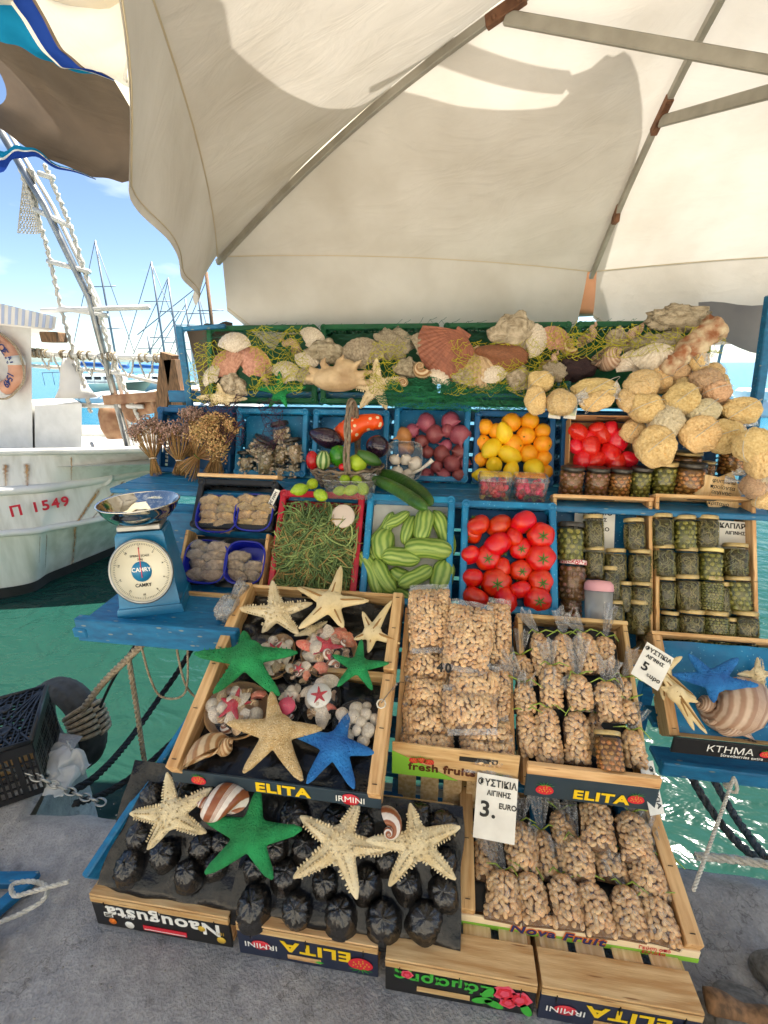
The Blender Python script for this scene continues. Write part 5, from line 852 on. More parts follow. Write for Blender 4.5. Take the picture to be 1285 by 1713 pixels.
def elita(fp, W, h, sx=1.0):
    lettering(fp, 'ELITA', .050, T(W * .57, d_, h * .55) @ RX(Q / 2) @ RZ(Q), 'ink_yellow', bold=.0016, sx=1.3)
    g = G(); g.poly([(0, 0), (.012, .006), (.022, 0), (.012, -.005)], 0, .0008, T(W * .555, d_, h * .18) @ RX(Q / 2)); part('leaf_print', g.mesh('leaf_print', 'ink_green'), fp)
    g = G(); g.lathe([(0, 0), (.020, 0), (.020, .0006), (0, .0006)], 24, T(W * .17, d_, h * .42) @ RX(Q / 2) @ S3(1.25, .85, 1)); part('heart_print', g.mesh('heart_print', 'ink_red'), fp)
    lettering(fp, 'IRMINI', .026, T(W * .17, d_ - .0012, h * .42) @ RX(Q / 2) @ RZ(Q), 'ink_white', sx=1.15)
    decal(fp, W * .36, W * .60, h * .13, h * .27, 'woodX', d_, 'hand_hole')
    strawberry(fp, W * .88, h * .40, .024, d_ - .0008, -1)
t, fp, W, h = upturned(-.462, -.108, .666, 'upturned dark crate with yellow lettering and strawberry under the black fruit tray', 'print_navy'); elita(fp, W, h)
t, fp, W, h = upturned(-.088, .252, .648, 'upturned black crate with green lettering and pink roses printed', 'print_black')
lettering(fp, 'Σάμαρης', .044, T(W * .40, d_, h * .60) @ RX(Q / 2) @ RZ(Q), 'ink_green', bold=.0014, sx=1.15)
decal(fp, W * .22, W * .58, h * .16, h * .32, 'woodX', d_, 'hand_hole')
for x, z, r in ((W * .80, h * .62, .026), (W * .90, h * .50, .026), (W * .83, h * .34, .020), (W * .15, h * .66, .014)):
    for k in range(3):
        g = G(); n = 14; q = r * (1 - .3 * k); g.poly([(q * (1 + .12 * math.cos(5 * a + k)) * math.cos(a), q * (1 + .12 * math.cos(5 * a + k)) * math.sin(a)) for a in [2 * Q * j / n for j in range(n)]], .0006 * k, .0006 * k + .0007, T(x, d_, z) @ RX(Q / 2)); part('rose_print', g.mesh('rose_print', 'ink_pink' if k % 2 == 0 else 'ink_red'), fp)
for x, z, a in ((W * .66, h * .25, .3), (W * .74, h * .2, -.4), (W * .70, h * .55, 1), (W * .95, h * .2, 2)):
    g = G(); g.poly([(.024 * math.cos(b), .011 * math.sin(b)) for b in [j * .5236 for j in range(12)]], 0, .0007, T(x, d_, z) @ RX(Q / 2) @ RZ(a)); part('leaf_print', g.mesh('leaf_print', 'ink_green'), fp)
t, fp, W, h = upturned(.262, .592, .648, 'upturned dark crate with yellow lettering at the right end of the front row', 'print_navy'); elita(fp, W, h)

# nut crate at the right front
N_W, N_D = .545, .30
t, fp = wood_crate('fruit_crate', 'low wooden crate with green printed front edge full of tied nut bags', FR('N'), N_W, N_D, .034, 'print_cream', .036, liner='blackplastic', lw=-.02, rail_w=.036, rail_up=.03, fb=(-.006, -.036))
decal(fp, 0, N_W, -.034, -.020, 'print_green', -.0076)
lettering(fp, 'Nova Fruit', .036, VT(N_W * .42, -.015), 'ink_orange', bold=.0022, sx=1.25, shear=.15, sp=1.1)
lettering(fp, 'Nova Fruit', .036, VT(N_W * .42, -.015, 0, -.0098), 'ink_navy', bold=.0008, sx=1.25, shear=.15, sp=1.1)
lettering(fp, 'Γεύση από\nΕλλάδα', .014, VT(N_W * .82, -.016), 'ink_red')

# starfish crates
t, fp = wood_crate('fruit_crate', 'wooden crate with dark printed front and yellow lettering holding blue and tan starfish', FR('E'), .552, .30, .06, 'print_slate', .042, liner='blackfilm', lw=-.03, rail_w=.032, back=True, rail_up=.03, fb=(-.008, -.045))
lettering(fp, 'ELITA', .040, VT(.30, -.039), 'ink_yellow', bold=.0016, sx=1.32); lettering(fp, 'IRMINI', .026, VT(.475, -.039, 0, -.0105), 'ink_white')
g = G(); g.lathe([(0, 0), (.018, 0), (.018, .0006), (0, .0006)], 24, VT(.475, -.039) @ S3(1.3, 1, 1)); part('heart_print', g.mesh('heart_print', 'ink_red'), fp); strawberry(fp, .075, -.041, .016)
t, fp = wood_crate('fruit_crate', 'wooden crate behind with green and cream starfish on black packing', FR('E') @ T(0, .312, .004), .552, .265, .06, None, .03, liner='blackfilm', lw=-.03, rail_w=.032, rail_up=.03)
# pistachio crates
t, fp = wood_crate('fruit_crate', 'upright wooden crate with green corner print packed with pillow bags of nuts', FR('P1'), .335, .46, .10, 'woodX', .105, liner='blackplastic', lw=-.05, rail_w=.018, back=False, fb=(-.002, -.002))
g = G(); g.poly([(0, -.1), (.18, -.1), (.0, -.02)], 0, .0008, T(0, -.0085, 0) @ RX(Q / 2)); part('green_print', g.mesh('green_print', 'print_green'), fp)
lettering(fp, 'fresh fruits', .036, VT(.135, -.068), 'ink_brown', bold=.0012, sx=1.05); decal(fp, .18, .28, -.030, -.015, 'ink_black', -.0078, 'hand_hole')
for x, z in ((.08, -.042), (.10, -.045), (.26, -.075), (.285, -.072), (.06, -.045)): strawberry(fp, x, z, .011)
t, fp = wood_crate('fruit_crate', 'upright wooden crate with dark front packed with tied nut bags and a jar', FR('P2'), .325, .455, .10, 'print_slate', .075, liner='blackplastic', lw=-.05, rail_w=.014, front_rail=True, fb=(-.018, -.012))
lettering(fp, 'ELITA', .040, VT(.19, -.075), 'ink_yellow', bold=.0015, sx=1.28); strawberry(fp, .05, -.07, .018); strawberry(fp, .275, -.066, .016)
# supports below the pistachio crates: crates stood on edge
for x, yy_, lab in ((-.105, 1.0, 'empty wooden crate standing on edge under the pillow nut bags'), (.25, 1.08, 'empty wooden crate standing on edge behind the low nut crate')):
    t = thing('support_crate', lab, 'crate', T(x, yy_, .115))
    for i in range(5):
        g = G(); g.box((.033 + .066 * i, 0, .09), (.052, .008, .20), None, .001); part('bottom_slat', g.mesh('bottom_slat', 'woodP'), t)
    for z in (.015, .17):
        g = G(); g.box((.165, .02, z), (.33, .03, .02), None, .001); part('rail', g.mesh('rail', 'woodX'), t)
# jar crates
t, fp = wood_crate('fruit_crate', 'wooden crate of pickle jars with a lying pink-lidded bottle', FR('J1'), .335, .535, .11, 'woodX', .06, liner='bluecrate', lw=-.075, rail_w=.012, fb=(-.03, -.02))
t, fp = wood_crate('fruit_crate', 'wooden crate of pickle jars at the right end of its row', FR('J2'), .32, .55, .11, 'print_black', .05, liner='bluecrate', lw=-.075, rail_w=.012, fb=(-.03, -.02)); lettering(fp, 'Melissa', .028, VT(.25, -.085), 'ink_red', sx=1.1, shear=.2)
# right-hand crate of starfish
K_W = .5
t, fp = wood_crate('fruit_crate', 'crate with black printed front holding a blue starfish at the right edge', FR('K'), K_W, .30, .07, 'print_black', .055, liner='bluecrate', lw=-.02, rail_w=.03, fb=(-.04, -.02))
lettering(fp, 'ΚΤΗΜΑ', .032, VT(.155, -.040), 'ink_white', sx=1.1); lettering(fp, 'Strawberries extra', .015, VT(.19, -.059), 'ink_white'); strawberry(fp, .25, -.040, .013); lettering(fp, 'ψάρη', .03, VT(.32, -.040), 'ink_white')
# plastic crates
plastic_crate('plastic_crate', 'red', 'redcrate', 'red plastic crate heaped with green samphire', .16, 'redcrate')
plastic_crate('plastic_crate', 'B1', 'bluecrate', 'blue plastic crate of striped cucumbers beside the red crate', .16, 'card')
plastic_crate('plastic_crate', 'B2', 'bluecrate', 'blue plastic crate of large red tomatoes', .16, 'bluecrateD')
BW, BD = L['FR']['blk'][4:6]
plastic_crate('plastic_crate', None, 'blackplastic', 'black plastic crate with two blue trays of brown sachets', .12, 'blackplastic', -.055, FR('blk') @ T(0, .235, .0), BW, .20)
t, fp = wood_crate('fruit_crate', 'wooden crate with black strawberry print holding two blue trays beside the scale', FR('blk') @ T(-.01, 0, 0), BW, .225, .09, 'print_black', .05, liner='blackplastic', lw=-.05, rail_w=.012, back=False, front_rail=True, fb=(-.075, -.03))
strawberry(fp, .075, -.066, .020); lettering(fp, 'Melissa', .034, VT(.20, -.066), 'ink_white', shear=.3, sx=1.2)
g = G(); g.box((BW / 2, 0, 0), (BW * .98, .014, .055), None, .002); tt = thing('crate_end_board', 'pale wooden crate end with slot standing above the black crate', 'board', FR('blk') @ T(0, .45, -.01) @ RX(.25)); part('board', g.mesh('board', 'woodX'), tt)
g = G(); g.box((BW / 2, -.0076, -.008), (.08, .001, .012)); part('hand_hole', g.mesh('hand_hole', 'ink_black'), tt)
for k, m, lab in (('lav', 'bluecrateD', 'blue plastic crate of dried flower bunches at the left end'), ('shj', 'bluecrate', 'blue plastic crate of shell-filled jars'), ('egg', 'bluecrate', 'blue plastic crate behind the wicker basket of vegetables'), ('oni', 'bluecrate', 'blue plastic crate of red onions standing taller than its neighbours'), ('ora', 'bluecrateD', 'dark blue plastic crate of oranges and lemons'), ('spo', 'bluecrateD', 'wide blue crate behind the plum tomatoes and sponges')):
    plastic_crate('plastic_crate', k, m, lab, .14, m, -.07)
for i in range(4):
    plastic_crate('plastic_crate', None, 'greencrate', 'green plastic crate behind the netted shells, ' + ['leftmost', 'second from left', 'third from left', 'rightmost'][i] + ' of four', .14, 'greencrate', -.10, T(-1.13 + i * .545, 2.04, 1.24) @ RX(RAD(80)), .535, .345, 'green crates at the back')
# ------------------------------------------------------------------ goods: materials
pm('tomato', '#c81408', '#dc4a14', scale=1.6, lo=.42, hi=.8, rough=.3, rnd=.10, spec=.6, subsurf=.12)
pm('tomato_plum', '#cc1418', '#dc2a1c', scale=5, rough=.2, rnd=.10, spec=.6)
pm('calyx', '#4f7a1c', '#35591a', scale=30, rough=.6)
pm('orange', '#f39410', '#f7ae1c', scale=1.4, rough=.38, rnd=.06, bump=.2, bscale=45)
pm('lemon', '#f5c410', '#f6d430', scale=1.4, rough=.38, rnd=.05, bump=.2, bscale=38)
pm('lime', '#8ab51e', '#b5c832', scale=7, rough=.35, rnd=.15, bump=.2, bscale=180)
pm('onion', '#7e2c3c', '#aa5e64', scale=14, rough=.35, rnd=.28, stretch=(3, 3, .4), bump=.15, bscale=40)
pm('onion_brown', '#b4733c', '#c98f56', scale=14, rough=.4, stretch=(3, 3, .4))
pm('garlic', '#ece4d4', '#cfc0b4', scale=14, rough=.5, stretch=(3, 3, .5))
band('cuke', '#a9c060', '#6c9238', freq=11, rough=.4, lo=.1, hi=.95, wob=4.0); pm('cukedark', '#2c4f1a', '#3d6a22', scale=9, rough=.38, bump=.3, bscale=60)
pm('eggplant', '#1f1420', '#2c1a2c', scale=4, rough=.15, spec=.7); pm('squash', '#f0560c', '#e8440a', scale=5, rough=.35, spots=('#f4d9b0', 34, .22))
pm('pepper', '#3f8a1e', '#2f7216', scale=5, rough=.2); pm('pepper_red', '#b81418', '#a01014', scale=5, rough=.2)
band('zucchini', '#b8c88a', '#4c7a30', freq=8, rough=.35, lo=.35, hi=.7)
pm('wicker', '#9a8872', '#6f5f50', scale=40, rough=.8, rnd=.1, bump=.3, bscale=120)
pm('samphire', '#82985a', '#55703c', scale=9, rough=.6, island=.5); pm('samphire_dry', '#a08f55', '#8a7540', scale=9, rough=.7, island=.3)
pm('pistachio', '#fad6a2', '#e8b680', scale=30, rough=.5, island=.24); pm('nutcore', '#8f6c4a', '#73533a', scale=40, rough=.8)
pm('raffia', '#a9c25a', '#8aa23c', scale=30, rough=.6); pm('raffia_white', '#e4dccb', rough=.7)
pm('lid_gold', '#c6ae78', '#b49a62', scale=8, rough=.35, metal=.25); pm('lid_dark', '#54504a', '#3c3935', scale=8, rough=.35, metal=.5); pm('lid_yellow', '#ecd98a', rough=.45)
pm('brine', '#544a20', '#3e3818', scale=12, rough=.5); pm('brine_olive', '#6c6a2c', '#545222', scale=12, rough=.5); pm('brine_amber', '#8a5f2c', '#6e4820', scale=12, rough=.5)
pm('f_samph', '#958a54', '#6e6636', scale=20, rough=.5, island=.35); pm('f_leaf', '#8a8450', '#6a6638', scale=20, rough=.5, island=.3); pm('f_caper', '#94904e', '#76743e', scale=20, rough=.4, island=.25)
pm('f_olive', '#a09a44', '#827c34', scale=20, rough=.3, island=.2); pm('f_almond', '#c98f4a', '#b3743a', scale=20, rough=.35, island=.22); pm('f_mix', '#a8785c', '#8a5e4c', scale=20, rough=.35, island=.35)
pm('sponge', '#ecd098', '#d6b276', scale=9, rough=.95, rnd=.14, vor=.25, bscale=17); pm('sponge_pale', '#e4d6b4', '#cdbd98', scale=9, rough=.95, rnd=.1, vor=.25, bscale=17); pm('sponge_brown', '#d8b48c', '#c09a76', scale=9, rough=.95, rnd=.12, vor=.25, bscale=17)
pm('star_cream', '#e9d9b4', '#d2bc90', scale=22, rough=.75, rnd=.05, bump=.5, bscale=190); pm('star_under', '#ead6aa', '#d6bd88', scale=12, rough=.7, bump=.3, bscale=150); pm('star_groove', '#9a7340', rough=.8)
pm('star_green', '#0b6e36', '#1c9a54', scale=14, rough=.75, bump=.9, bscale=210); pm('star_blue', '#0c559e', '#2480c8', scale=14, rough=.7, bump=.9, bscale=190); pm('star_tan', '#dcbe8a', '#c29e66', scale=40, rough=.5, bump=.9, bscale=230, spots=('#f1e0b4', 230, .22)); pm('star_red', '#c8323c', '#a82034', scale=20, rough=.6)
band('shell_stripe', '#f0e6da', '#9a5a36', freq=5, rough=.3, lo=.40, hi=.6, wob=.3); band('shell_tan', '#dcc096', '#a87a4c', freq=9, rough=.35, lo=.3, hi=.75, wob=.5); band('shell_pinkish', '#d9bfa6', '#b08a70', freq=14, rough=.45, lo=.2, hi=.8)
pm('sh_white', '#e8dcca', '#cdbca4', scale=14, rough=.45, rnd=.08, bump=.4, bscale=12); pm('sh_redbrown', '#a8684e', '#86503c', scale=7, rough=.5, stretch=(1, 5, 1), bump=.4, bscale=14); pm('sh_pink', '#d8a48c', '#b87e68', scale=10, rough=.5, rnd=.08, bump=.4, bscale=50); pm('sh_coral', '#d8664c', '#e0a080', scale=12, rough=.4, rnd=.15); pm('sh_beige', '#cfb48c', '#a88a64', scale=12, rough=.5, rnd=.15, bump=.4, bscale=60)
pm('sh_grey', '#bcae94', '#8f826c', scale=12, rough=.7, rnd=.1, bump=.6, bscale=50); pm('rockm', '#cbbca2', '#94856c', scale=3, rough=.9, rnd=.12, bump=.9, bscale=8); pm('coral_dark', '#4c3434', '#33242a', scale=14, rough=.9, bump=.8, bscale=50); pm('coral_rust', '#9a6240', '#d8c6a4', scale=26, rough=.9, bump=.8, bscale=34); pm('sh_brown', '#96603f', '#7a4a30', scale=10, rough=.55, bump=.4, bscale=40)
pm('net_yellow', '#c9c22e', '#aaa524', scale=20, rough=.7); pm('net_green', '#15764a', '#0f5f3c', scale=20, rough=.7); pm('net_purple', '#4a1c3c', '#38142e', scale=20, rough=.7); pm('net_teal', '#2a6a55', '#1f5545', scale=20, rough=.7)
pm('flower', '#d8b67e', '#b08c58', scale=20, rough=.9, island=.35); pm('flower_mauve', '#b8998a', '#967a6c', scale=20, rough=.9, island=.35); pm('stem', '#c49c62', '#a57e4c', scale=12, rough=.8, island=.25)
pm('sachet', '#bba488', '#8f7860', scale=5, rough=.6, rnd=.15, bump=.5, bscale=9); pm('sachet_tan', '#d6b47c', '#b08c5a', scale=5, rough=.6, rnd=.15, bump=.5, bscale=9)
pm('scale_blue', '#2480ac', '#1b6e98', scale=6, rough=.35); pm('dial', '#e6dfc6', '#d8d0b6', scale=4, rough=.35); pm('berry', '#d01c30', '#b81228', scale=9, rough=.3, rnd=.1, island=.2); pm('pink_lid', '#e3a7ae', rough=.5); pm('cardboard', '#c49a6c', '#b2885a', scale=8, rough=.8, bump=.1)
pm('postcard', '#3f97c0', '#e8d890', scale=26, rough=.4)

# ------------------------------------------------------------------ shape makers
def tomato_mesh(v, plum=False):
    g = G(); r = random.Random(v); lob = 5 + v % 3; ph = r.random() * 6
    def fn(d, a, p):
        top = max(0, d[2]); q = 1 + .035 * math.cos(lob * a + ph) * math.sin(p) - .13 * max(0, d[2] - .75) / .25 - .05 * max(0, -d[2] - .8) / .2
        return q + .02 * mnoise.noise((d[0] * 1.5 + v, d[1] * 1.5, d[2] * 1.5))
    g.ball((0, 0, 0), (1, 1, 1.3) if plum else (1.05, 1.02, .84), 24, 16, None, fn); return g
def calyx_mesh():
    g = G()
    for k in range(6):
        a = k * 1.05 + .2; c, s = math.cos(a), math.sin(a)
        g.add([(.04 * -s, .04 * c, .73), (.22 * c - .06 * s, .22 * s + .06 * c, .80), (.48 * c, .48 * s, .80), (.22 * c + .06 * s, .22 * s - .06 * c, .80), (.04 * s, -.04 * c, .73)], [(0, 1, 2, 3, 4)])
    g.tube([(0, 0, .70), (.02, 0, .85), (.06, .02, .95)], [.05, .04, .05], 6); return g
TOM = [tomato_mesh(k).mesh('tomato', 'tomato') for k in range(4)]; CAL = calyx_mesh().mesh('calyx', 'calyx')
PLM = [tomato_mesh(9 + k, True).mesh('plum_tomato', 'tomato_plum') for k in range(3)]
FB2 = FR('B2'); it = L['tomato']; lab = rows([(p[0], p[1]) for p in it], 5)
showcal = {4, 6, 8, 9, 13, 15, 18, 11}
for i, (u, v, w, r) in enumerate(it):
    e = Euler((rng.uniform(-.5, .5), rng.uniform(-.5, .5), rng.uniform(0, 6))).to_matrix().to_4x4()
    if i not in showcal: e = e @ RX(rng.choice((1.3, 1.7, -1.4)))
    else: e = RX(.25) @ RZ(rng.uniform(0, 6))
    t = thing('tomato', 'ripe red tomato, ' + lab[i] + ' of the blue tomato crate', 'tomato', FB2 @ T(u, v, w + rng.uniform(-.012, .012)) @ e @ S3(r * 1.03, r * 1.03, r * 1.03), 'large tomatoes')
    part('fruit', TOM[i % 4], t); part('calyx', CAL, t)
# plum tomatoes in a cardboard tray
FS = FR('spo'); c4 = [Vector(p) for p in L['plumtray']]
t = thing('cardboard_tray', 'cardboard tray with hand hole holding shiny plum tomatoes', 'tray', FS @ T(0, 0, .045)); u0, u1 = c4[0].x + .01, c4[2].x - .005; v0, v1 = c4[3].y - .005, c4[0].y
for nm, c, d in (('back_wall', ((u0 + u1) / 2, v1 - .02, .02), (u1 - u0, .004, .10)), ('front_wall', ((u0 + u1) / 2, v0, -.01), (u1 - u0, .004, .045)), ('side_wall', (u0, (v0 + v1) / 2, .0), (.004, v1 - v0 - .04, .06)), ('side_wall', (u1, (v0 + v1) / 2, .0), (.004, v1 - v0 - .04, .06)), ('base', ((u0 + u1) / 2, (v0 + v1) / 2 - .01, -.033), (u1 - u0 - .006, v1 - v0 - .03, .004))):
    g = G(); g.box(c, d, None, .001); q = part(nm, g.mesh(nm, 'cardboard'), t)
g = G(); g.box(((u0 + u1) / 2, v1 - .0225, .045), (.07, .0014, .014)); part('hand_hole', g.mesh('hand_hole', 'ink_black'), t)
lab = rows([(p[0], p[1]) for p in L['plum']], 4)
for i, (u, v, w, r) in enumerate(L['plum']):
    solo('plum_tomato', PLM[i % 3], 'glossy plum tomato, ' + lab[i] + ' of the cardboard tray', 'tomato', FS @ T(u, v, w + rng.uniform(-.01, .008)) @ Euler((rng.uniform(0, 3), rng.uniform(1.0, 1.9), rng.uniform(0, 6))).to_matrix().to_4x4() @ S3(r * .95, r * .95, r * .95), 'plum tomatoes')
# citrus
def citrus(kind, v):
    g = G()
    if kind == 'lemon': g.ball((0, 0, 0), (.84, .84, 1.12), 22, 16, None, lambda d, a, p: 1 + .16 * max(0, abs(d[2]) - .86) / .14 + .015 * mnoise.noise((d[0] * 2 + v, d[1] * 2, d[2] * 2)))
    else: g.ball((0, 0, 0), (1.02, 1.02, .98), 22, 14, None, lambda d, a, p: 1 - .05 * max(0, abs(d[2]) - .9) / .1 + .012 * mnoise.noise((d[0] * 2 + v, d[1] * 2, d[2] * 2)))
    return g
OR = [citrus('o', k).mesh('orange', 'orange') for k in range(2)]; LE = [citrus('lemon', k).mesh('lemon', 'lemon') for k in range(2)]; LI = [citrus('lemon', 5 + k).mesh('lime', 'lime') for k in range(2)]
g = G(); g.lathe([(.12, .97), (.06, 1.0), (0, 1.0)], 8); NAV = g.mesh('stem_end', 'calyx')
FO = FR('ora')
for nm, lst, ms, gr in (('orange', L['orange'], OR, 'oranges in the crate'), ('lemon', L['lemon'], LE, 'lemons in the crate')):
    lab = rows([(p[0], p[1]) for p in lst], 4 if nm == 'orange' else 3)
    for i, (u, v, w, r) in enumerate(lst):
        t = thing(nm, ('round orange, ' if nm == 'orange' else 'yellow lemon, ') + lab[i] + ' of the ' + nm + 's', nm, FO @ T(u, v, w + rng.uniform(-.01, .006)) @ Euler((rng.uniform(-1.2, 1.2) + (1.3 if nm == 'lemon' else 0), rng.uniform(-1.2, 1.2), rng.uniform(0, 6))).to_matrix().to_4x4() @ S3(r, r, r), gr)
        part('fruit', ms[i % 2], t); part('stem_end', NAV, t, S3(.7, .7, 1.0 if nm == 'orange' else 1.28))
for i, (x, y, z, r) in enumerate(L['lime']):
    solo('lime', LI[i % 2], 'loose green lime on the shelf, ' + ['nearest the basket', 'leftmost', 'lowest at the front'][i], 'lime', T(x, y, .975) @ Euler((1.4, .3 * i, i * 2.0)).to_matrix().to_4x4() @ S3(r, r, r), 'loose limes')
bx_ = sum(p[0] for p in L['limebox']) / 5; by_ = sum(p[1] for p in L['limebox']) / 5
def clear_box(name, label, M, w, d, h, lid=False):
    t = thing(name, label, 'punnet', M); g = G()
    def wall(a, b):
        an = 2 * math.pi * a; c, s = math.cos(an), math.sin(an); k = (abs(c) ** 5 + abs(s) ** 5) ** (-1 / 5.); f = .86 + .14 * b
        return (w / 2 * c * k * f, d / 2 * s * k * f, h * b)
    g.grid(wall, 48, 4); g.grid(lambda a, b: tuple(Vector(wall(a, 0)) * b), 48, 1); part('shell', g.mesh('shell', 'clearbox'), t)
    g = G(); g.tube([wall(k / 48, 1) for k in range(49)], .0022, 5, cap=False); part('lip', g.mesh('lip', 'clearbox'), t)
    if lid:
        g = G(); g.grid(lambda a, b: (wall(a, 1)[0] * (1 - .06 * b), wall(a, 1)[1] * (1 - .06 * b), h * (1 + .22 * b)), 48, 3); g.grid(lambda a, b: (wall(a, 1)[0] * .94 * b, wall(a, 1)[1] * .94 * b, h * 1.22 + .002 * math.sin(b * 30)), 48, 5); part('lid', g.mesh('lid', 'clearbox'), t)
    return t
clear_box('clear_punnet', 'clear plastic punnet of limes in front of the basket', T(bx_, by_, .94), .20, .13, .07)
lab = rows([(p[0], -p[1]) for p in L['limebox']], 1)
for i, (x, y, z, r) in enumerate(L['limebox']):
    solo('lime', LI[i % 2], 'lime in the clear punnet, ' + lab[i], 'lime', T(bx_ + (x - bx_) * .9, by_ + (y - by_) * .55, .944 + r * .95 + (.02 if i in (0, 4) else 0)) @ Euler((1.3, .5 * i, i * 1.7)).to_matrix().to_4x4() @ S3(r * .95, r * .95, r * .95), 'limes in punnet')
# onions and garlic
def onion_mesh(v):
    g = G(); pr = [(0, -.80), (.10, -.84), (.3, -.80), (.62, -.66), (.92, -.30), (1.0, .05), (.90, .38), (.62, .66), (.30, .84), (.16, .98), (.10, 1.18), (.06, 1.35), (0, 1.38)]
    g.lathe(pr, 20, None, True, lambda a, f: 1 + .02 * math.cos(7 * a + v) + .03 * mnoise.noise((math.cos(a) * 1.3 + v, math.sin(a) * 1.3, f * 3))); return g
ON = [onion_mesh(k).mesh('onion', 'onion') for k in range(3)]; ONB = onion_mesh(7).mesh('onion', 'onion_brown'); FN = FR('oni'); lab = rows([(p[0], p[1]) for p in L['onion']], 5)
for i, (u, v, w, r) in enumerate(L['onion']):
    br = i in (3, 8); solo('onion', ONB if br else ON[i % 3], ('brown' if br else 'red') + ' onion, ' + lab[i] + ' of the onion crate', 'onion', FN @ T(u, v, w + rng.uniform(-.02, .01)) @ Euler((rng.uniform(-1.3, 1.3), rng.uniform(-1.3, 1.3), rng.uniform(0, 6))).to_matrix().to_4x4() @ S3(r, r, r), 'onions in the crate')
u, v, w, bw, bh = L['garlicbox'][0]; clear_box('clear_punnet', 'clear plastic punnet of garlic leaning on the onions', FN @ T(u, v, w - .035), bw, bh * .95, .06)
GA = G(); GA.lathe([(0, -.7), (.3, -.72), (.8, -.45), (1.0, -.05), (.75, .42), (.35, .72), (.18, .95), (.14, 1.25), (0, 1.27)], 20, None, True, lambda a, f: 1 + .08 * abs(math.cos(4 * a)) * math.sin(math.pi * f)); GAM = GA.mesh('garlic', 'garlic')
for i, (gu, gv, w, r) in enumerate(L['garlic']):
    solo('garlic_bulb', GAM, 'white garlic bulb in the punnet, ' + ['upper left', 'upper middle', 'right, largest', 'lower left', 'lower right'][i], 'garlic', FN @ T(gu, gv, w - .005) @ Euler((rng.uniform(-.8, .8), rng.uniform(-.8, .8), i)).to_matrix().to_4x4() @ S3(r, r, r), 'garlic bulbs')
g = G(); p0 = Vector((L['garlic'][4][0] + .01, L['garlic'][4][1], .07)); g.tube([p0, p0 + Vector((.04, .02, .01)), p0 + Vector((.075, .05, .012)), p0 + Vector((.085, .06, .012))], [.006, .006, .008, .011], 8); solo('garlic_stalk', g.mesh('garlic_stalk', 'garlic'), 'white garlic stalk sticking out of the punnet over the onions', 'garlic', FN)
# cucumbers
def cuke_mesh(l, r, bend, mat, n=20, seg=14):
    g = G(); pts = []; rs = []
    for k in range(seg + 1):
        f = k / seg; pts.append((bend * math.sin(math.pi * f), 0, (f - .5) * l)); e = abs(2 * f - 1); rs.append(max(.002, r * (1 - e ** 3.2) ** .55 * (1 + .10 * mnoise.noise((f * 3, r * 900, l * 400)))))
    g.tube(pts, rs, n); return g.mesh('cucumber', mat, True)
FC = FR('B1'); mid = [((a + c) / 2, (b + d) / 2) for a, b, c, d, w, r in L['cuke']]; lab = rows(mid, 5)
for i, (a, b, c, d, w, r) in enumerate(L['cuke']):
    l = math.hypot(c - a, d - b); an = math.atan2(d - b, c - a); low = i in (12, 13, 14); l = max(l, r * 3.0)
    solo('striped_cucumber', cuke_mesh(l * 1.06, r * 1.08, rng.uniform(-.022, .022), 'cuke'), 'pale striped cucumber, ' + lab[i] + ' of its crate', 'cucumber', FC @ T((a + c) / 2, (b + d) / 2, -.045 if low else w + [0, .006, -.008, .012, .0, -.005, .024, .012, .0, .004, .018, .0][i]) @ RZ(an) @ RY(math.pi / 2) @ RZ(rng.uniform(0, 6)), 'striped cucumbers')
for i, pts in enumerate(L['long']):
    g = G(); P = catmull([Vector(p) + Vector((0, .02 * 0, 0)) for p in pts], 6); k = len(P); g.tube(P, [max(.003, (.026 - .003 * i) * (1 - abs(2 * j / (k - 1) - 1) ** 5) ** .5) for j in range(k)], 16)
    solo('long_cucumber', g.mesh('long_cucumber', 'cukedark'), ['long dark cucumber lying across the back of the cucumber crate', 'slimmer long cucumber in front of the other long one'][i], 'cucumber')
g = G(); rb = random.Random(4)
# samphire heap
def heap(frame, W, D, n, rnd, cols=2):
    gs = [G(), G()]
    for k in range(n):
        u = .04 + (W - .08) * rnd.random(); v = .035 + (D - .14) * rnd.random(); base = -.065 + .09 * math.sin(math.pi * u / W) ** .6 * math.sin(math.pi * min(1, v / D)) ** .6
        w = base + rnd.uniform(-.022, .018) + .022 * mnoise.noise((u * 14, v * 14, 2)); an = rnd.uniform(0, 6.28); l = rnd.uniform(.04, .13); cv = rnd.uniform(-2.4, 2.4); pts = []; p = Vector((u, v, w))
        for j in range(6): 
            pts.append(Vector((min(max(p.x, .016), W - .016), min(max(p.y, .015), D - .05), p.z))); p = p + Vector((math.cos(an), math.sin(an), rnd.uniform(-.35, .35))) * l / 5; an += cv / 5
        r = rnd.uniform(.0018, .0036); g = gs[0 if rnd.random() < .78 else 1]; g.tube(pts, [r, r, r, r * .9, r * .8, r * .4], 4, cap=False)
        if rnd.random() < .6:
            q = pts[2]; a2 = an + 1; g.tube([q, q + Vector((math.cos(a2), math.sin(a2), .3)) * .015, q + Vector((math.cos(a2 + .5), math.sin(a2 + .5), .4)) * .028], [r, r * .8, r * .4], 3, cap=False)
    return gs
FRr = FR('red'); gs = heap(FRr, .335, .40, 1900, rb)
t = thing('samphire_heap', 'tangled heap of fresh green samphire in the red crate', 'greens', FRr); stuff(t)
stuff(part('sprigs', gs[0].mesh('sprigs', 'samphire'), t)); stuff(part('dry_sprigs', gs[1].mesh('dry_sprigs', 'samphire_dry'), t))
g = G(); g.ball((.165, .17, -.075), (.14, .16, .03), 16, 8); part('core', g.mesh('core', pm('samph_shade', '#3c4a26', rough=.9)), t)

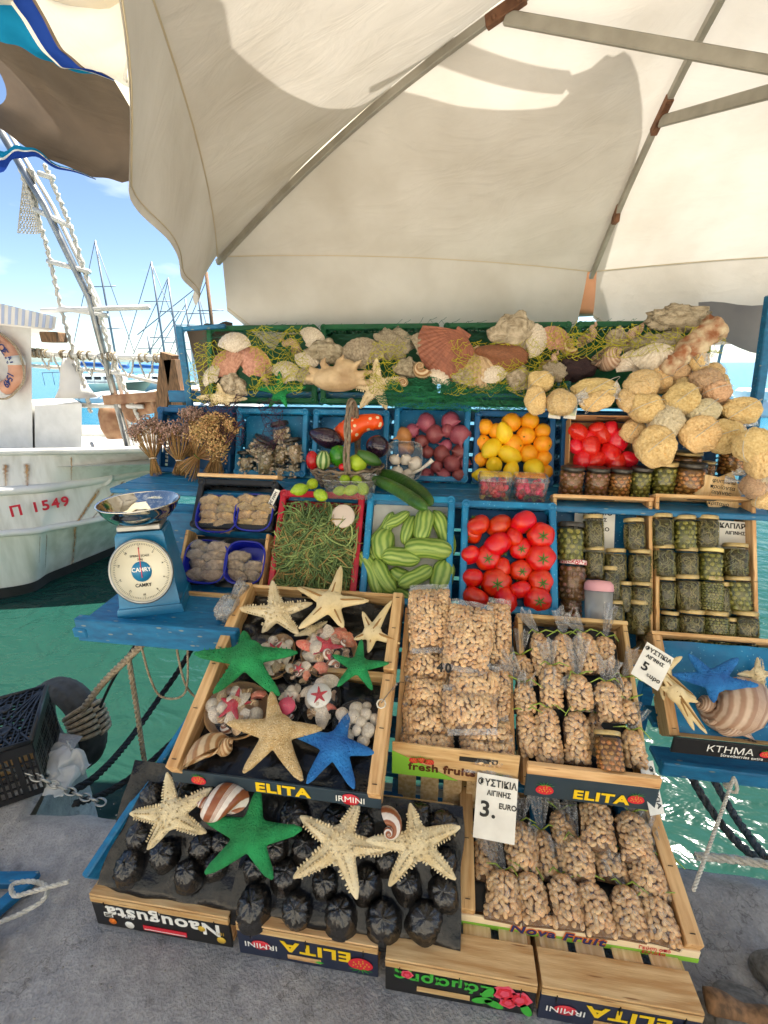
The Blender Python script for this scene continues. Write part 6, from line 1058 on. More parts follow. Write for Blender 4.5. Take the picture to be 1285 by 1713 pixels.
# ------------------------------------------------------------------ bags of pistachios
def nut_template():
    g = G(); g.ball((0, 0, 0), (.0068, .0062, .0100), 7, 5, None, lambda d, a, p: 1 - .25 * max(0, d[2]) ** 3); return np.array(g.v), np.array(g.f)
NV, NF = nut_template()
def place_nuts(pts, nrm, rnd, scale=1.0):
    allv = []; allf = []; o = 0
    for p, n in zip(pts, nrm):
        n = Vector(n).normalized(); a = rnd.uniform(0, 6.28); x = n.orthogonal().normalized(); d = x * math.cos(a) + n.cross(x) * math.sin(a); d = (d + n * rnd.uniform(-.35, .35)).normalized()
        y = n.cross(d).normalized(); R = np.array(Matrix((y.cross(d) * 1, y, d)).transposed()) * (scale * rnd.uniform(.88, 1.14))
        allv.append(NV @ R.T + np.array(p)); allf.append(NF + o); o += len(NV)
    v = np.concatenate(allv); f = np.concatenate(allf); me = bpy.data.meshes.new('nuts'); me.from_pydata(v.tolist(), [], f.tolist())
    me.polygons.foreach_set('use_smooth', [True] * len(me.polygons)); me.materials.append(MATS['pistachio']); return me
def bag_shape(w, h, t, tied, seed):
    """surface of a filled bag: a, b in [-1, 1]; x across, y along, z thickness"""
    def half(b):
        if not tied: return 1 - .06 * b * b + .03 * math.sin(3 * b + seed)
        k = 1 - .62 * max(0, (b - .35) / .65) ** 2.2; return k * (1 - .10 * max(0, -b - .6)) * (1 + .05 * math.sin(4 * b + seed))
    def S(a, b, gr=0.0, side=1):
        hw = w / 2 * half(b); p = 2.2 if not tied else 2.1; z = t * (max(0, 1 - abs(a) ** p)) ** .5 * (max(0, 1 - abs(b) ** (2.4 if not tied else 5))) ** .5
        z *= 1 + .16 * mnoise.noise((a * 1.3 + seed, b * 1.8, seed * 2)); bend = .03 * h * math.sin(seed * 3) * b
        return Vector((a * hw * (1 + gr * 4) + bend, b * h / 2 * (1 + gr * 2), side * (z + gr * .06 + .001)))
    return S
def make_bag(label, M, w, h, t, tied, seed, group):
    rnd = random.Random(seed); S = bag_shape(w, h, t, tied, seed); o = thing('pistachio_bag', label, 'nut bag', M, group)
    sp = .0128; na = max(4, int(w * 1.25 / sp)); nb = max(5, int(h * 1.1 / (sp * .98))); pts = []; nr = []
    for i in range(na):
        for j in range(nb):
            a = -1 + 2 * (i + .5 + rnd.uniform(-.3, .3)) / na; b = -1 + 2 * (j + .5 + rnd.uniform(-.3, .3) + (.5 if i % 2 else 0)) / nb; b = max(-.97, min(.97, b)); a = max(-1, min(1, a)); a = math.copysign(1 - (1 - abs(a)) ** 1.25, a)
            p = S(a, b); e = .03; n = (S(min(1, a + e), b) - S(max(-1, a - e), b)).cross(S(a, min(1, b + e)) - S(a, max(-1, b - e)))
            if n.length < 1e-9: n = Vector((0, 0, 1))
            n.normalize(); pts.append(p - n * .0035); nr.append(n)
    stuff(part('nuts', place_nuts(pts, nr, rnd), o))
    g = G(); g.grid(lambda a, b: S(2 * a - 1, 2 * b - 1) * .985 - Vector((0, 0, .0085)), 10, 12); g.grid(lambda a, b: S(2 * a - 1, 2 * b - 1, 0, -.25) * .98, 8, 10); part('filling', g.mesh('filling', 'nutcore'), o)
    g = G()
    def F(a, b):
        a = 2 * a - 1; b = 2 * b - 1; p = S(a, b, .008); p.z += .0045 + .003 * mnoise.noise((a * 6, b * 7, seed)); return p
    g.grid(F, 18, 22); g.grid(lambda a, b: S(2 * a - 1, 2 * b - 1, .012, -.5), 10, 12); part('film', g.mesh('film', 'bagfilm'), o)
    if tied:
        nk = Vector((S(0, 1).x, h / 2 * .985, .006)); nr_ = w * .10
        an = rnd.uniform(-.7, .7); ln = rnd.uniform(.06, .11); up = Vector((math.sin(an) * .8, math.cos(an), rnd.uniform(.05, .5))).normalized(); sd = up.cross(Vector((0, 0, 1))).normalized(); g = G(); sw = rnd.uniform(.7, 1.25) * w
        def tail(a, b):
            aa = 2 * a - 1; wd = nr_ + (sw / 2 - nr_) * b ** .8; return nk + up * (ln * b * (1 + .12 * math.sin(aa * 5 + seed))) + sd * (aa * wd) + Vector((0, 0, .014 * b * math.sin(aa * 9 + seed) + .012 * b * mnoise.noise((aa * 3, b * 3, seed))))
        g.grid(tail, 16, 8); part('film_tail', g.mesh('film_tail', 'filmtail'), o)
        g = G(); g.tube([nk + Vector((nr_ * 1.1 * math.cos(q), .0, nr_ * .8 * math.sin(q))) for q in [k * .7 for k in range(10)]], .0022, 5, cap=False)
        for sg in (-1, 1): g.tube([nk + Vector((0, 0, nr_ * .8)), nk + Vector((sg * .02, .008, .02)), nk + Vector((sg * rnd.uniform(.03, .055), rnd.uniform(-.02, .02), .022))], [.002, .0022, .001], 4)
        part('tie', g.mesh('tie', 'raffia'), o)
    else:
        for sg in (1, -1):
            g = G(); e = [S(2 * k / 12 - 1, sg * .98) for k in range(13)]
            g.grid(lambda a, b, e=e, sg=sg: e[min(12, int(a * 12))] * 1 + Vector((0, sg * .016 * b, .004 + .003 * math.sin(a * 14))), 12, 2); part('seal', g.mesh('seal', 'filmtail'), o)
    return o
def bags(lst, frame, tied, place, group, nr, t0):
    lab = rows([(p[0], p[1]) for p in lst], nr); F_ = FR(frame)
    for i, (u, v, w, bw, bh, lift) in enumerate(lst):
        an = rng.uniform(-.10, .10) * (1 if tied else 1.3) + (.16 * (.5 - (u / L['FR'][frame][4])) if tied else 0)
        make_bag(('tied clear bag of pistachios, ' if tied else 'clear pillow bag of pistachios, ') + lab[i] + ' of the ' + place, F_ @ T(u, v, lift - .012) @ RZ(an) @ RX(rng.uniform(-.06, .06)), max(bw, .045), max(bh, .06), min(t0, max(bw, .05) * .42), tied, i + 10 * nr + len(place), group)
bags(L['pbag'], 'P1', False, 'upright crate', 'pillow bags of pistachios', 5, .044)
bags(L['tied2'], 'P2', True, 'dark-fronted crate', 'tied bags in the upright crate', 4, .036)
bags(L['tiedN'], 'N', True, 'low front crate', 'tied bags in the low crate', 3, .036)
g = G(); lettering(thing('price_scribble', 'black handwritten number 40 on a nut bag', 'marking', FR('P1') @ T(.13, .265, .105)), '4', .034, T(-.011, 0, 0), 'ink_black', bold=.0015); lettering(bpy.data.objects['price_scribble'], '0', .034, T(.012, 0, 0), 'ink_black', bold=.0015)

# ------------------------------------------------------------------ jars (unit size: diameter 1, height 1.55, axis +Z)
JH = 1.55
def jar_parts(kind, lidm):
    g = G(); g.lathe([(0, 0), (.40, 0), (.47, .03), (.49, .10), (.49, 1.18), (.47, 1.27), (.42, 1.34), (.42, 1.40)], 24); gl = g.mesh('glass', 'glass')
    g = G(); g.lathe([(.40, 1.36), (.445, 1.36), (.455, 1.38), (.455, 1.50), (.44, 1.535), (.40, 1.55), (0, 1.545)], 24); li = g.mesh('lid', lidm)
    g = G(); r = random.Random(kind); mt = {'samph': 'f_samph', 'leaf': 'f_leaf', 'caper': 'f_caper', 'olive': 'f_olive', 'almond': 'f_almond', 'mix': 'f_mix'}[kind]
    if kind in ('samph', 'leaf'):
        for k in range(150 if kind == 'samph' else 90):
            a = r.uniform(0, 6.28); z = r.uniform(.06, 1.05); l = r.uniform(.2, .55); s = r.uniform(-.9, .9); rr_ = .455; pts = []
            for j in range(5):
                f = j / 4; aa = a + s * f + .2 * math.sin(f * 5 + k); q = rr_ - .03 * r.random(); pts.append((q * math.cos(aa), q * math.sin(aa), min(1.25, z + l * f * (1 if k % 3 else .35))))
            w = .020 if kind == 'samph' else .045; g.tube(pts, [w * .6, w, w, w, w * .5], 4, flat=1 if kind == 'samph' else .5)
    else:
        rad = {'caper': .062, 'olive': .115, 'almond': .105, 'mix': .115}[kind]; z = .05 + rad; row = 0
        while z < 1.24:
            n = int(2 * math.pi * (.47 - rad) / (rad * 1.95))
            for k in range(n):
                a = 2 * math.pi * (k + .5 * (row % 2) + r.uniform(-.15, .15)) / n; q = .468 - rad * r.uniform(.95, 1.1); e = (1, 1, 1) if kind in ('caper',) else (.92, .92, r.uniform(1.05, 1.3))
                g.ball((0, 0, 0), tuple(rad * x for x in e), 8, 6, T(q * math.cos(a), q * math.sin(a), z + r.uniform(-.02, .02)) @ Euler((r.uniform(0, 3), r.uniform(0, 3), 0)).to_matrix().to_4x4())
            z += rad * 1.75; row += 1
    fi = g.mesh('pickles', mt); g = G(); g.lathe([(0, .03), (.42, .03), (.43, 1.26), (0, 1.27)], 20)
    co = g.mesh('brine', {'samph': 'brine', 'leaf': 'brine', 'caper': 'brine', 'olive': 'brine_olive', 'almond': 'brine_amber', 'mix': 'brine_amber'}[kind]); return gl, li, fi, co
JC = {}
def jar(kind, lidm, label, M, group):
    k = (kind, lidm)
    if k not in JC: JC[k] = jar_parts(kind, lidm)
    gl, li, fi, co = JC[k]; t = thing('pickle_jar', label, 'jar', M, group); part('glass', gl, t); part('lid', li, t); stuff(part('pickles', fi, t)); part('brine', co, t); return t
KN = {'samph': 'pickled samphire', 'leaf': 'pickled caper leaves', 'caper': 'capers', 'olive': 'green olives', 'oliveY': 'green olives', 'mixcheck': 'brown preserves', 'mix': 'brown preserves', 'almond': 'amber preserves'}
for key, fk, place in (('j1', 'J1', 'left jar crate'), ('j2', 'J2', 'right jar crate')):
    lab = rows([(p[0], p[1]) for p in L[key]], 4); F_ = FR(fk)
    for i, (u, v, hh, dd, k) in enumerate(L[key]):
        kk = k.replace('Y', '').replace('check', ''); lm = 'lid_yellow' if 'Y' in k else 'lid_check' if 'check' in k else 'lid_dark' if kk == 'mix' or (kk == 'olive' and fk == 'J1') else 'lid_gold'
        if lm == 'lid_check' and 'lid_check' not in MATS: pm('lid_check', '#c03a48', '#e8d8d4', scale=26, rough=.4, lo=.49, hi=.51, detail=0)
        lift = -.025 if dd < .035 else .0; dd = max(dd, .045); hh = max(hh, dd * 1.3)
        jar(kk, lm, 'jar of ' + KN[k] + ', ' + lab[i] + ' of the ' + place, F_ @ T(u, v, lift - .012) @ RZ(rng.uniform(-.05, .05)) @ RX(-math.pi / 2) @ RZ(rng.uniform(0, 6.28)) @ S3(dd, dd, hh / JH), 'jars in the ' + place)
u, v, hh, dd, _ = L['bottle'][0]; t = thing('drinks_bottle', 'clear plastic bottle with pink lid among the pickle jars', 'bottle', FR('J1') @ T(u, v, .045) @ RX(-math.pi / 2) @ RZ(math.pi))
g = G(); g.lathe([(0, 0), (dd * .40, 0), (dd * .46, .01), (dd * .49, hh * .75), (0, hh * .75)], 20); part('body', g.mesh('body', film('frost', tint=(.80, .84, .86, 1), amount=.2, rough=.25, bump=0, white=.28)), t)
g = G(); g.lathe([(dd * .5, hh * .74), (dd * .52, hh * .76), (dd * .50, hh * .90), (dd * .40, hh * .98), (0, hh)], 20); part('lid', g.mesh('lid', 'pink_lid'), t)
u, v, w, bw, bh = L['p2jar'][0]; t = jar('almond', 'lid_gold', 'gold-lidded glass jar of nuts leaning on the tied bags', FR('P2') @ T(u, v - bh / 2, .05) @ RX(-math.pi / 2) @ RZ(math.pi) @ S3(bw, bw, bh / JH), None)
SJ = ['leftmost', 'second from left', 'third from left', 'fourth from left', 'fifth from left, very green', 'sixth from left', 'behind the others with dark lid', 'small one behind the star sign', 'rightmost behind the star sign']
for i, (p, w, h, k) in enumerate(L['shelfjar']):
    jar(k, 'lid_dark' if i < 4 or i == 5 else 'lid_gold', 'jar of ' + KN[k] + ' on the shelf, ' + SJ[i], T(p[0], p[1], max(.932, p[2])) @ RX(-.05) @ S3(w, w, h / JH * 1.05), 'jars along the shelf')
# jars of shells
FJ = FR('shj'); SHELLC = {}
def shell_mix(seed):
    r = random.Random(seed); g = G()
    for k in range(46):
        a = r.uniform(0, 6.28); z = r.uniform(.1, 1.15); q = .40; s = r.uniform(.07, .15); g.ball((0, 0, 0), (s, s * .8, s * .32), 8, 5, T(q * math.cos(a), q * math.sin(a), z) @ Euler((r.uniform(0, 3), r.uniform(0, 3), r.uniform(0, 3))).to_matrix().to_4x4(), lambda d, a2, p: 1 + .08 * math.cos(9 * a2))
    return g.mesh('shells', pm('shellmix', '#ece0cc', '#caa88c', scale=6, rough=.5, island=.3))
SMX = [shell_mix(k) for k in range(2)]; lab = ['front left', 'front centre, largest', 'middle left, lying', 'centre', 'top right, tilted', 'right', 'lower right', 'front, lowest']
for i, (u, v, w, bw, bh, tl) in enumerate(L['shelljar']):
    if ('olive', 'lid_dark') not in JC: JC[('olive', 'lid_dark')] = jar_parts('olive', 'lid_dark')
    gl, li, _, _ = JC[('olive', 'lid_dark')]; t = thing('shell_jar', 'glass jar of small seashells, ' + lab[i] + ' of the shell jars', 'jar', FJ @ T(u, v - bh * .35, -.03 + .01 * (i % 3)) @ RZ(-.25 * tl) @ RX(-math.pi / 2 + .12) @ S3(bw * .92, bw * .92, bh / JH * 1.05), 'jars of seashells')
    part('glass', gl, t); part('lid', li, t); stuff(part('shells', SMX[i % 2], t)); g = G()
    if i == 0: g.lathe([(0, .04), (.3, .04), (.3, 1.1), (0, 1.15)], 12); CORE = g.mesh('core', 'sh_beige')
    part('core', CORE, t)
# berry punnets
for i, p in enumerate(L['punnet']):
    M = T(p[0], p[1] - .03, .934); t = clear_box('berry_punnet', ['clear lidded punnet of red berries left of the other', 'clear lidded punnet of red berries right of the other'][i], M, .125, .10, .075, True); g = G(); r = random.Random(i)
    for k in range(75): g.ball((r.uniform(-.045, .045), r.uniform(-.036, .036), r.uniform(.012, .062)), r.uniform(.009, .012), 8, 6)
    stuff(part('berries', g.mesh('berries', 'berry'), t))
# ------------------------------------------------------------------ starfish
def star_mesh(tips, kind, seed):
    g = G(); R = sum(math.hypot(*t) for t in tips) / 5; rnd = random.Random(seed); under = kind == 'under'; fat = {'cream': .20, 'under': .185, 'green': .19, 'greenT': .215, 'tan': .20, 'blue': .215}[kind]
    for (x, y) in tips:
        l = math.hypot(x, y); d = Vector((x / l, y / l, 0)); sd = Vector((-d.y, d.x, 0)); pts = []; rs = []; cv = rnd.uniform(-.03, .03) * l; lift = rnd.uniform(-.01, .012)
        for k in range(10):
            f = k / 9; pts.append(d * (l * .975 * f) + sd * (cv * math.sin(math.pi * f)) + Vector((0, 0, lift * f * f - .004 * f))); rs.append(R * fat * (1.32 - .92 * f) * (.96 if f < 1 else .62))
        g.tube(pts, rs, 10, flat=.62); g.ball(tuple(pts[-1]), (rs[-1], rs[-1], rs[-1] * .7), 8, 6)
    g.ball((0, 0, .002), (R * .36, R * .36, R * .17), 14, 8)
    sp = G()
    if kind in ('cream', 'green', 'blue'):
        n = 6 if kind == 'cream' else 4
        for (x, y) in tips:
            l = math.hypot(x, y); d = Vector((x / l, y / l, 0)); sd = Vector((-d.y, d.x, 0))
            for k in range(1, n * 2):
                f = .1 + .8 * k / (n * 2); h_ = R * fat * (1.32 - .92 * f)
                for off, up in (((-.85, .30), (.85, .30), (0, .62)) if kind == 'cream' else ((0, .58), (-.6, .4), (.6, .4))):
                    if rnd.random() < .15: continue
                    c = d * l * f + sd * (h_ * off) + Vector((0, 0, h_ * up * .9)); nn = (sd * off * .8 + Vector((0, 0, .9 if off == 0 else .5))).normalized(); q = R * (.030 if kind == 'cream' else .018) * (1.25 - .6 * f) * rnd.uniform(.7, 1.2)
                    sp.tube([c - nn * q, c + nn * q * .6, c + nn * q * (1.55 if kind == 'cream' else 1.3)], [q, q * .85, q * .35], 5)
        if kind == 'cream':
            for k in range(16):
                a = k * 2.4; q = R * .30 * math.sqrt(k / 16); c = Vector((q * math.cos(a), q * math.sin(a), R * .15)); e = R * .035 * rnd.uniform(.7, 1.3); sp.tube([c, c + Vector((math.cos(a) * .3, math.sin(a) * .3, 1)) * e, c + Vector((math.cos(a) * .5, math.sin(a) * .5, 1)) * e * 2.3], [e, e * .8, e * .2], 5)
    mt = {'cream': 'star_cream', 'under': 'star_under', 'green': 'star_green', 'greenT': 'star_green', 'tan': 'star_tan', 'blue': 'star_blue'}[kind]
    gr = G()
    if under:
        for (x, y) in tips:
            l = math.hypot(x, y); gr.tube([(x * f, y * f, R * fat * (1.32 - .92 * f) * .62 - .004 + (.004 if f < .1 else 0)) for f in (.05, .3, .6, .88)], [.0045, .004, .003, .0015], 6)
    return remeshed(g, 'starfish', mt, max(.0022, R * .026)), (sp.mesh('spines', mt) if sp.v else None), (gr.mesh('groove', 'star_groove') if gr.v else None)
SL = ['cream knobbly starfish at the back left of the crates', 'cream starfish showing its grooved underside, highest of the crate', 'cream starfish with grooved underside leaning on the right rail', 'small cream starfish half hidden under the grooved ones', 'large green starfish over the left rail', 'smaller green starfish at the right of the crate', 'tan glittering starfish at the crate front', 'blue starfish beside the tan one', 'spiky cream starfish on the left end of the black tray', 'large green starfish on the black tray', 'cream starfish in the middle of the black tray', 'cream starfish at the right end of the black tray', 'bright blue starfish in the crate at the right edge', 'upper pale starfish on its edge beside the right crate rail', 'lower pale starfish on its edge beside the right crate rail', 'cream starfish at the far right edge', 'large cream starfish standing in front of the netted shells', 'green starfish standing in front of the netted shells', 'cream starfish above the dried flowers']
for i, (fk, c, tips, kind) in enumerate(L['estar']):
    b, s, gv = star_mesh(tips, kind, i); t = thing('starfish', SL[i], 'starfish', FR(fk) @ T(*c), 'starfish for sale'); part('body', b, t)
    if s: part('spines', s, t)
    if gv: part('groove', gv, t)

# ------------------------------------------------------------------ shells
def spiral_mesh(mat, turns=3.2, grow=.20, k=1.25, a=.95, ribs=0, lip=0.0, n=20):
    g = G(); N = int(turns * 22); vs = []; bd = []; th1 = turns * 2 * math.pi
    for i in range(N + 1):
        th = th1 * i / N; r = math.exp(grow * (th - th1)); c = Vector((r * .42 * math.cos(th), r * .42 * math.sin(th), -k * r)); rad = Vector((math.cos(th), math.sin(th), 0)); q = a * r * .60 * (1 + ribs * math.cos(th * 14) + lip * max(0, i / N - .94) * 8)
        for j in range(n):
            p = 2 * math.pi * j / n; vs.append(c + rad * (q * math.cos(p)) + Vector((0, 0, q * 1.35 * math.sin(p)))); bd.append(j / n)
    fs = [(i * n + j, (i + 1) * n + j, (i + 1) * n + (j + 1) % n, i * n + (j + 1) % n) for i in range(N) for j in range(n)]
    xs = [v.x for v in vs]; ys = [v.y for v in vs]; zs = [v.z for v in vs]; c = Vector(((max(xs) + min(xs)) / 2, (max(ys) + min(ys)) / 2, (max(zs) + min(zs)) / 2)); s = 1 / max(max(zs) - min(zs), max(xs) - min(xs), max(ys) - min(ys))
    g.add([(v - c) * s for v in vs], fs, True, None, bd); return g.mesh('spiral_shell', mat, True)
SP = {m: spiral_mesh(m, ribs=rb_) for m, rb_ in (('shell_stripe', 0), ('shell_tan', .02), ('shell_pinkish', .03))}
def scallop_mesh(mat, ribs=11, depth=.28, spread=1.15):
    g = G()
    def f(a, b, s=1):
        th = (2 * a - 1) * spread; r = b * (1 - .13 * abs(2 * a - 1) ** 3); z = depth * math.sin(math.pi * min(1, b * .93 + .04)) * (1 - .5 * abs(2 * a - 1) ** 2.5) + .022 * b * math.cos(ribs * math.pi * (2 * a - 1)); return (r * math.sin(th), r * math.cos(th) - .5, z * s)
    g.grid(f, 66, 14); g.grid(lambda a, b: f(a, b, .25), 30, 6); g.box((0, -.47, .02), (.34, .12, .03), None, .01); return g.mesh('scallop', mat)
SCA = {m: scallop_mesh(m, rb_, dp) for m, rb_, dp in (('sh_redbrown', 18, .2), ('sh_white', 11, .3), ('sh_pink', 16, .22), ('sh_grey', 12, .25), ('sh_coral', 10, .3), ('sh_beige', 12, .3))}
def blob_mesh(mat, seed, amp=.22, freq=1.6, n=32, m=20, fine=.05):
    g = G(); g.ball((0, 0, 0), 1, n, m, None, lambda d, a, p: 1 + amp * mnoise.noise((d[0] * freq + seed, d[1] * freq, d[2] * freq)) + fine * mnoise.noise((d[0] * 7 + seed, d[1] * 7, d[2] * 7)) + fine * .5 * mnoise.noise((d[0] * 15, d[1] * 15 + seed, d[2] * 15))); return g.mesh('blob', mat)
for i, (e, m) in enumerate(zip(L['tun'], ('shell_tan', 'shell_stripe', 'shell_stripe', 'shell_pinkish', 'sh_grey'))):
    u, v, w, bw, bh = e; fk = ('E', 'T', 'T', 'K', 'K')[i]; lab = ['tan banded tun shell in the front corner of the starfish crate', 'brown and white striped shell lying beside the green starfish', 'round striped shell with its spire towards the viewer', 'big ribbed pinkish shell in the right crate', 'long grey shell in front of the big ribbed shell'][i]
    if i == 4: me = spiral_mesh('shell_pinkish', 3.5, .16, 2.2, .6)
    else: me = SP[m]
    rot = [RZ(.5) @ RY(1.2) @ RZ(2.2), RZ(-.1) @ RY(-1.35) @ RZ(.4), RX(.35) @ RZ(1), RZ(-.15) @ RY(-1.4), RZ(-.3) @ RY(-1.5)][i]; s = max(bw, bh) * (1.0, 1.05, 1.05, 1.1, 1.0)[i]
    solo('spiral_shell', me, lab, 'seashell', FR(fk) @ T(u, v, w + (.01 if i < 3 else -.015)) @ rot @ S3(s, s, s), 'large seashells')
# wrapped shell assortments
MINI = [SP['shell_tan'], SP['shell_pinkish'], SCA['sh_white'], SCA['sh_coral'], SCA['sh_beige'], blob_mesh('sh_white', 3, .1, 1.2, 14, 9, .02), SP['shell_stripe']]
for v_ in MINI[5].vertices: v_.co *= .5
b, s_, _ = star_mesh([(math.cos(a) * .05, math.sin(a) * .05) for a in [.3 + k * 1.2566 for k in range(5)]], 'tan', 77); b.materials.clear(); b.materials.append(MATS['star_red']); MSTAR = b
BL = ['wrapped bowl of shells with a red starfish at the left front', 'large wrapped bowl of shells with orange scallop at the back', 'wrapped shells half hidden under the green starfish', 'narrow wrapped pack of shells with a pink disc', 'wrapped pack of shells with a round star medallion', 'bag of white shells tied with pale raffia', 'small wrapped pack of shells between the green starfish']
for i, (u, v, w, bw, bh, k) in enumerate(L['shellbag']):
    t = thing('shell_pack', BL[i], 'shell pack', FR('E') @ T(u, v, -.012), 'wrapped shell packs'); r = random.Random(i + 5)
    n = 18 if k == 'w' else 12
    for j in range(n):
        a = j * 2.4; q = math.sqrt((j + .3) / n) * .80; s = min(bw, bh) * r.uniform(.22, .36) * (1.25 if k == 'n' else .9); part('shell', MINI[r.choice((0, 1, 2, 2, 3, 4, 5, 5, 6)) if k != 'b' else 5], t, T(q * bw / 2 * math.cos(a), q * bh / 2 * math.sin(a), .012 + .022 * (1 - q * q) + r.uniform(-.004, .004)) @ Euler((r.uniform(-.7, .7), r.uniform(-.7, .7), r.uniform(0, 6))).to_matrix().to_4x4() @ S3(s, s, s * (1 if k != 'b' else .8) * 1.0) @ (S3(.5, .5, .5) if False else Matrix.Identity(4)))
    if k != 'b': part('red_starfish', MSTAR, t, T(.0, 0, .045) @ RZ(i) @ S3(*([min(bw, bh) * (6.0 if k == 'w' else 4.5)] * 3)))
    if i == 4:
        g = G(); g.lathe([(0, .046), (.034, .046), (.034, .050), (0, .050)], 24); part('medallion', g.mesh('medallion', 'card'), t)
        part('red_starfish', MSTAR, t, T(0, 0, .052) @ RZ(.3) @ S3(.5, .5, .3))
    if i == 3:
        g = G(); g.lathe([(0, .046), (.024, .046), (.024, .050), (0, .050)], 24, T(0, -.02, 0)); part('medallion', g.mesh('medallion', 'ink_pink'), t)
    g = G(); g.ball((0, 0, .006), (bw * .52, bh * .52, .058), 26, 14, None, lambda d, a, p: 1 + .03 * math.cos(11 * a + i) * abs(d[2]) + .02 * mnoise.noise((d[0] * 4, d[1] * 4, d[2] * 4 + i))); part('wrap', g.mesh('wrap', 'wrapfilm'), t)
    g = G(); g.lathe([(0, -.03), (.40, -.028), (.50, .0), (.52, .012), (.50, .012), (.40, -.02), (0, -.022)], 24, S3(bw, bh, 1)); part('dish', g.mesh('dish', 'cardboard' if k == 'w' else 'blackplastic'), t)
    if k == 'b':
        g = G(); g.tube([(bw * .42 + .012 * math.cos(q), bh * .38 + .012 * math.sin(q), .04) for q in [j * .8 for j in range(9)]], .0025, 5); part('tie', g.mesh('tie', 'raffia_white'), t)
        g = G(); g.grid(lambda a, b: (bw * .42 + .03 * b + .03 * (a - .5) * b, bh * .38 + .05 * b + .05 * (a - .5) * b, .04 + .012 * math.sin(a * 12)), 10, 5); part('film_tail', g.mesh('film_tail', 'filmtail'), t)
# plastic bag tied at the left rail of the starfish crate
g = G(); g.ball((0, 0, 0), (.035, .10, .04), 18, 16, None, lambda d, a, p: (1 - .6 * abs(d[1]) ** 8) * (1 + .25 * mnoise.noise((d[0] * 3, d[1] * 3, d[2] * 3)) + .06 * math.cos(9 * a)) * (.35 + .65 * min(1, abs(d[1] - .25) * 3))); solo('plastic_bag', g.mesh('plastic_bag', 'filmtail'), 'knotted clear plastic bag on the left rail of the starfish crate', 'bag', FR('E') @ T(-.01, .50, .03) @ RZ(-.25))

# ------------------------------------------------------------------ black moulded fruit trays with pleated cups on the front row
def cup_mesh(seed):
    g = G(); r = random.Random(seed); n = 48; pr = [(1.2, -.25), (1.06, -.05), (1.0, .15), (.96, .4), (.90, .65), (.80, .85), (.64, .99), (.44, 1.08), (.22, 1.13), (.08, 1.16), (0, 1.10)]
    g.lathe(pr, n, None, True, lambda a, f: 1 + (.050 * math.cos(16 * a + seed) + .02 * math.cos(29 * a + 2 * seed)) * min(1, f * 3) + .09 * mnoise.noise((math.cos(a) * 1.5 + seed, math.sin(a) * 1.4, f * 2)))
    g.v = [(x, y, z + (.30 * abs(mnoise.noise((x * 2.4 + seed * 5, y * 2.4, seed))) + .22 * abs(mnoise.noise((x * 5, y * 5 + seed, 3 * seed))) - .12) * (1 if z > .5 else 0)) for x, y, z in g.v]; return g.mesh('cup', 'cupfilm')
CUP = [cup_mesh(k * 1.7) for k in range(7)]; FT = FR('T')
def fruit_tray(label, cups, u0, u1, v1):
    t = thing('fruit_tray', label, 'tray', FT)
    g = G(); g.grid(lambda a, b: (u0 + (u1 - u0) * a + .008 * mnoise.noise((a * 4, b * 4, u0)), -.035 + (v1 + .035) * b, -.012 + .014 * mnoise.noise((a * 5, b * 4, u0 + 3)) - .022 * max(0, .12 - b) / .12), 40, 24); part('sheet', g.mesh('sheet', 'blackfilm'), t)
    for i, (u, v, w, r) in enumerate(cups):
        part('cup', CUP[(i * 3) % 7], t, T(u, v - .012, -.012) @ RX(-.35 + .15 * math.sin(i * 2.2)) @ RZ(i * 1.3) @ S3(r * (.84 + .07 * math.sin(i * 3.1)), r * (.86 + .06 * math.cos(i * 1.7)), r * (.85 + .14 * math.sin(i * 1.1))))
fruit_tray('black moulded fruit tray on the left upturned crate', L['cup1'], -.86, -.485, .29); fruit_tray('black moulded fruit tray with rows of pleated cups under two cream starfish', L['cup2'], -.49, .085, .28)
# wedge under the trays
for x0, x1, lab in ((-.84, -.50, 'tilted wooden crate under the left black tray'), (-.45, .06, 'tilted wooden crate under the wide black tray')):
    t = thing('wedge_crate', lab, 'crate', FT @ T(x0, .04, -.028))
    for i in range(4):
        g = G(); g.box(((x1 - x0) / 2, .03 + .062 * i, 0), (x1 - x0, .052, .008), None, .001); part('slat', g.mesh('slat', 'woodX'), t)
    for x in (.01, x1 - x0 - .01):
        g = G(); g.box((x, .12, -.02), (.014, .24, .03), None, .001); part('side_rail', g.mesh('side_rail', 'woodY'), t)

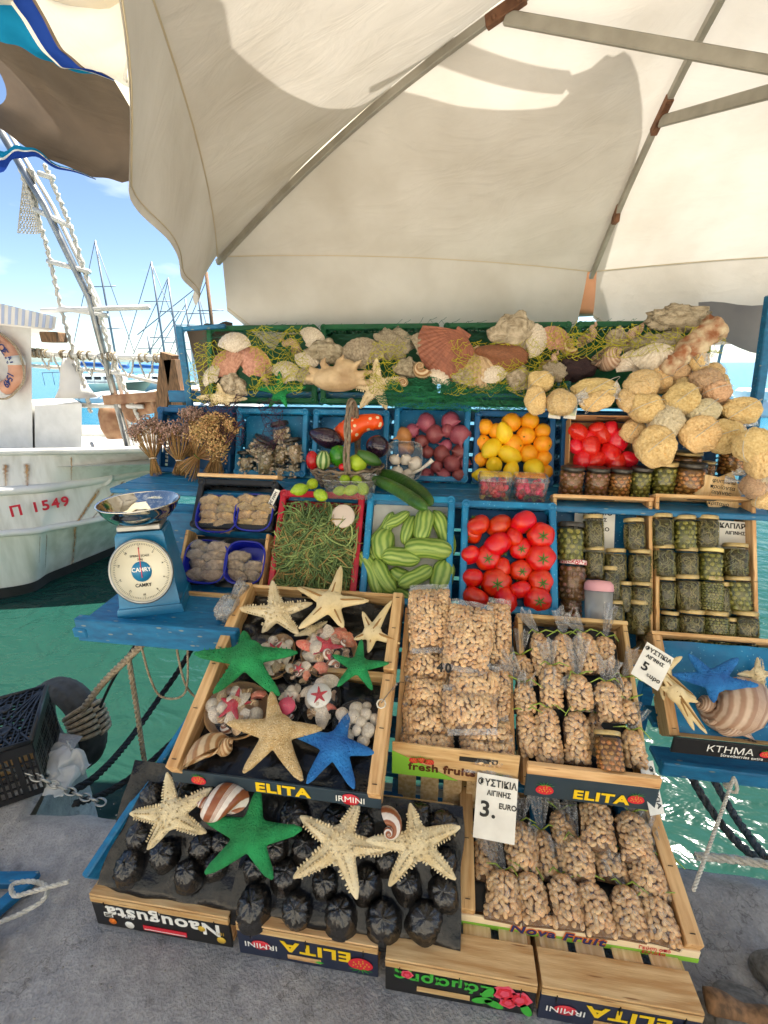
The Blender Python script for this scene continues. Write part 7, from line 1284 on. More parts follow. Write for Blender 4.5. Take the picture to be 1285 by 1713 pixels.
# ------------------------------------------------------------------ sponges
def sponge_mesh(mat, seed):
    g = G()
    def f(d, a, p):
        v = Vector(d); h = 1 + .18 * mnoise.noise(v * 1.5 + Vector((seed, 0, 0))) + .03 * mnoise.noise(v * 9)
        for fq, dp in ((5.0, .20), (10, .10)):
            q = mnoise.voronoi(v * fq + Vector((seed, seed, 0)))[0][0]; h -= dp * max(0, 1 - q / .42)
        return h
    g.ball((0, 0, 0), 1, 88, 56, None, f); return g.mesh('sponge', mat)
SPG = [sponge_mesh(m, k * 3.1) for k, m in enumerate(('sponge', 'sponge', 'sponge_pale', 'sponge', 'sponge_brown', 'sponge'))]; FSP = FR('SP')
def sponge(label, M, a, b, c, k, wrap, group='natural sponges'):
    t = thing('natural_sponge', label, 'sponge', M, group); part('sponge', SPG[k], t, S3(a, b, c))
    if wrap:
        g = G(); g.ball((0, 0, 0), (a * 1.10, b * 1.10, c * 1.12), 24, 16, None, lambda d, q, p: 1 + .05 * mnoise.noise((d[0] * 3 + k, d[1] * 3, d[2] * 3)) + .02 * math.cos(13 * q)); part('wrap', g.mesh('wrap', 'wrapfilm'), t)
        g = G(); g.grid(lambda x, y: (a * .9 + .045 * y, (x - .5) * (.02 + .06 * y) + .01 * math.sin(x * 9), c * .2 + .01 * math.sin(x * 14) * y), 10, 5); part('film_tail', g.mesh('film_tail', 'filmtail'), t, RZ(k * 1.1 + a * 60))
    else:
        g = G(); g.tube([(a * 1.03 * math.cos(q), b * 1.03 * math.sin(q) * .2 + .0, c * 1.04 * math.sin(q)) for q in [j * .42 for j in range(16)]], .0012, 4, cap=False); part('string', g.mesh('string', 'rope_white'), t, RZ(.6))
lab = rows([(p[0], p[1]) for p in L['sponge']], 7); depth = [.0] * 40; depth[:21] = [.05, .06, .07, .06, .08, .07, .09, .08, .06, .03, .01, .05, .04, .03, .05, .06, .03, .06, .05, .0, .01]
for i, (u, v, w, bw, bh, k) in enumerate(L['sponge']):
    c = min(bw, bh) * .5; kk = 2 if i in (3, 5) else 4 if i in (9, 11, 12, 19) else (i % 6 if i % 6 not in (2, 4) else 0); sponge('natural bath sponge, ' + lab[i] + ' of the sponge pile', FSP @ T(u, v, depth[i]) @ RZ(rng.uniform(-.4, .4)), bw * .56, bh * .56, c * .95, kk, k and i % 3 == 0)
for i, (x, y, z, r) in enumerate(L['rsponge']): sponge('sponge hanging at the right edge, ' + ['topmost', 'second from top', 'left of the lower three', 'lowest', 'middle'][i], T(x, y, z) @ RZ(i), r, r * .8, r * 1.05, (0, 1, 4, 3, 2)[i], i in (2, 4), 'sponges at the right edge')
for i, (x, y) in enumerate(((360, 440), (435, 440))):
    p = Vector((.40 + .055 * i, 1.80, 1.245)); g = G(); g.box((0, 0, 0), (.044, .002, .058)); t = thing('postcard', ['blue picture card stuck among the sponge bags, left', 'blue picture card stuck among the sponge bags, right'][i], 'card', T(*p) @ RX(-.3) @ RY(.1)); part('sheet', g.mesh('sheet', 'card'), t)
    g = G(); g.box((0, -.0016, .004), (.038, .001, .042)); part('picture', g.mesh('picture', 'postcard'), t)
# star-shaped sign
p = L['starsign']; t = thing('star_sign', 'star-shaped wooden sign with handwritten list beside the jars', 'sign', T(p[0], p[1], p[2] - .03) @ RX(math.pi / 2 - .2) @ RZ(-.12)); g = G(); pts = []
for k in range(12): q = (.082 if k % 2 == 0 else .055); a = k * math.pi / 6 + .3; pts.append((q * math.cos(a) * 1.12, q * math.sin(a) * .92))
g.poly(pts, -.004, .004); part('board', g.mesh('board', 'woodP'), t)
for s, y in (('φυστικια', .035), ('προϊοντα', .014), ('αιγινης', -.005), ('ΚΑΠΑΡΗ', -.026), ('κριταμο', -.044)): lettering(t, s, .019, T(0, y, .0048), 'ink_black')
# ------------------------------------------------------------------ netted shells at the back
CON = spiral_mesh('shell_pinkish', 3.4, .17, 1.9, .75, .03); RKS = [blob_mesh('rockm', 5 * k + 1, .5, 1.8, 30, 20, .14) for k in range(3)]; RUG = blob_mesh('sh_grey', 4, .5, 2.4, 36, 24, .18); DRK = blob_mesh('coral_dark', 9, .45, 2, 30, 20, .12); ROU = blob_mesh('rockm', 21, .35, 2.6, 34, 22, .2)
g = G(); g.ball((0, 0, 0), (.11, .05, .055), 18, 12)
for k in range(7): a = -.2 + k * .55; g.tube([(.09 * math.cos(a), 0, .04 * math.sin(a)), (.13 * math.cos(a), -.015, .075 * math.sin(a)), (.145 * math.cos(a) + .02, -.02, .10 * math.sin(a))], [.022, .014, .005], 8)
g.ball((.04, -.01, .045), (.05, .035, .04), 12, 8); SPI = remeshed(g, 'spider_shell', 'sh_beige', .004)
NAMES = {'scallop': ('scallop_shell', 'white scallop shell'), 'scallopg': ('scallop_shell', 'grey ribbed scallop shell'), 'pink': ('scallop_shell', 'pinkish ribbed clam shell'), 'pinkfan': ('fan_shell', 'large brown-pink fan shell'), 'fan': ('fan_shell', 'pale fan shell'), 'rock': ('sea_rock', 'encrusted sea rock'), 'conch': ('conch_shell', 'pale conch shell'), 'white': ('white_shell', 'small white shell'), 'spider': ('spider_shell', 'spiny beige conch shell'), 'rug': ('oyster_shell', 'rugged grey shell'), 'brownshell': ('brown_shell', 'brown pointed shell'), 'ribtun': ('tun_shell', 'large ribbed brown and white tun shell'), 'dark': ('dark_coral', 'dark purple coral lump'), 'rough': ('rough_sponge', 'rough porous sponge rock')}
ws = [e for e in L['back']]
for i, (k, x, y, z, a, b) in enumerate(ws):
    M = T(x, y, z); nm, ds = NAMES[k]; same = sorted([e for e in ws if e[0] == k], key=lambda e: e[1]); pos = same.index((k, x, y, z, a, b)); l = ds + ' in the netting at the back' + ('' if len(same) == 1 else ', ' + ORD[pos] + ' from left'); s = max(a, b)
    if k in ('scallop', 'scallopg', 'pink', 'pinkfan', 'fan'):
        me = SCA[{'scallop': 'sh_white', 'scallopg': 'sh_grey', 'pink': 'sh_pink', 'pinkfan': 'sh_redbrown', 'fan': 'sh_beige'}[k]]; M = M @ RX(math.pi / 2 - .25) @ RZ([0, .5, -.6, .3][i % 4] + (math.pi if k in ('pinkfan', 'fan') else 0)) @ S3(a * 1.9, b * 1.95, s * 1.7)
    elif k == 'conch': me = CON; M = M @ RY(1.2 + i) @ S3(s * 2.1, s * 2.1, s * 2.1)
    elif k == 'ribtun': me = SP['shell_stripe']; me = spiral_mesh('shell_brownrib', 3, .2, 1.0, 1.0) if False else SP['shell_pinkish']; M = M @ RX(.9) @ RY(.6) @ S3(s * 2, s * 2, s * 2)
    elif k == 'white': me = SP['shell_tan'] if i % 2 else SCA['sh_white']; M = M @ RX(math.pi / 2 - .3) @ RZ(i) @ S3(s * 2, s * 2, s * 2)
    elif k == 'spider': me = SPI; M = M @ S3(a / .125, 1, b / .085)
    elif k == 'brownshell': me = blob_mesh('sh_brown', 31, .3, 1.6, 26, 16, .06); M = M @ RY(.1) @ S3(a, .05, b)
    else: me = {'rock': RKS[i % 3], 'rug': RUG, 'dark': DRK, 'rough': ROU}[k]; M = M @ S3(a, min(a, b) * .6, b)
    solo(nm, me, l, 'rock' if k in ('rock', 'rough') else 'coral' if k == 'dark' else 'seashell', M, 'shells in the netting')
P = catmull(L['tube'], 14); k = len(P); g = G(); n = 26; vs = []
for i in range(k):
    d = (P[min(i + 1, k - 1)] - P[max(i - 1, 0)]).normalized(); x = d.cross(Vector((0, 1, 0))).normalized(); y = d.cross(x); r0 = (.026 + .020 * i / k) * (.45 if i in (0, k - 1) else 1)
    for j in range(n):
        a = 2 * math.pi * j / n; e = x * math.cos(a) + y * math.sin(a); q = P[i] + e * r0; vs.append(q + e * (.022 * mnoise.noise(q * 28) + .012 * mnoise.noise(q * 75)))
g.add(vs, [(i * n + j, i * n + (j + 1) % n, (i + 1) * n + (j + 1) % n, (i + 1) * n + j) for i in range(k - 1) for j in range(n)] + [tuple(range(n))[::-1], tuple((k - 1) * n + j for j in range(n))], True); solo('coral_branch', g.mesh('coral_branch', 'coral_rust'), 'long rusty brown coral branch slanting at the right end', 'coral')
def net(label, fn, nu, nv, mat, r, jit=.35, seed=1):
    g = G(); rd = random.Random(seed); P = {}
    for i in range(nu + 1):
        for j in range(nv + 1):
            P[i, j] = Vector(fn((i + rd.uniform(-jit, jit)) / nu, (j + rd.uniform(-jit, jit) + (.5 if i % 2 else 0)) / nv))
    for i in range(nu):
        for j in range(nv):
            a = P[i, j]; b = P[i + 1, j]; c = P[i + 1, j + 1 if i % 2 else max(0, j - 1)]
            for q in (b, c):
                if (q - a).length < .09: g.tube([a, (a + q) / 2 + Vector((0, -.002, -.003)), q], r, 3, cap=False)
    return solo('fishing_net', g.mesh('fishing_net', mat), label, 'net')
def drape(x0, x1, z0, z1, y0, y1, seed, wob=.05):
    return lambda a, b: (x0 + (x1 - x0) * a + .02 * math.sin(b * 7 + seed), y0 + (y1 - y0) * b + wob * mnoise.noise((a * 4, b * 3, seed)), z0 + (z1 - z0) * b + .03 * mnoise.noise((a * 5, b * 5, seed + 4)))
net('fine teal net spread over the green crates behind the shells', drape(-1.12, .95, 1.24, 1.58, 1.95, 2.02, 1, .03), 84, 16, 'net_teal', .0008)
for i, (x0, x1, z0, z1, lab) in enumerate(((-1.12, -.98, 1.26, 1.50, 'yellow net gathered at the left end of the netted shells'), (-.84, -.60, 1.30, 1.56, 'yellow net bunched over the pale conch shell'), (-.34, -.20, 1.30, 1.50, 'yellow net strands beside the rugged shell'), (.0, .36, 1.30, 1.50, 'yellow net draped across the large fan shell'), (.34, .46, 1.25, 1.55, 'yellow net hanging over the brown pointed shell'), (.44, .98, 1.44, 1.54, 'yellow net stretched across to the right end'))):
    net(lab, drape(x0, x1, z0, z1, 1.88, 1.94, i * 3 + 2, .05), int((x1 - x0) / .013), int((z1 - z0) / .016), 'net_yellow', .0010, .5, i)
net('green net heaped on the crate behind the onions', drape(-.28, .45, 1.24, 1.36, 1.88, 1.93, 40, .04), 70, 16, 'net_green', .0012, .6, 9); net('green net mat under the large cream starfish', drape(-.25, .10, 1.25, 1.33, 1.86, 1.9, 44, .03), 50, 16, 'net_green', .0012, .7, 19)
net('purple net trailing over the dried flowers crate', drape(-1.05, -.88, 1.08, 1.29, 1.82, 1.90, 50, .04), 16, 16, 'net_purple', .0011, .55, 11); net('purple net strip over the shell jars crate', drape(-.80, -.70, 1.06, 1.27, 1.82, 1.90, 55, .03), 9, 16, 'net_purple', .0010, .55, 12)
# ------------------------------------------------------------------ dried flower bunches
FL = FR('lav'); BLB = ['at the far left end', 'second from left', 'in front with a green tie, fullest', 'at the right', 'small one at the back']
for i, (hd, bd, ft) in enumerate(L['bunch']):
    hd, bd, ft = [Vector(p) for p in (hd, bd, ft)]; wz = [.05, .03, .085, .04, .0][i]
    for p in (hd, bd, ft): p.z = wz
    t = thing('dried_flower_bunch', 'bunch of dried brown flowers ' + BLB[i], 'flowers', FL, 'dried flower bunches'); r = random.Random(i); gs = G(); gf = G(); up = (hd - bd).normalized(); sd = Vector((up.y, -up.x, 0)); R = [.082, .085, .098, .09, .08][i]; dn = (ft - bd); 
    for k in range(80):
        an = r.uniform(0, 6.28); q = math.sqrt(r.random()); o = sd * (q * math.cos(an)) + Vector((0, 0, q * math.sin(an) * .8)); e = hd + o * R + up * (R * .65 * (1 - q * q) + r.uniform(-.02, .01)); b0 = bd + o * .012; f0 = bd + dn * r.uniform(.85, 1.1) + o * [.03, .03, .06, .05, .03][i]
        gs.tube([f0, b0, b0.lerp(e, .5) + o * .012, e], [.0013, .0014, .0012, .0009], 3, cap=False)
        for _ in range(12):
            c = e + Vector((r.uniform(-1, 1), r.uniform(-1, 1), r.uniform(-1, 1))) * .017; s = r.uniform(.0026, .0052); gf.ball(tuple(c), (s, s, s * .8), 5, 3)
    stuff(part('stems', gs.mesh('stems', 'stem'), t)); stuff(part('flower_heads', gf.mesh('flower_heads', 'flower' if i in (2, 3) else 'flower_mauve'), t))
    g = G(); g.tube([bd + sd * (.016 * math.cos(a)) + Vector((0, 0, .016 * math.sin(a))) for a in [k * .7 for k in range(11)]], .002, 5); part('tie', g.mesh('tie', 'calyx' if i == 2 else 'raffia_white'), t)
# ------------------------------------------------------------------ blue trays with sachets
FB = FR('blk'); TL = ['upper left', 'upper right', 'lower left', 'lower right']
def sachet_mesh(k):
    g = G(); g.ball((0, 0, 0), (.52, .34, .11), 20, 10, None, lambda d, a, p: 1 + .18 * abs(d[0]) ** 5 + .25 * mnoise.noise((d[0] * 2.2 + k * 5, d[1] * 2.2, d[2] * 2.2)) + .07 * mnoise.noise((d[0] * 8, d[1] * 8 + k, d[2] * 8))); return g
SAC = [sachet_mesh(k) for k in range(3)]; SAM = [g.mesh('filling', 'sachet') for g in SAC]; SAT = [g.mesh('filling', 'sachet_tan') for g in SAC]; g = sachet_mesh(1); g.v = [(x * 1.1, y * 1.1, z * 1.12) for x, y, z in g.v]; SAW = g.mesh('film', 'bagfilm')
for i, (u, v, w, bw, bh) in enumerate(L['tray']):
    t = thing('blue_tray', 'blue plastic tray of sachets, ' + TL[i] + ' of four', 'tray', FB @ T(u, v, -.042), 'blue trays'); g = G()
    def rim(a, b):
        an = 2 * math.pi * a; c, s = math.cos(an), math.sin(an); k = (abs(c) ** 3.2 + abs(s) ** 3.2) ** (-1 / 3.2); f = .82 + .18 * b; return (bw / 2 * c * k * f, bh / 2 * s * k * f, .05 * b)
    g.grid(rim, 40, 3); g.grid(lambda a, b: tuple(Vector(rim(a, 0)) * b), 40, 1); part('shell', g.mesh('shell', 'bluetray'), t); g = G(); g.tube([rim(k / 40, 1) for k in range(41)], .0035, 6, cap=False); part('lip', g.mesh('lip', 'bluetray'), t)
    n = 8; 
    for j in range(n if i < 3 else 5):
        c, rw = j % 2, j // 2; r = random.Random(i * 10 + j); uu = (c - .5) * bw * .40 + r.uniform(-.008, .008); vv = -bh * .30 + rw * bh * .205; s = bw * .50
        q = thing('sachet', 'brown herb sachet, ' + ('left' if c == 0 else 'right') + ' of ' + ['bottom', 'second', 'third', 'top'][rw] + ' pair in ' + TL[i] + ' tray', 'sachet', FB @ T(u + uu, v + vv, -.012 + .006 * rw) @ Euler((.45, r.uniform(-.2, .2), r.uniform(-.25, .25))).to_matrix().to_4x4() @ S3(s, s, s), 'herb sachets'); part('filling', (SAM if i > 1 else SAT)[j % 3], q); part('film', SAW, q)
# ------------------------------------------------------------------ weighing scale
sc = [Vector(p) for p in BG['scale']]; cx, cy = -.985, 1.27; px_, pz_ = (sc[4].x + sc[5].x) / 2, .985
t = thing('weighing_scale', 'blue mechanical weighing scale with round dial and steel pan', 'scale', T(cx, cy, .617) @ RZ(.38) @ S3(.87, .87, 1)); g = G()
def fr_box(g, w0, d0, w1, d1, z0, z1): g.add([(sx * w0 / 2, sy * d0 / 2, z0) for sx, sy in ((-1, -1), (1, -1), (1, 1), (-1, 1))] + [(sx * w1 / 2, sy * d1 / 2, z1) for sx, sy in ((-1, -1), (1, -1), (1, 1), (-1, 1))], [(3, 2, 1, 0), (4, 5, 6, 7), (0, 1, 5, 4), (1, 2, 6, 5), (2, 3, 7, 6), (3, 0, 4, 7)])
fr_box(g, .235, .20, .225, .19, 0, .03); fr_box(g, .215, .18, .165, .13, .03, .275); fr_box(g, .165, .13, .155, .12, .275, .285); part('body', g.mesh('body', 'scale_blue'), t)
g = G(); g.box((0, 0, .298), (.15, .12, .02), None, .004); part('platform', g.mesh('platform', 'steel'), t)
g = G(); g.tube([(0, 0, .29), (0, 0, .34)], .016, 12); part('stem', g.mesh('stem', 'steel'), t)
MD = T(0, -.098, .165) @ RX(math.pi / 2 - .16); g = G(); g.lathe([(0, 0), (.104, 0), (.107, .006), (.106, .016), (.100, .018), (.100, .014), (0, .014)], 48); dl = part('dial', g.mesh('dial', 'dial'), t, MD)
g = G(); g.lathe([(.1005, .012), (.108, .012), (.109, .019), (.103, .022), (.1005, .019)], 48); part('bezel', g.mesh('bezel', 'steel'), dl)
g = G()
for k in range(100):
    a = 2 * math.pi * k / 100; l = .011 if k % 10 == 0 else .006; M = RZ(a); g.box((0, .094 - l / 2, .0146), (.0011, l, .0006), M)
part('ticks', g.mesh('ticks', 'ink_black'), dl)
g = G(); g.lathe([(0, .0146), (.034, .0146), (.034, .0152), (0, .0152)], 32); part('emblem', g.mesh('emblem', 'scale_blue'), dl)
lettering(dl, 'CAMRY', .019, T(0, .006, .0158), 'ink_white', bold=.0005); lettering(dl, 'CAMRY', .016, T(0, -.046, .0152), 'ink_black', bold=.0004); lettering(dl, 'SPRING SCALE', .010, T(0, .052, .0152), 'ink_black'); lettering(dl, '20kg', .010, T(0, .041, .0152), 'ink_black')
for k in range(10):
    a = -2 * math.pi * k / 10; lettering(dl, str(k * 2), .010, RZ(a) @ T(0, .077, .0152), 'ink_black')
g = G(); g.box((0, .03, .0175), (.0022, .10, .001)); part('pointer', g.mesh('pointer', 'ink_red'), dl)
prof = [(0, .335), (.06, .336), (.105, .350), (.130, .378), (.139, .398), (.143, .400), (.141, .404), (.135, .400), (.126, .380), (.10, .354), (.06, .341), (0, .340)]
g = G(); g.lathe(prof, 56, T(.0, .0, -.028)); part('pan', g.mesh('pan', 'chrome'), t)
# ------------------------------------------------------------------ wicker basket of vegetables
bx, by, bz = L['basket']; bz = .934; t = thing('wicker_basket', 'round wicker basket with arched handle full of vegetables', 'basket', T(bx, by + .02, bz)); RX_, RY_ = .155, .115
for k in range(6):
    g = G(); f = k / 5; pts = []
    for j in range(61):
        a = 2 * math.pi * j / 60; s = .70 + .30 * f; pts.append((RX_ * s * math.cos(a), RY_ * s * math.sin(a), .008 + .075 * f + .004 * math.sin(15 * a + math.pi * k)))
    g.tube(pts, .0055, 6, cap=False); part('weave', g.mesh('weave', 'wicker'), t)
for k in range(30):
    a = 2 * math.pi * k / 30; g = G(); g.tube([(RX_ * .68 * math.cos(a), RY_ * .68 * math.sin(a), 0), (RX_ * math.cos(a), RY_ * math.sin(a), .088)], .003, 5); part('stake', g.mesh('stake', 'wicker'), t)
for s in range(3):
    g = G(); g.tube([(.03 + .02 * math.cos(a * .5) * 0 + .010 * math.cos(4 * a + s * 2.1), -RY_ * math.cos(a), .08 + .26 * math.sin(a) + .008 * math.sin(6 * a + s * 2.1)) for a in [math.pi * j / 40 for j in range(41)]], .006, 6); part('handle_strand', g.mesh('handle_strand', 'wicker'), t)
VG = {k: [Vector(p) for p in v] for k, v in L['veg'].items()}
def chain(pts, rs, mat, n=18, useband=False):
    g = G(); P = catmull(pts, 6); k = len(P); f = lambda i: np.interp(i / (k - 1), np.linspace(0, 1, len(rs)), rs); g.tube(P, [float(f(i)) for i in range(k)], n); return g.mesh('veg', mat, useband)
solo('eggplant', chain(VG['eggplant'], [.012, .030, .040, .043, .036, .006], 'eggplant'), 'long dark eggplant leaning on the basket', 'eggplant'); p = VG['aubergine'][0]
g = G(); g.ball((0, 0, 0), (.048, .042, .046), 22, 14); solo('round_eggplant', g.mesh('round_eggplant', 'eggplant'), 'round dark eggplant right of the basket handle', 'eggplant', T(*p))
solo('squash', chain(VG['squash'], [.010, .046, .052, .040, .034, .036, .012], 'squash'), 'bright orange speckled squash behind the basket handle', 'squash')
g = G(); g.ball((0, 0, 0), (.036, .034, .040), 24, 14, None, lambda d, a, p: 1 + .10 * abs(math.cos(2 * a)) - .18 * max(0, d[2] - .7)); p = VG['pepper'][0]; solo('green_pepper', g.mesh('green_pepper', 'pepper'), 'green bell pepper in the basket middle', 'pepper', T(*p)); p = VG['pepperb'][0]; g2 = g.mesh('green_pepper', 'lime'); solo('green_pepper', g2, 'paler green pepper right in the basket', 'pepper', T(*p) @ S3(.95, .95, .8))
solo('zucchini', chain(VG['zucchini'], [.014, .028, .031, .028, .010], 'zucchini', 20, True), 'pale striped zucchini standing in the basket', 'zucchini'); p = VG['redpepper'][0]
g = G(); g.ball((0, 0, 0), (.024, .024, .036), 18, 12, None, lambda d, a, p: 1 + .07 * abs(math.cos(2 * a))); solo('red_pepper', g.mesh('red_pepper', 'pepper_red'), 'red pepper at the left of the basket', 'pepper', T(*p)); solo('basket_cucumber', chain(VG['cucumber'], [.012, .022, .024, .022, .008], 'cukedark'), 'small dark cucumber at the right of the basket', 'cucumber'); p = VG['tompeek'][0]; solo('small_tomato', TOM[0], 'small red tomato low in the basket', 'tomato', T(*p) @ S3(.02, .02, .02))
# ------------------------------------------------------------------ price cards
def price_card(label, M, w, h, lines, bend=0.0, mat='card'):
    t = thing('price_card', label, 'price card', M, 'handwritten price cards'); g = G(); g.grid(lambda a, b: ((a - .5) * w, (b - .5) * h, bend * (2 * b - 1) ** 2), 4, 8); g.grid(lambda a, b: ((a - .5) * w, (b - .5) * h, bend * (2 * b - 1) ** 2 - .001), 4, 8); part('sheet', g.mesh('sheet', mat), t)
    for s, y, sz, sx, x in lines: lettering(t, s, sz, T(x, y, .0012), 'ink_black', sx=sx, bold=sz * .022)
price_card('white handwritten card reading 3 euro on the low nut crate', T(.168, .895, .318) @ RX(1.05) @ RZ(-.05), .105, .155, [('ΦΥΣΤΙΚΙΑ', .057, .0225, .92, 0), ('ΑΙΓΙΝΗΣ', .033, .017, .9, .006), ('3.', -.008, .052, 1.1, -.02), ('EURO', .006, .018, .95, .03)])
price_card('white handwritten card reading 5 euro clipped right of the tied bags', FR('P2') @ T(.345, .325, .075) @ RX(.05) @ RZ(-.55), .075, .105, [('ΦΥΣΤΙΚΙΑ', .036, .0165, .9, 0), ('ΑΙΓΙΝΗΣ', .016, .0135, .9, 0), ('5', -.014, .034, 1.1, -.015), ('ευρο', -.030, .016, 1, .014)])
price_card('handwritten card in the left jar crate reading 5 euro', FR('J1') @ T(.155, .43, -.045) @ RZ(-.03), .14, .17, [('ΚΡΙΤΑΜΟ', .062, .026, 1, 0), ('ΑΙΓΙΝΗΣ', .036, .017, 1, .008), ('5.', -.002, .05, 1, -.035), ('EURO', .002, .02, 1, .025)])
price_card('handwritten card half hidden in the right jar crate', FR('J2') @ T(.275, .42, -.04) @ RZ(-.03), .11, .12, [('ΚΑΠΑΡΗ', .042, .024, 1, 0), ('ΑΙΓΙΝΗΣ', .018, .016, 1, 0)])
price_card('upright handwritten card on its side below the tied bags', FR('P2') @ T(.325, .03, .0) @ RY(.6) @ RZ(-1.45), .12, .06, [('ΦΥΣΤΙΚΙΑ', .012, .020, 1, 0), ('ΑΙΓΙΝΗΣ', -.012, .016, 1, 0)])
price_card('small white tag on the black crate corner', FR('blk') @ T(.325, .36, .012) @ RZ(1.25) , .075, .022, [('ΡΙΓΑΝΗ', 0, .015, 1, 0)])
# lidded tub on the samphire
t = thing('round_tub', 'round clear tub with pale lid half buried in the samphire', 'tub', FR('red') @ T(.265, .305, -.03) @ RX(.1)); g = G(); g.lathe([(0, 0), (.036, 0), (.040, .06), (0, .06)], 24); part('body', g.mesh('body', 'frost'), t); g = G(); g.lathe([(.042, .055), (.043, .066), (.038, .068), (0, .066)], 24); part('lid', g.mesh('lid', pm('lid_pale', '#c9b9ac', rough=.4)), t)
# ------------------------------------------------------------------ quay side clutter
def rope_obj(name, label, pts, r, mat, twist=True, n=40, cat='rope'):
    P = catmull(pts, max(2, n // max(1, len(pts) - 1))); g = G()
    if not twist: g.tube(P, r, 8)
    else:                                                   # three laid strands
        tot = 0
        for s in range(3):
            Q_ = []; tot = 0
            fine = []
            for i in range(len(P) - 1):
                for k in range(4): fine.append(P[i].lerp(P[i + 1], k / 4))
            fine.append(P[-1])
            for i, p in enumerate(fine):
                if i: tot += (fine[i] - fine[i - 1]).length
                d = (fine[min(i + 1, len(fine) - 1)] - fine[max(0, i - 1)]).normalized(); x = d.cross(Vector((0, 0, 1))); x = x.normalized() if x.length > 1e-3 else Vector((1, 0, 0)); y = d.cross(x); a = tot / (r * 7) * 2 * math.pi + s * 2.094
                Q_.append(p + (x * math.cos(a) + y * math.sin(a)) * r * .5)
            g.tube(Q_, r * .56, 6)
    return solo(name, g.mesh(name, mat), label, cat)
# tyre fender
tc = Vector(BG['tyre'][0]); g = G(); R = .172; TM = T(tc.x + .03, tc.y, tc.z + .01) @ RZ(-.25) @ RX(-.15); t = thing('tyre_fender', 'worn black tyre hanging as a fender over the quay edge', 'tyre', TM)
def tyre(a, b):
    th = 2 * math.pi * a; ph = 2 * math.pi * b; w = .062; q = R + .044 * math.cos(ph) * (1 if math.cos(ph) > 0 else .9); y = w * math.copysign(abs(math.sin(ph)) ** .7, math.sin(ph))
    gv = .006 if (math.cos(ph) > .55 and (int(b * 28) % 3 == 0 or int(a * 64) % 2 == 0 and abs(math.sin(ph)) > .5)) else 0
    return ((q - gv) * math.cos(th), y, (q - gv) * math.sin(th))
g.grid(tyre, 128, 28); part('tyre', g.mesh('tyre', 'rubber'), t)
lash = thing('rope_lashing', 'grey rope wound round the tyre', 'rope', TM)
for k in range(6):
    th = .15 + .11 * k; g = G(); c = Vector((R * math.cos(th), 0, R * math.sin(th))); e = Vector((math.cos(th), 0, math.sin(th))); g.tube([c + e * (.060 * math.cos(a)) + Vector((0, .074 * math.sin(a), 0)) + Vector((-math.sin(th), 0, math.cos(th))) * (.012 * a / 6.28) for a in [j * .42 for j in range(16)]], .0095, 7); part('turn', g.mesh('turn', 'rope'), lash)
rope_obj('mooring_rope', 'thick tan rope running from the tyre up to the stall table', BG['rope1'], .014, 'rope')
rope_obj('mooring_rope', 'frayed rope end hanging straight down beside the tyre', BG['rope2'], .010, 'rope'); rope_obj('mooring_rope', 'black rope running from the quay edge up under the table', BG['brope'], .014, 'rope_black'); rope_obj('mooring_rope', 'black rope sagging low towards the starfish crate', BG['brope2'], .012, 'rope_black')
rope_obj('hanging_line', 'thin line looped under the blue table', [(-.98, 1.15, .56), (-.97, 1.15, .40), (-.93, 1.14, .33), (-.84, 1.14, .36), (-.80, 1.14, .56)], .004, 'rope', True, 30); rope_obj('hanging_line', 'second thin line under the table near the crate', [(-.86, 1.16, .56), (-.85, 1.16, .38), (-.80, 1.16, .30)], .004, 'rope', True, 20)
rope_obj('hanging_line', 'thin dark mooring line slanting down behind the tyre', [(-1.02, 1.3, .55), (-1.3, 1.35, .2), (-1.5, 1.4, -.1)], .006, 'rope_black', False)
# chain
P = catmull(BG['chain'], 12); ct = thing('chain', 'galvanised steel chain lying across the quay edge', 'chain'); acc = 0; nl = 0; g = G()
link = G(); link.tube([(.011 * math.cos(a), .021 * math.sin(a), 0) for a in [2 * math.pi * j / 14 for j in range(15)]], .0034, 6, cap=False); LKM = link.mesh('link', 'steel'); i = 0; cum = [0]
for a, b in zip(P, P[1:]): cum.append(cum[-1] + (b - a).length)
s = 0
while s < cum[-1]:
    k = max(j for j in range(len(cum)) if cum[j] <= s); k = min(k, len(P) - 2); p = P[k].lerp(P[k + 1], (s - cum[k]) / max(1e-6, cum[k + 1] - cum[k])); d = (P[k + 1] - P[k]).normalized(); M = d.to_track_quat('Y', 'Z').to_matrix().to_4x4(); M.translation = p
    part('link', LKM, ct, M @ RY((nl % 2) * math.pi / 2 + .4)); nl += 1; s += .031
# black plastic crate, upside down, on the quay at the left edge
BC = T(-1.33, 1.0, .0) @ RZ(.62); t = thing('plastic_crate', 'upside-down black plastic crate on the quay at the left edge', 'crate', BC); W, D, h = .40, .30, .22
g = G()
for i in range(22): g.box((-W + W * i / 21, D / 2, h), (.004, D - .02, .008), RX(0))
for i in range(16): g.box((-W / 2, D * i / 15, h - .001), (W - .02, .004, .008))
for s in (-1, 1):
    for k in range(9): g.beam((-W + .05 * k, 0, h + .003), (-W + .05 * k + s * .2 if -W + .05 * k + s * .2 < 0 else -.001, D, h + .003), .006, .006, bev=0)
part('base_grid', g.mesh('base_grid', 'blackplastic'), t)
for nm, M, ln in (('front_wall', T(-W / 2, 0, h), W), ('back_wall', T(-W / 2, D, h), W), ('side_wall', T(-W, D / 2, h) @ RZ(math.pi / 2), D), ('side_wall', T(0, D / 2, h) @ RZ(math.pi / 2), D)):
    g = G(); lattice(g, Matrix.Identity(4), ln, h, True, False); part(nm, g.mesh(nm, 'blackplastic'), t, M)
g = G()
for y in (0, D): g.tube([(-W, y, h), (0, y, h)], .009, 8)
for x in (-W, 0): g.tube([(x, 0, h), (x, D, h)], .009, 8)
part('edge', g.mesh('edge', 'blackplastic'), t)
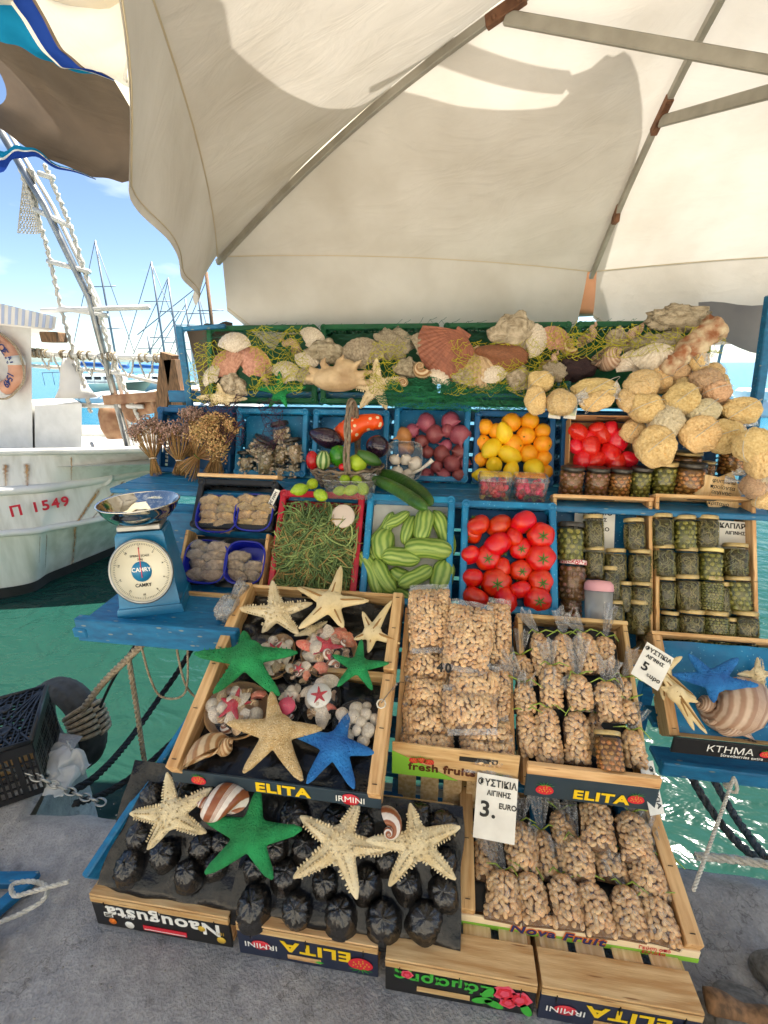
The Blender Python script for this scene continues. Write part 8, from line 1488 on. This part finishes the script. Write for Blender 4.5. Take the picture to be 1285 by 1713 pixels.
for x, y in ((-.09, .09), (-.11, .22), (-.28, .12), (-.30, .24)):
    g = G(); g.lathe([(.020, h - .002), (.022, h + .006), (.016, h + .007), (.008, h + .004), (0, h + .004)], 18, T(x, y, 0)); part('boss', g.mesh('boss', 'blackplastic'), t)
g = G(); g.grid(lambda a, b: (-1.42 + .17 * a + .03 * mnoise.noise((a * 4, b * 4, 1)), .98 + .14 * b + .04 * mnoise.noise((a * 5, b * 3, 7)), .012 + .10 * (a * (1 - a) * 2) ** .8 * b * 1.3 + .05 * mnoise.noise((a * 6, b * 6, 3)) * b), 28, 18); solo('plastic_bag', g.mesh('plastic_bag', film('bagwhite', amount=.2, rough=.25, bump=.8, bscale=20, white=.45)), 'crumpled milky plastic bag beside the black crate', 'bag')
t = thing('wood_crate_corner', 'green-edged wooden crate corner at the left edge', 'crate', T(-1.66, .98, .02) @ RZ(-.3)); 
for c, d, m in (((0, 0, .05), (.3, .012, .10), 'greencrate'), ((.144, .10, .05), (.012, .2, .10), 'woodY'), ((0, .1, .004), (.28, .19, .006), 'woodX')):
    g = G(); g.box(c, d, None, .002); part('panel', g.mesh('panel', m), t)
# blue trestle bracket and white rope on the ground
a = [Vector(p) for p in BG['trestle']]; t = thing('blue_bracket', 'blue painted wooden bracket lying on the quay at the left edge', 'bracket', T(-1.19, .655, .012) @ RZ(.15)); 
for p, q, w in (((-.10, .07, 0), (.09, .07, 0), .035), ((.075, .06, 0), (-.01, -.09, 0), .035), ((-.1, .06, 0), (-.02, -.05, 0), .03), ((-.08, -.09, 0), (.0, -.08, 0), .03)):
    g = G(); g.beam(p, q, w, .022); part('bar', g.mesh('bar', 'bluepaint'), t)
P = [Vector(p) for p in BG['coil']]; 
for p in P: p.z = .035
rope_obj('white_rope', 'short white rope tangled over the blue bracket', [tuple(p + Vector((0, 0, .004 * i))) for i, p in enumerate(P)], .006, 'rope_white', True, 72)
g = blob_mesh('stone', 3, .3, 1.4, 36, 24, .05); solo('round_stone', g, 'rounded grey stone at the left edge of the quay', 'stone', T(-1.115, .545, .03) @ S3(.06, .06, .055)); solo('round_stone', blob_mesh('stone', 8, .3, 1.4, 36, 24, .05), 'big grey stone at the right lower corner of the quay', 'stone', T(.72, .70, .0) @ S3(.085, .07, .03)); solo('round_stone', blob_mesh('stone', 12, .3, 1.4, 36, 24, .05), 'smaller brown stone behind the big one at the right corner', 'stone', T(.85, .80, .015) @ S3(.05, .05, .045))
g = G(); lg = [Vector(p) for p in BG['log']]; g.tube([lg[0].lerp(lg[1], f) + Vector((0, 0, .004 * math.sin(f * 9))) for f in [k / 10 for k in range(11)]], [.022 + .003 * math.sin(k) for k in range(11)], 12); solo('driftwood', g.mesh('driftwood', 'wood_old'), 'weathered wooden stick lying in the lower right corner', 'wood')
# ropes over the quay at the right
rope_obj('mooring_rope', 'thick grey mooring rope at the right, left of two', BG['rropeA'], .014, 'rope_grey'); rope_obj('mooring_rope', 'thick grey mooring rope at the right, right of two', BG['rropeB'], .014, 'rope_grey')
a, b = [Vector(p) for p in BG['rthin']]; rope_obj('mooring_rope', 'thin pale line slanting down to the quay with a knot', [tuple(a), tuple(a.lerp(b, .5) + Vector((0, .0, -.005))), tuple(b)], .0045, 'rope_white', True, 40)
g = G(); g.tube([a + Vector((.014 * math.cos(q), .01 * math.sin(q * 2), -.03 + .02 * math.sin(q))) for q in [j * .5 for j in range(22)]], .005, 6); solo('rope_knot', g.mesh('rope_knot', 'rope_white'), 'pale knot with a loose end on the thin line', 'rope')
rope_obj('mooring_rope', 'pale rope tied at the right end of the quay edge', [(.80, 1.08, .0), (.92, 1.07, .02), (1.0, 1.04, .05), (1.1, 1.02, .03)], .012, 'rope_white')
# small litter on the quay
rl = random.Random(5); pm('pebble', '#a09c95', '#7d7973', scale=20, rough=.9, island=.3); g = G()
for k in range(420):
    x = rl.uniform(-1.6, 1.2); y = rl.uniform(.2, 1.0); s = rl.uniform(.0012, .0042); g.ball((x, y, .001), (s, s * rl.uniform(.6, 1), s * .6), 6, 4)
stuff(solo('grit', g.mesh('grit', 'pebble'), 'scattered grit and crumbs on the quay', 'grit'))
# ------------------------------------------------------------------ neighbouring awnings overhead
def awning():
    t = thing('neighbour_awning', 'brown awning with blue, white and navy striped edge at the top left', 'awning')
    cs = [catmull(c, 6) for c in BG['aw']]; lo = catmull(BG['awlow'], 6); fr = [catmull(c, 6) for c in BG['awfr']]
    def ruled(c0, c1, m, nm, bulge=0.0, nb=4):
        g = G(); n = len(c0) - 1
        def f(a, b):
            i = min(n, int(round(a * n))); p = c0[i].lerp(c1[i], b); k = 4 * b * (1 - b); return p + Vector((0, bulge * k + .006 * math.sin(a * 19) * k, .004 * math.sin(a * 23)))
        g.grid(f, n, nb); part(nm, g.mesh(nm, m), t)
    ruled(cs[0], lo, 'canvas_brown', 'sheet', .16, 16)
    for k, (m, nm, bl) in enumerate((('canvas_blue', 'stripe', -.02), ('canvas_white', 'stripe', 0), ('canvas_navy', 'stripe', -.01), ('canvas_brown', 'piping', 0), ('canvas_white', 'top_sheet', .05))): ruled(cs[k], cs[k + 1], m, nm, bl)
    for k, m in enumerate(('canvas_blue', 'canvas_white', 'canvas_navy')): ruled(fr[k], fr[k + 1], m, 'fringe')
awning()
def shade_parasol():
    """the next stall's higher parasol, up-sun of this one: it throws the soft shade on the canvas"""
    t = thing('neighbour_parasol', 'next stall parasol above, seen only as a shadow on the canvas', 'parasol')
    up = SUN_TO * .85; g = G(); n = len(BG['shade']); vs = [Vector(p) + up for p in BG['shade']]
    g.add(vs, [tuple(range(n))]); part('canvas_panel', g.mesh('canvas_panel', 'canvas_thick'), t)
    a, b = [Vector(p) + up for p in BG['arm']]; g = G(); g.beam(a - (b - a) * .3, b, .05, .05); part('arm', g.mesh('arm', 'alu'), t)
    g = G(); g.tube([vs[24], vs[24] + Vector((.6, .5, .3))], .02, 8); part('rib', g.mesh('rib', 'alu'), t)
cloth('canvas_thick', '#e6dac2', '#dccfb2', transl=.55)
shade_parasol()
# pale paved promenade added unseen behind the viewpoint to bounce sunlight onto the stall
g = G()
for i in range(9):
    for j in range(5): g.box((-5.4 + i * 1.35, -1.25 - j * 1.05, .012), (1.33, 1.03, .03), None, .006)
struct('fill_promenade', g.mesh('fill_promenade', pm('paving', '#ddd4c4', '#cfc5b4', scale=3, rough=.85, bump=.3)))
# unseen house added behind the viewpoint, its sunlit front bounces fill onto the stall
t = thing('fill_house', 'unseen pale house added behind the viewpoint to bounce light onto the stall', 'building', T(0, -6.2, 0)); g = G(); g.box((0, -2, 4), (22, 4, 8), None, .05); part('wall', g.mesh('wall', pm('render_pale', '#efe6d6', '#e2d7c4', scale=2, rough=.9)), t)
g = G(); g.box((0, -2, 8.15), (22.6, 4.6, .3), None, .05); part('cornice', g.mesh('cornice', 'render_pale'), t)
g = G(); g.box((0, 0, 0), (1.1, .06, 1.6)); wm_ = g.mesh('window', 'blackplastic'); g = G(); g.box((0, 0, 0), (.55, .05, 1.6), None, .01); sm_ = g.mesh('shutter', 'bluepaint')
for i in range(6):
    for j in range(2):
        w_ = part('window', wm_, t, T(-8.75 + 3.5 * i, .02, 2.2 + 3.3 * j))
        for sx in (-1, 1): part('shutter', sm_, w_, T(sx * .84, .05, 0))
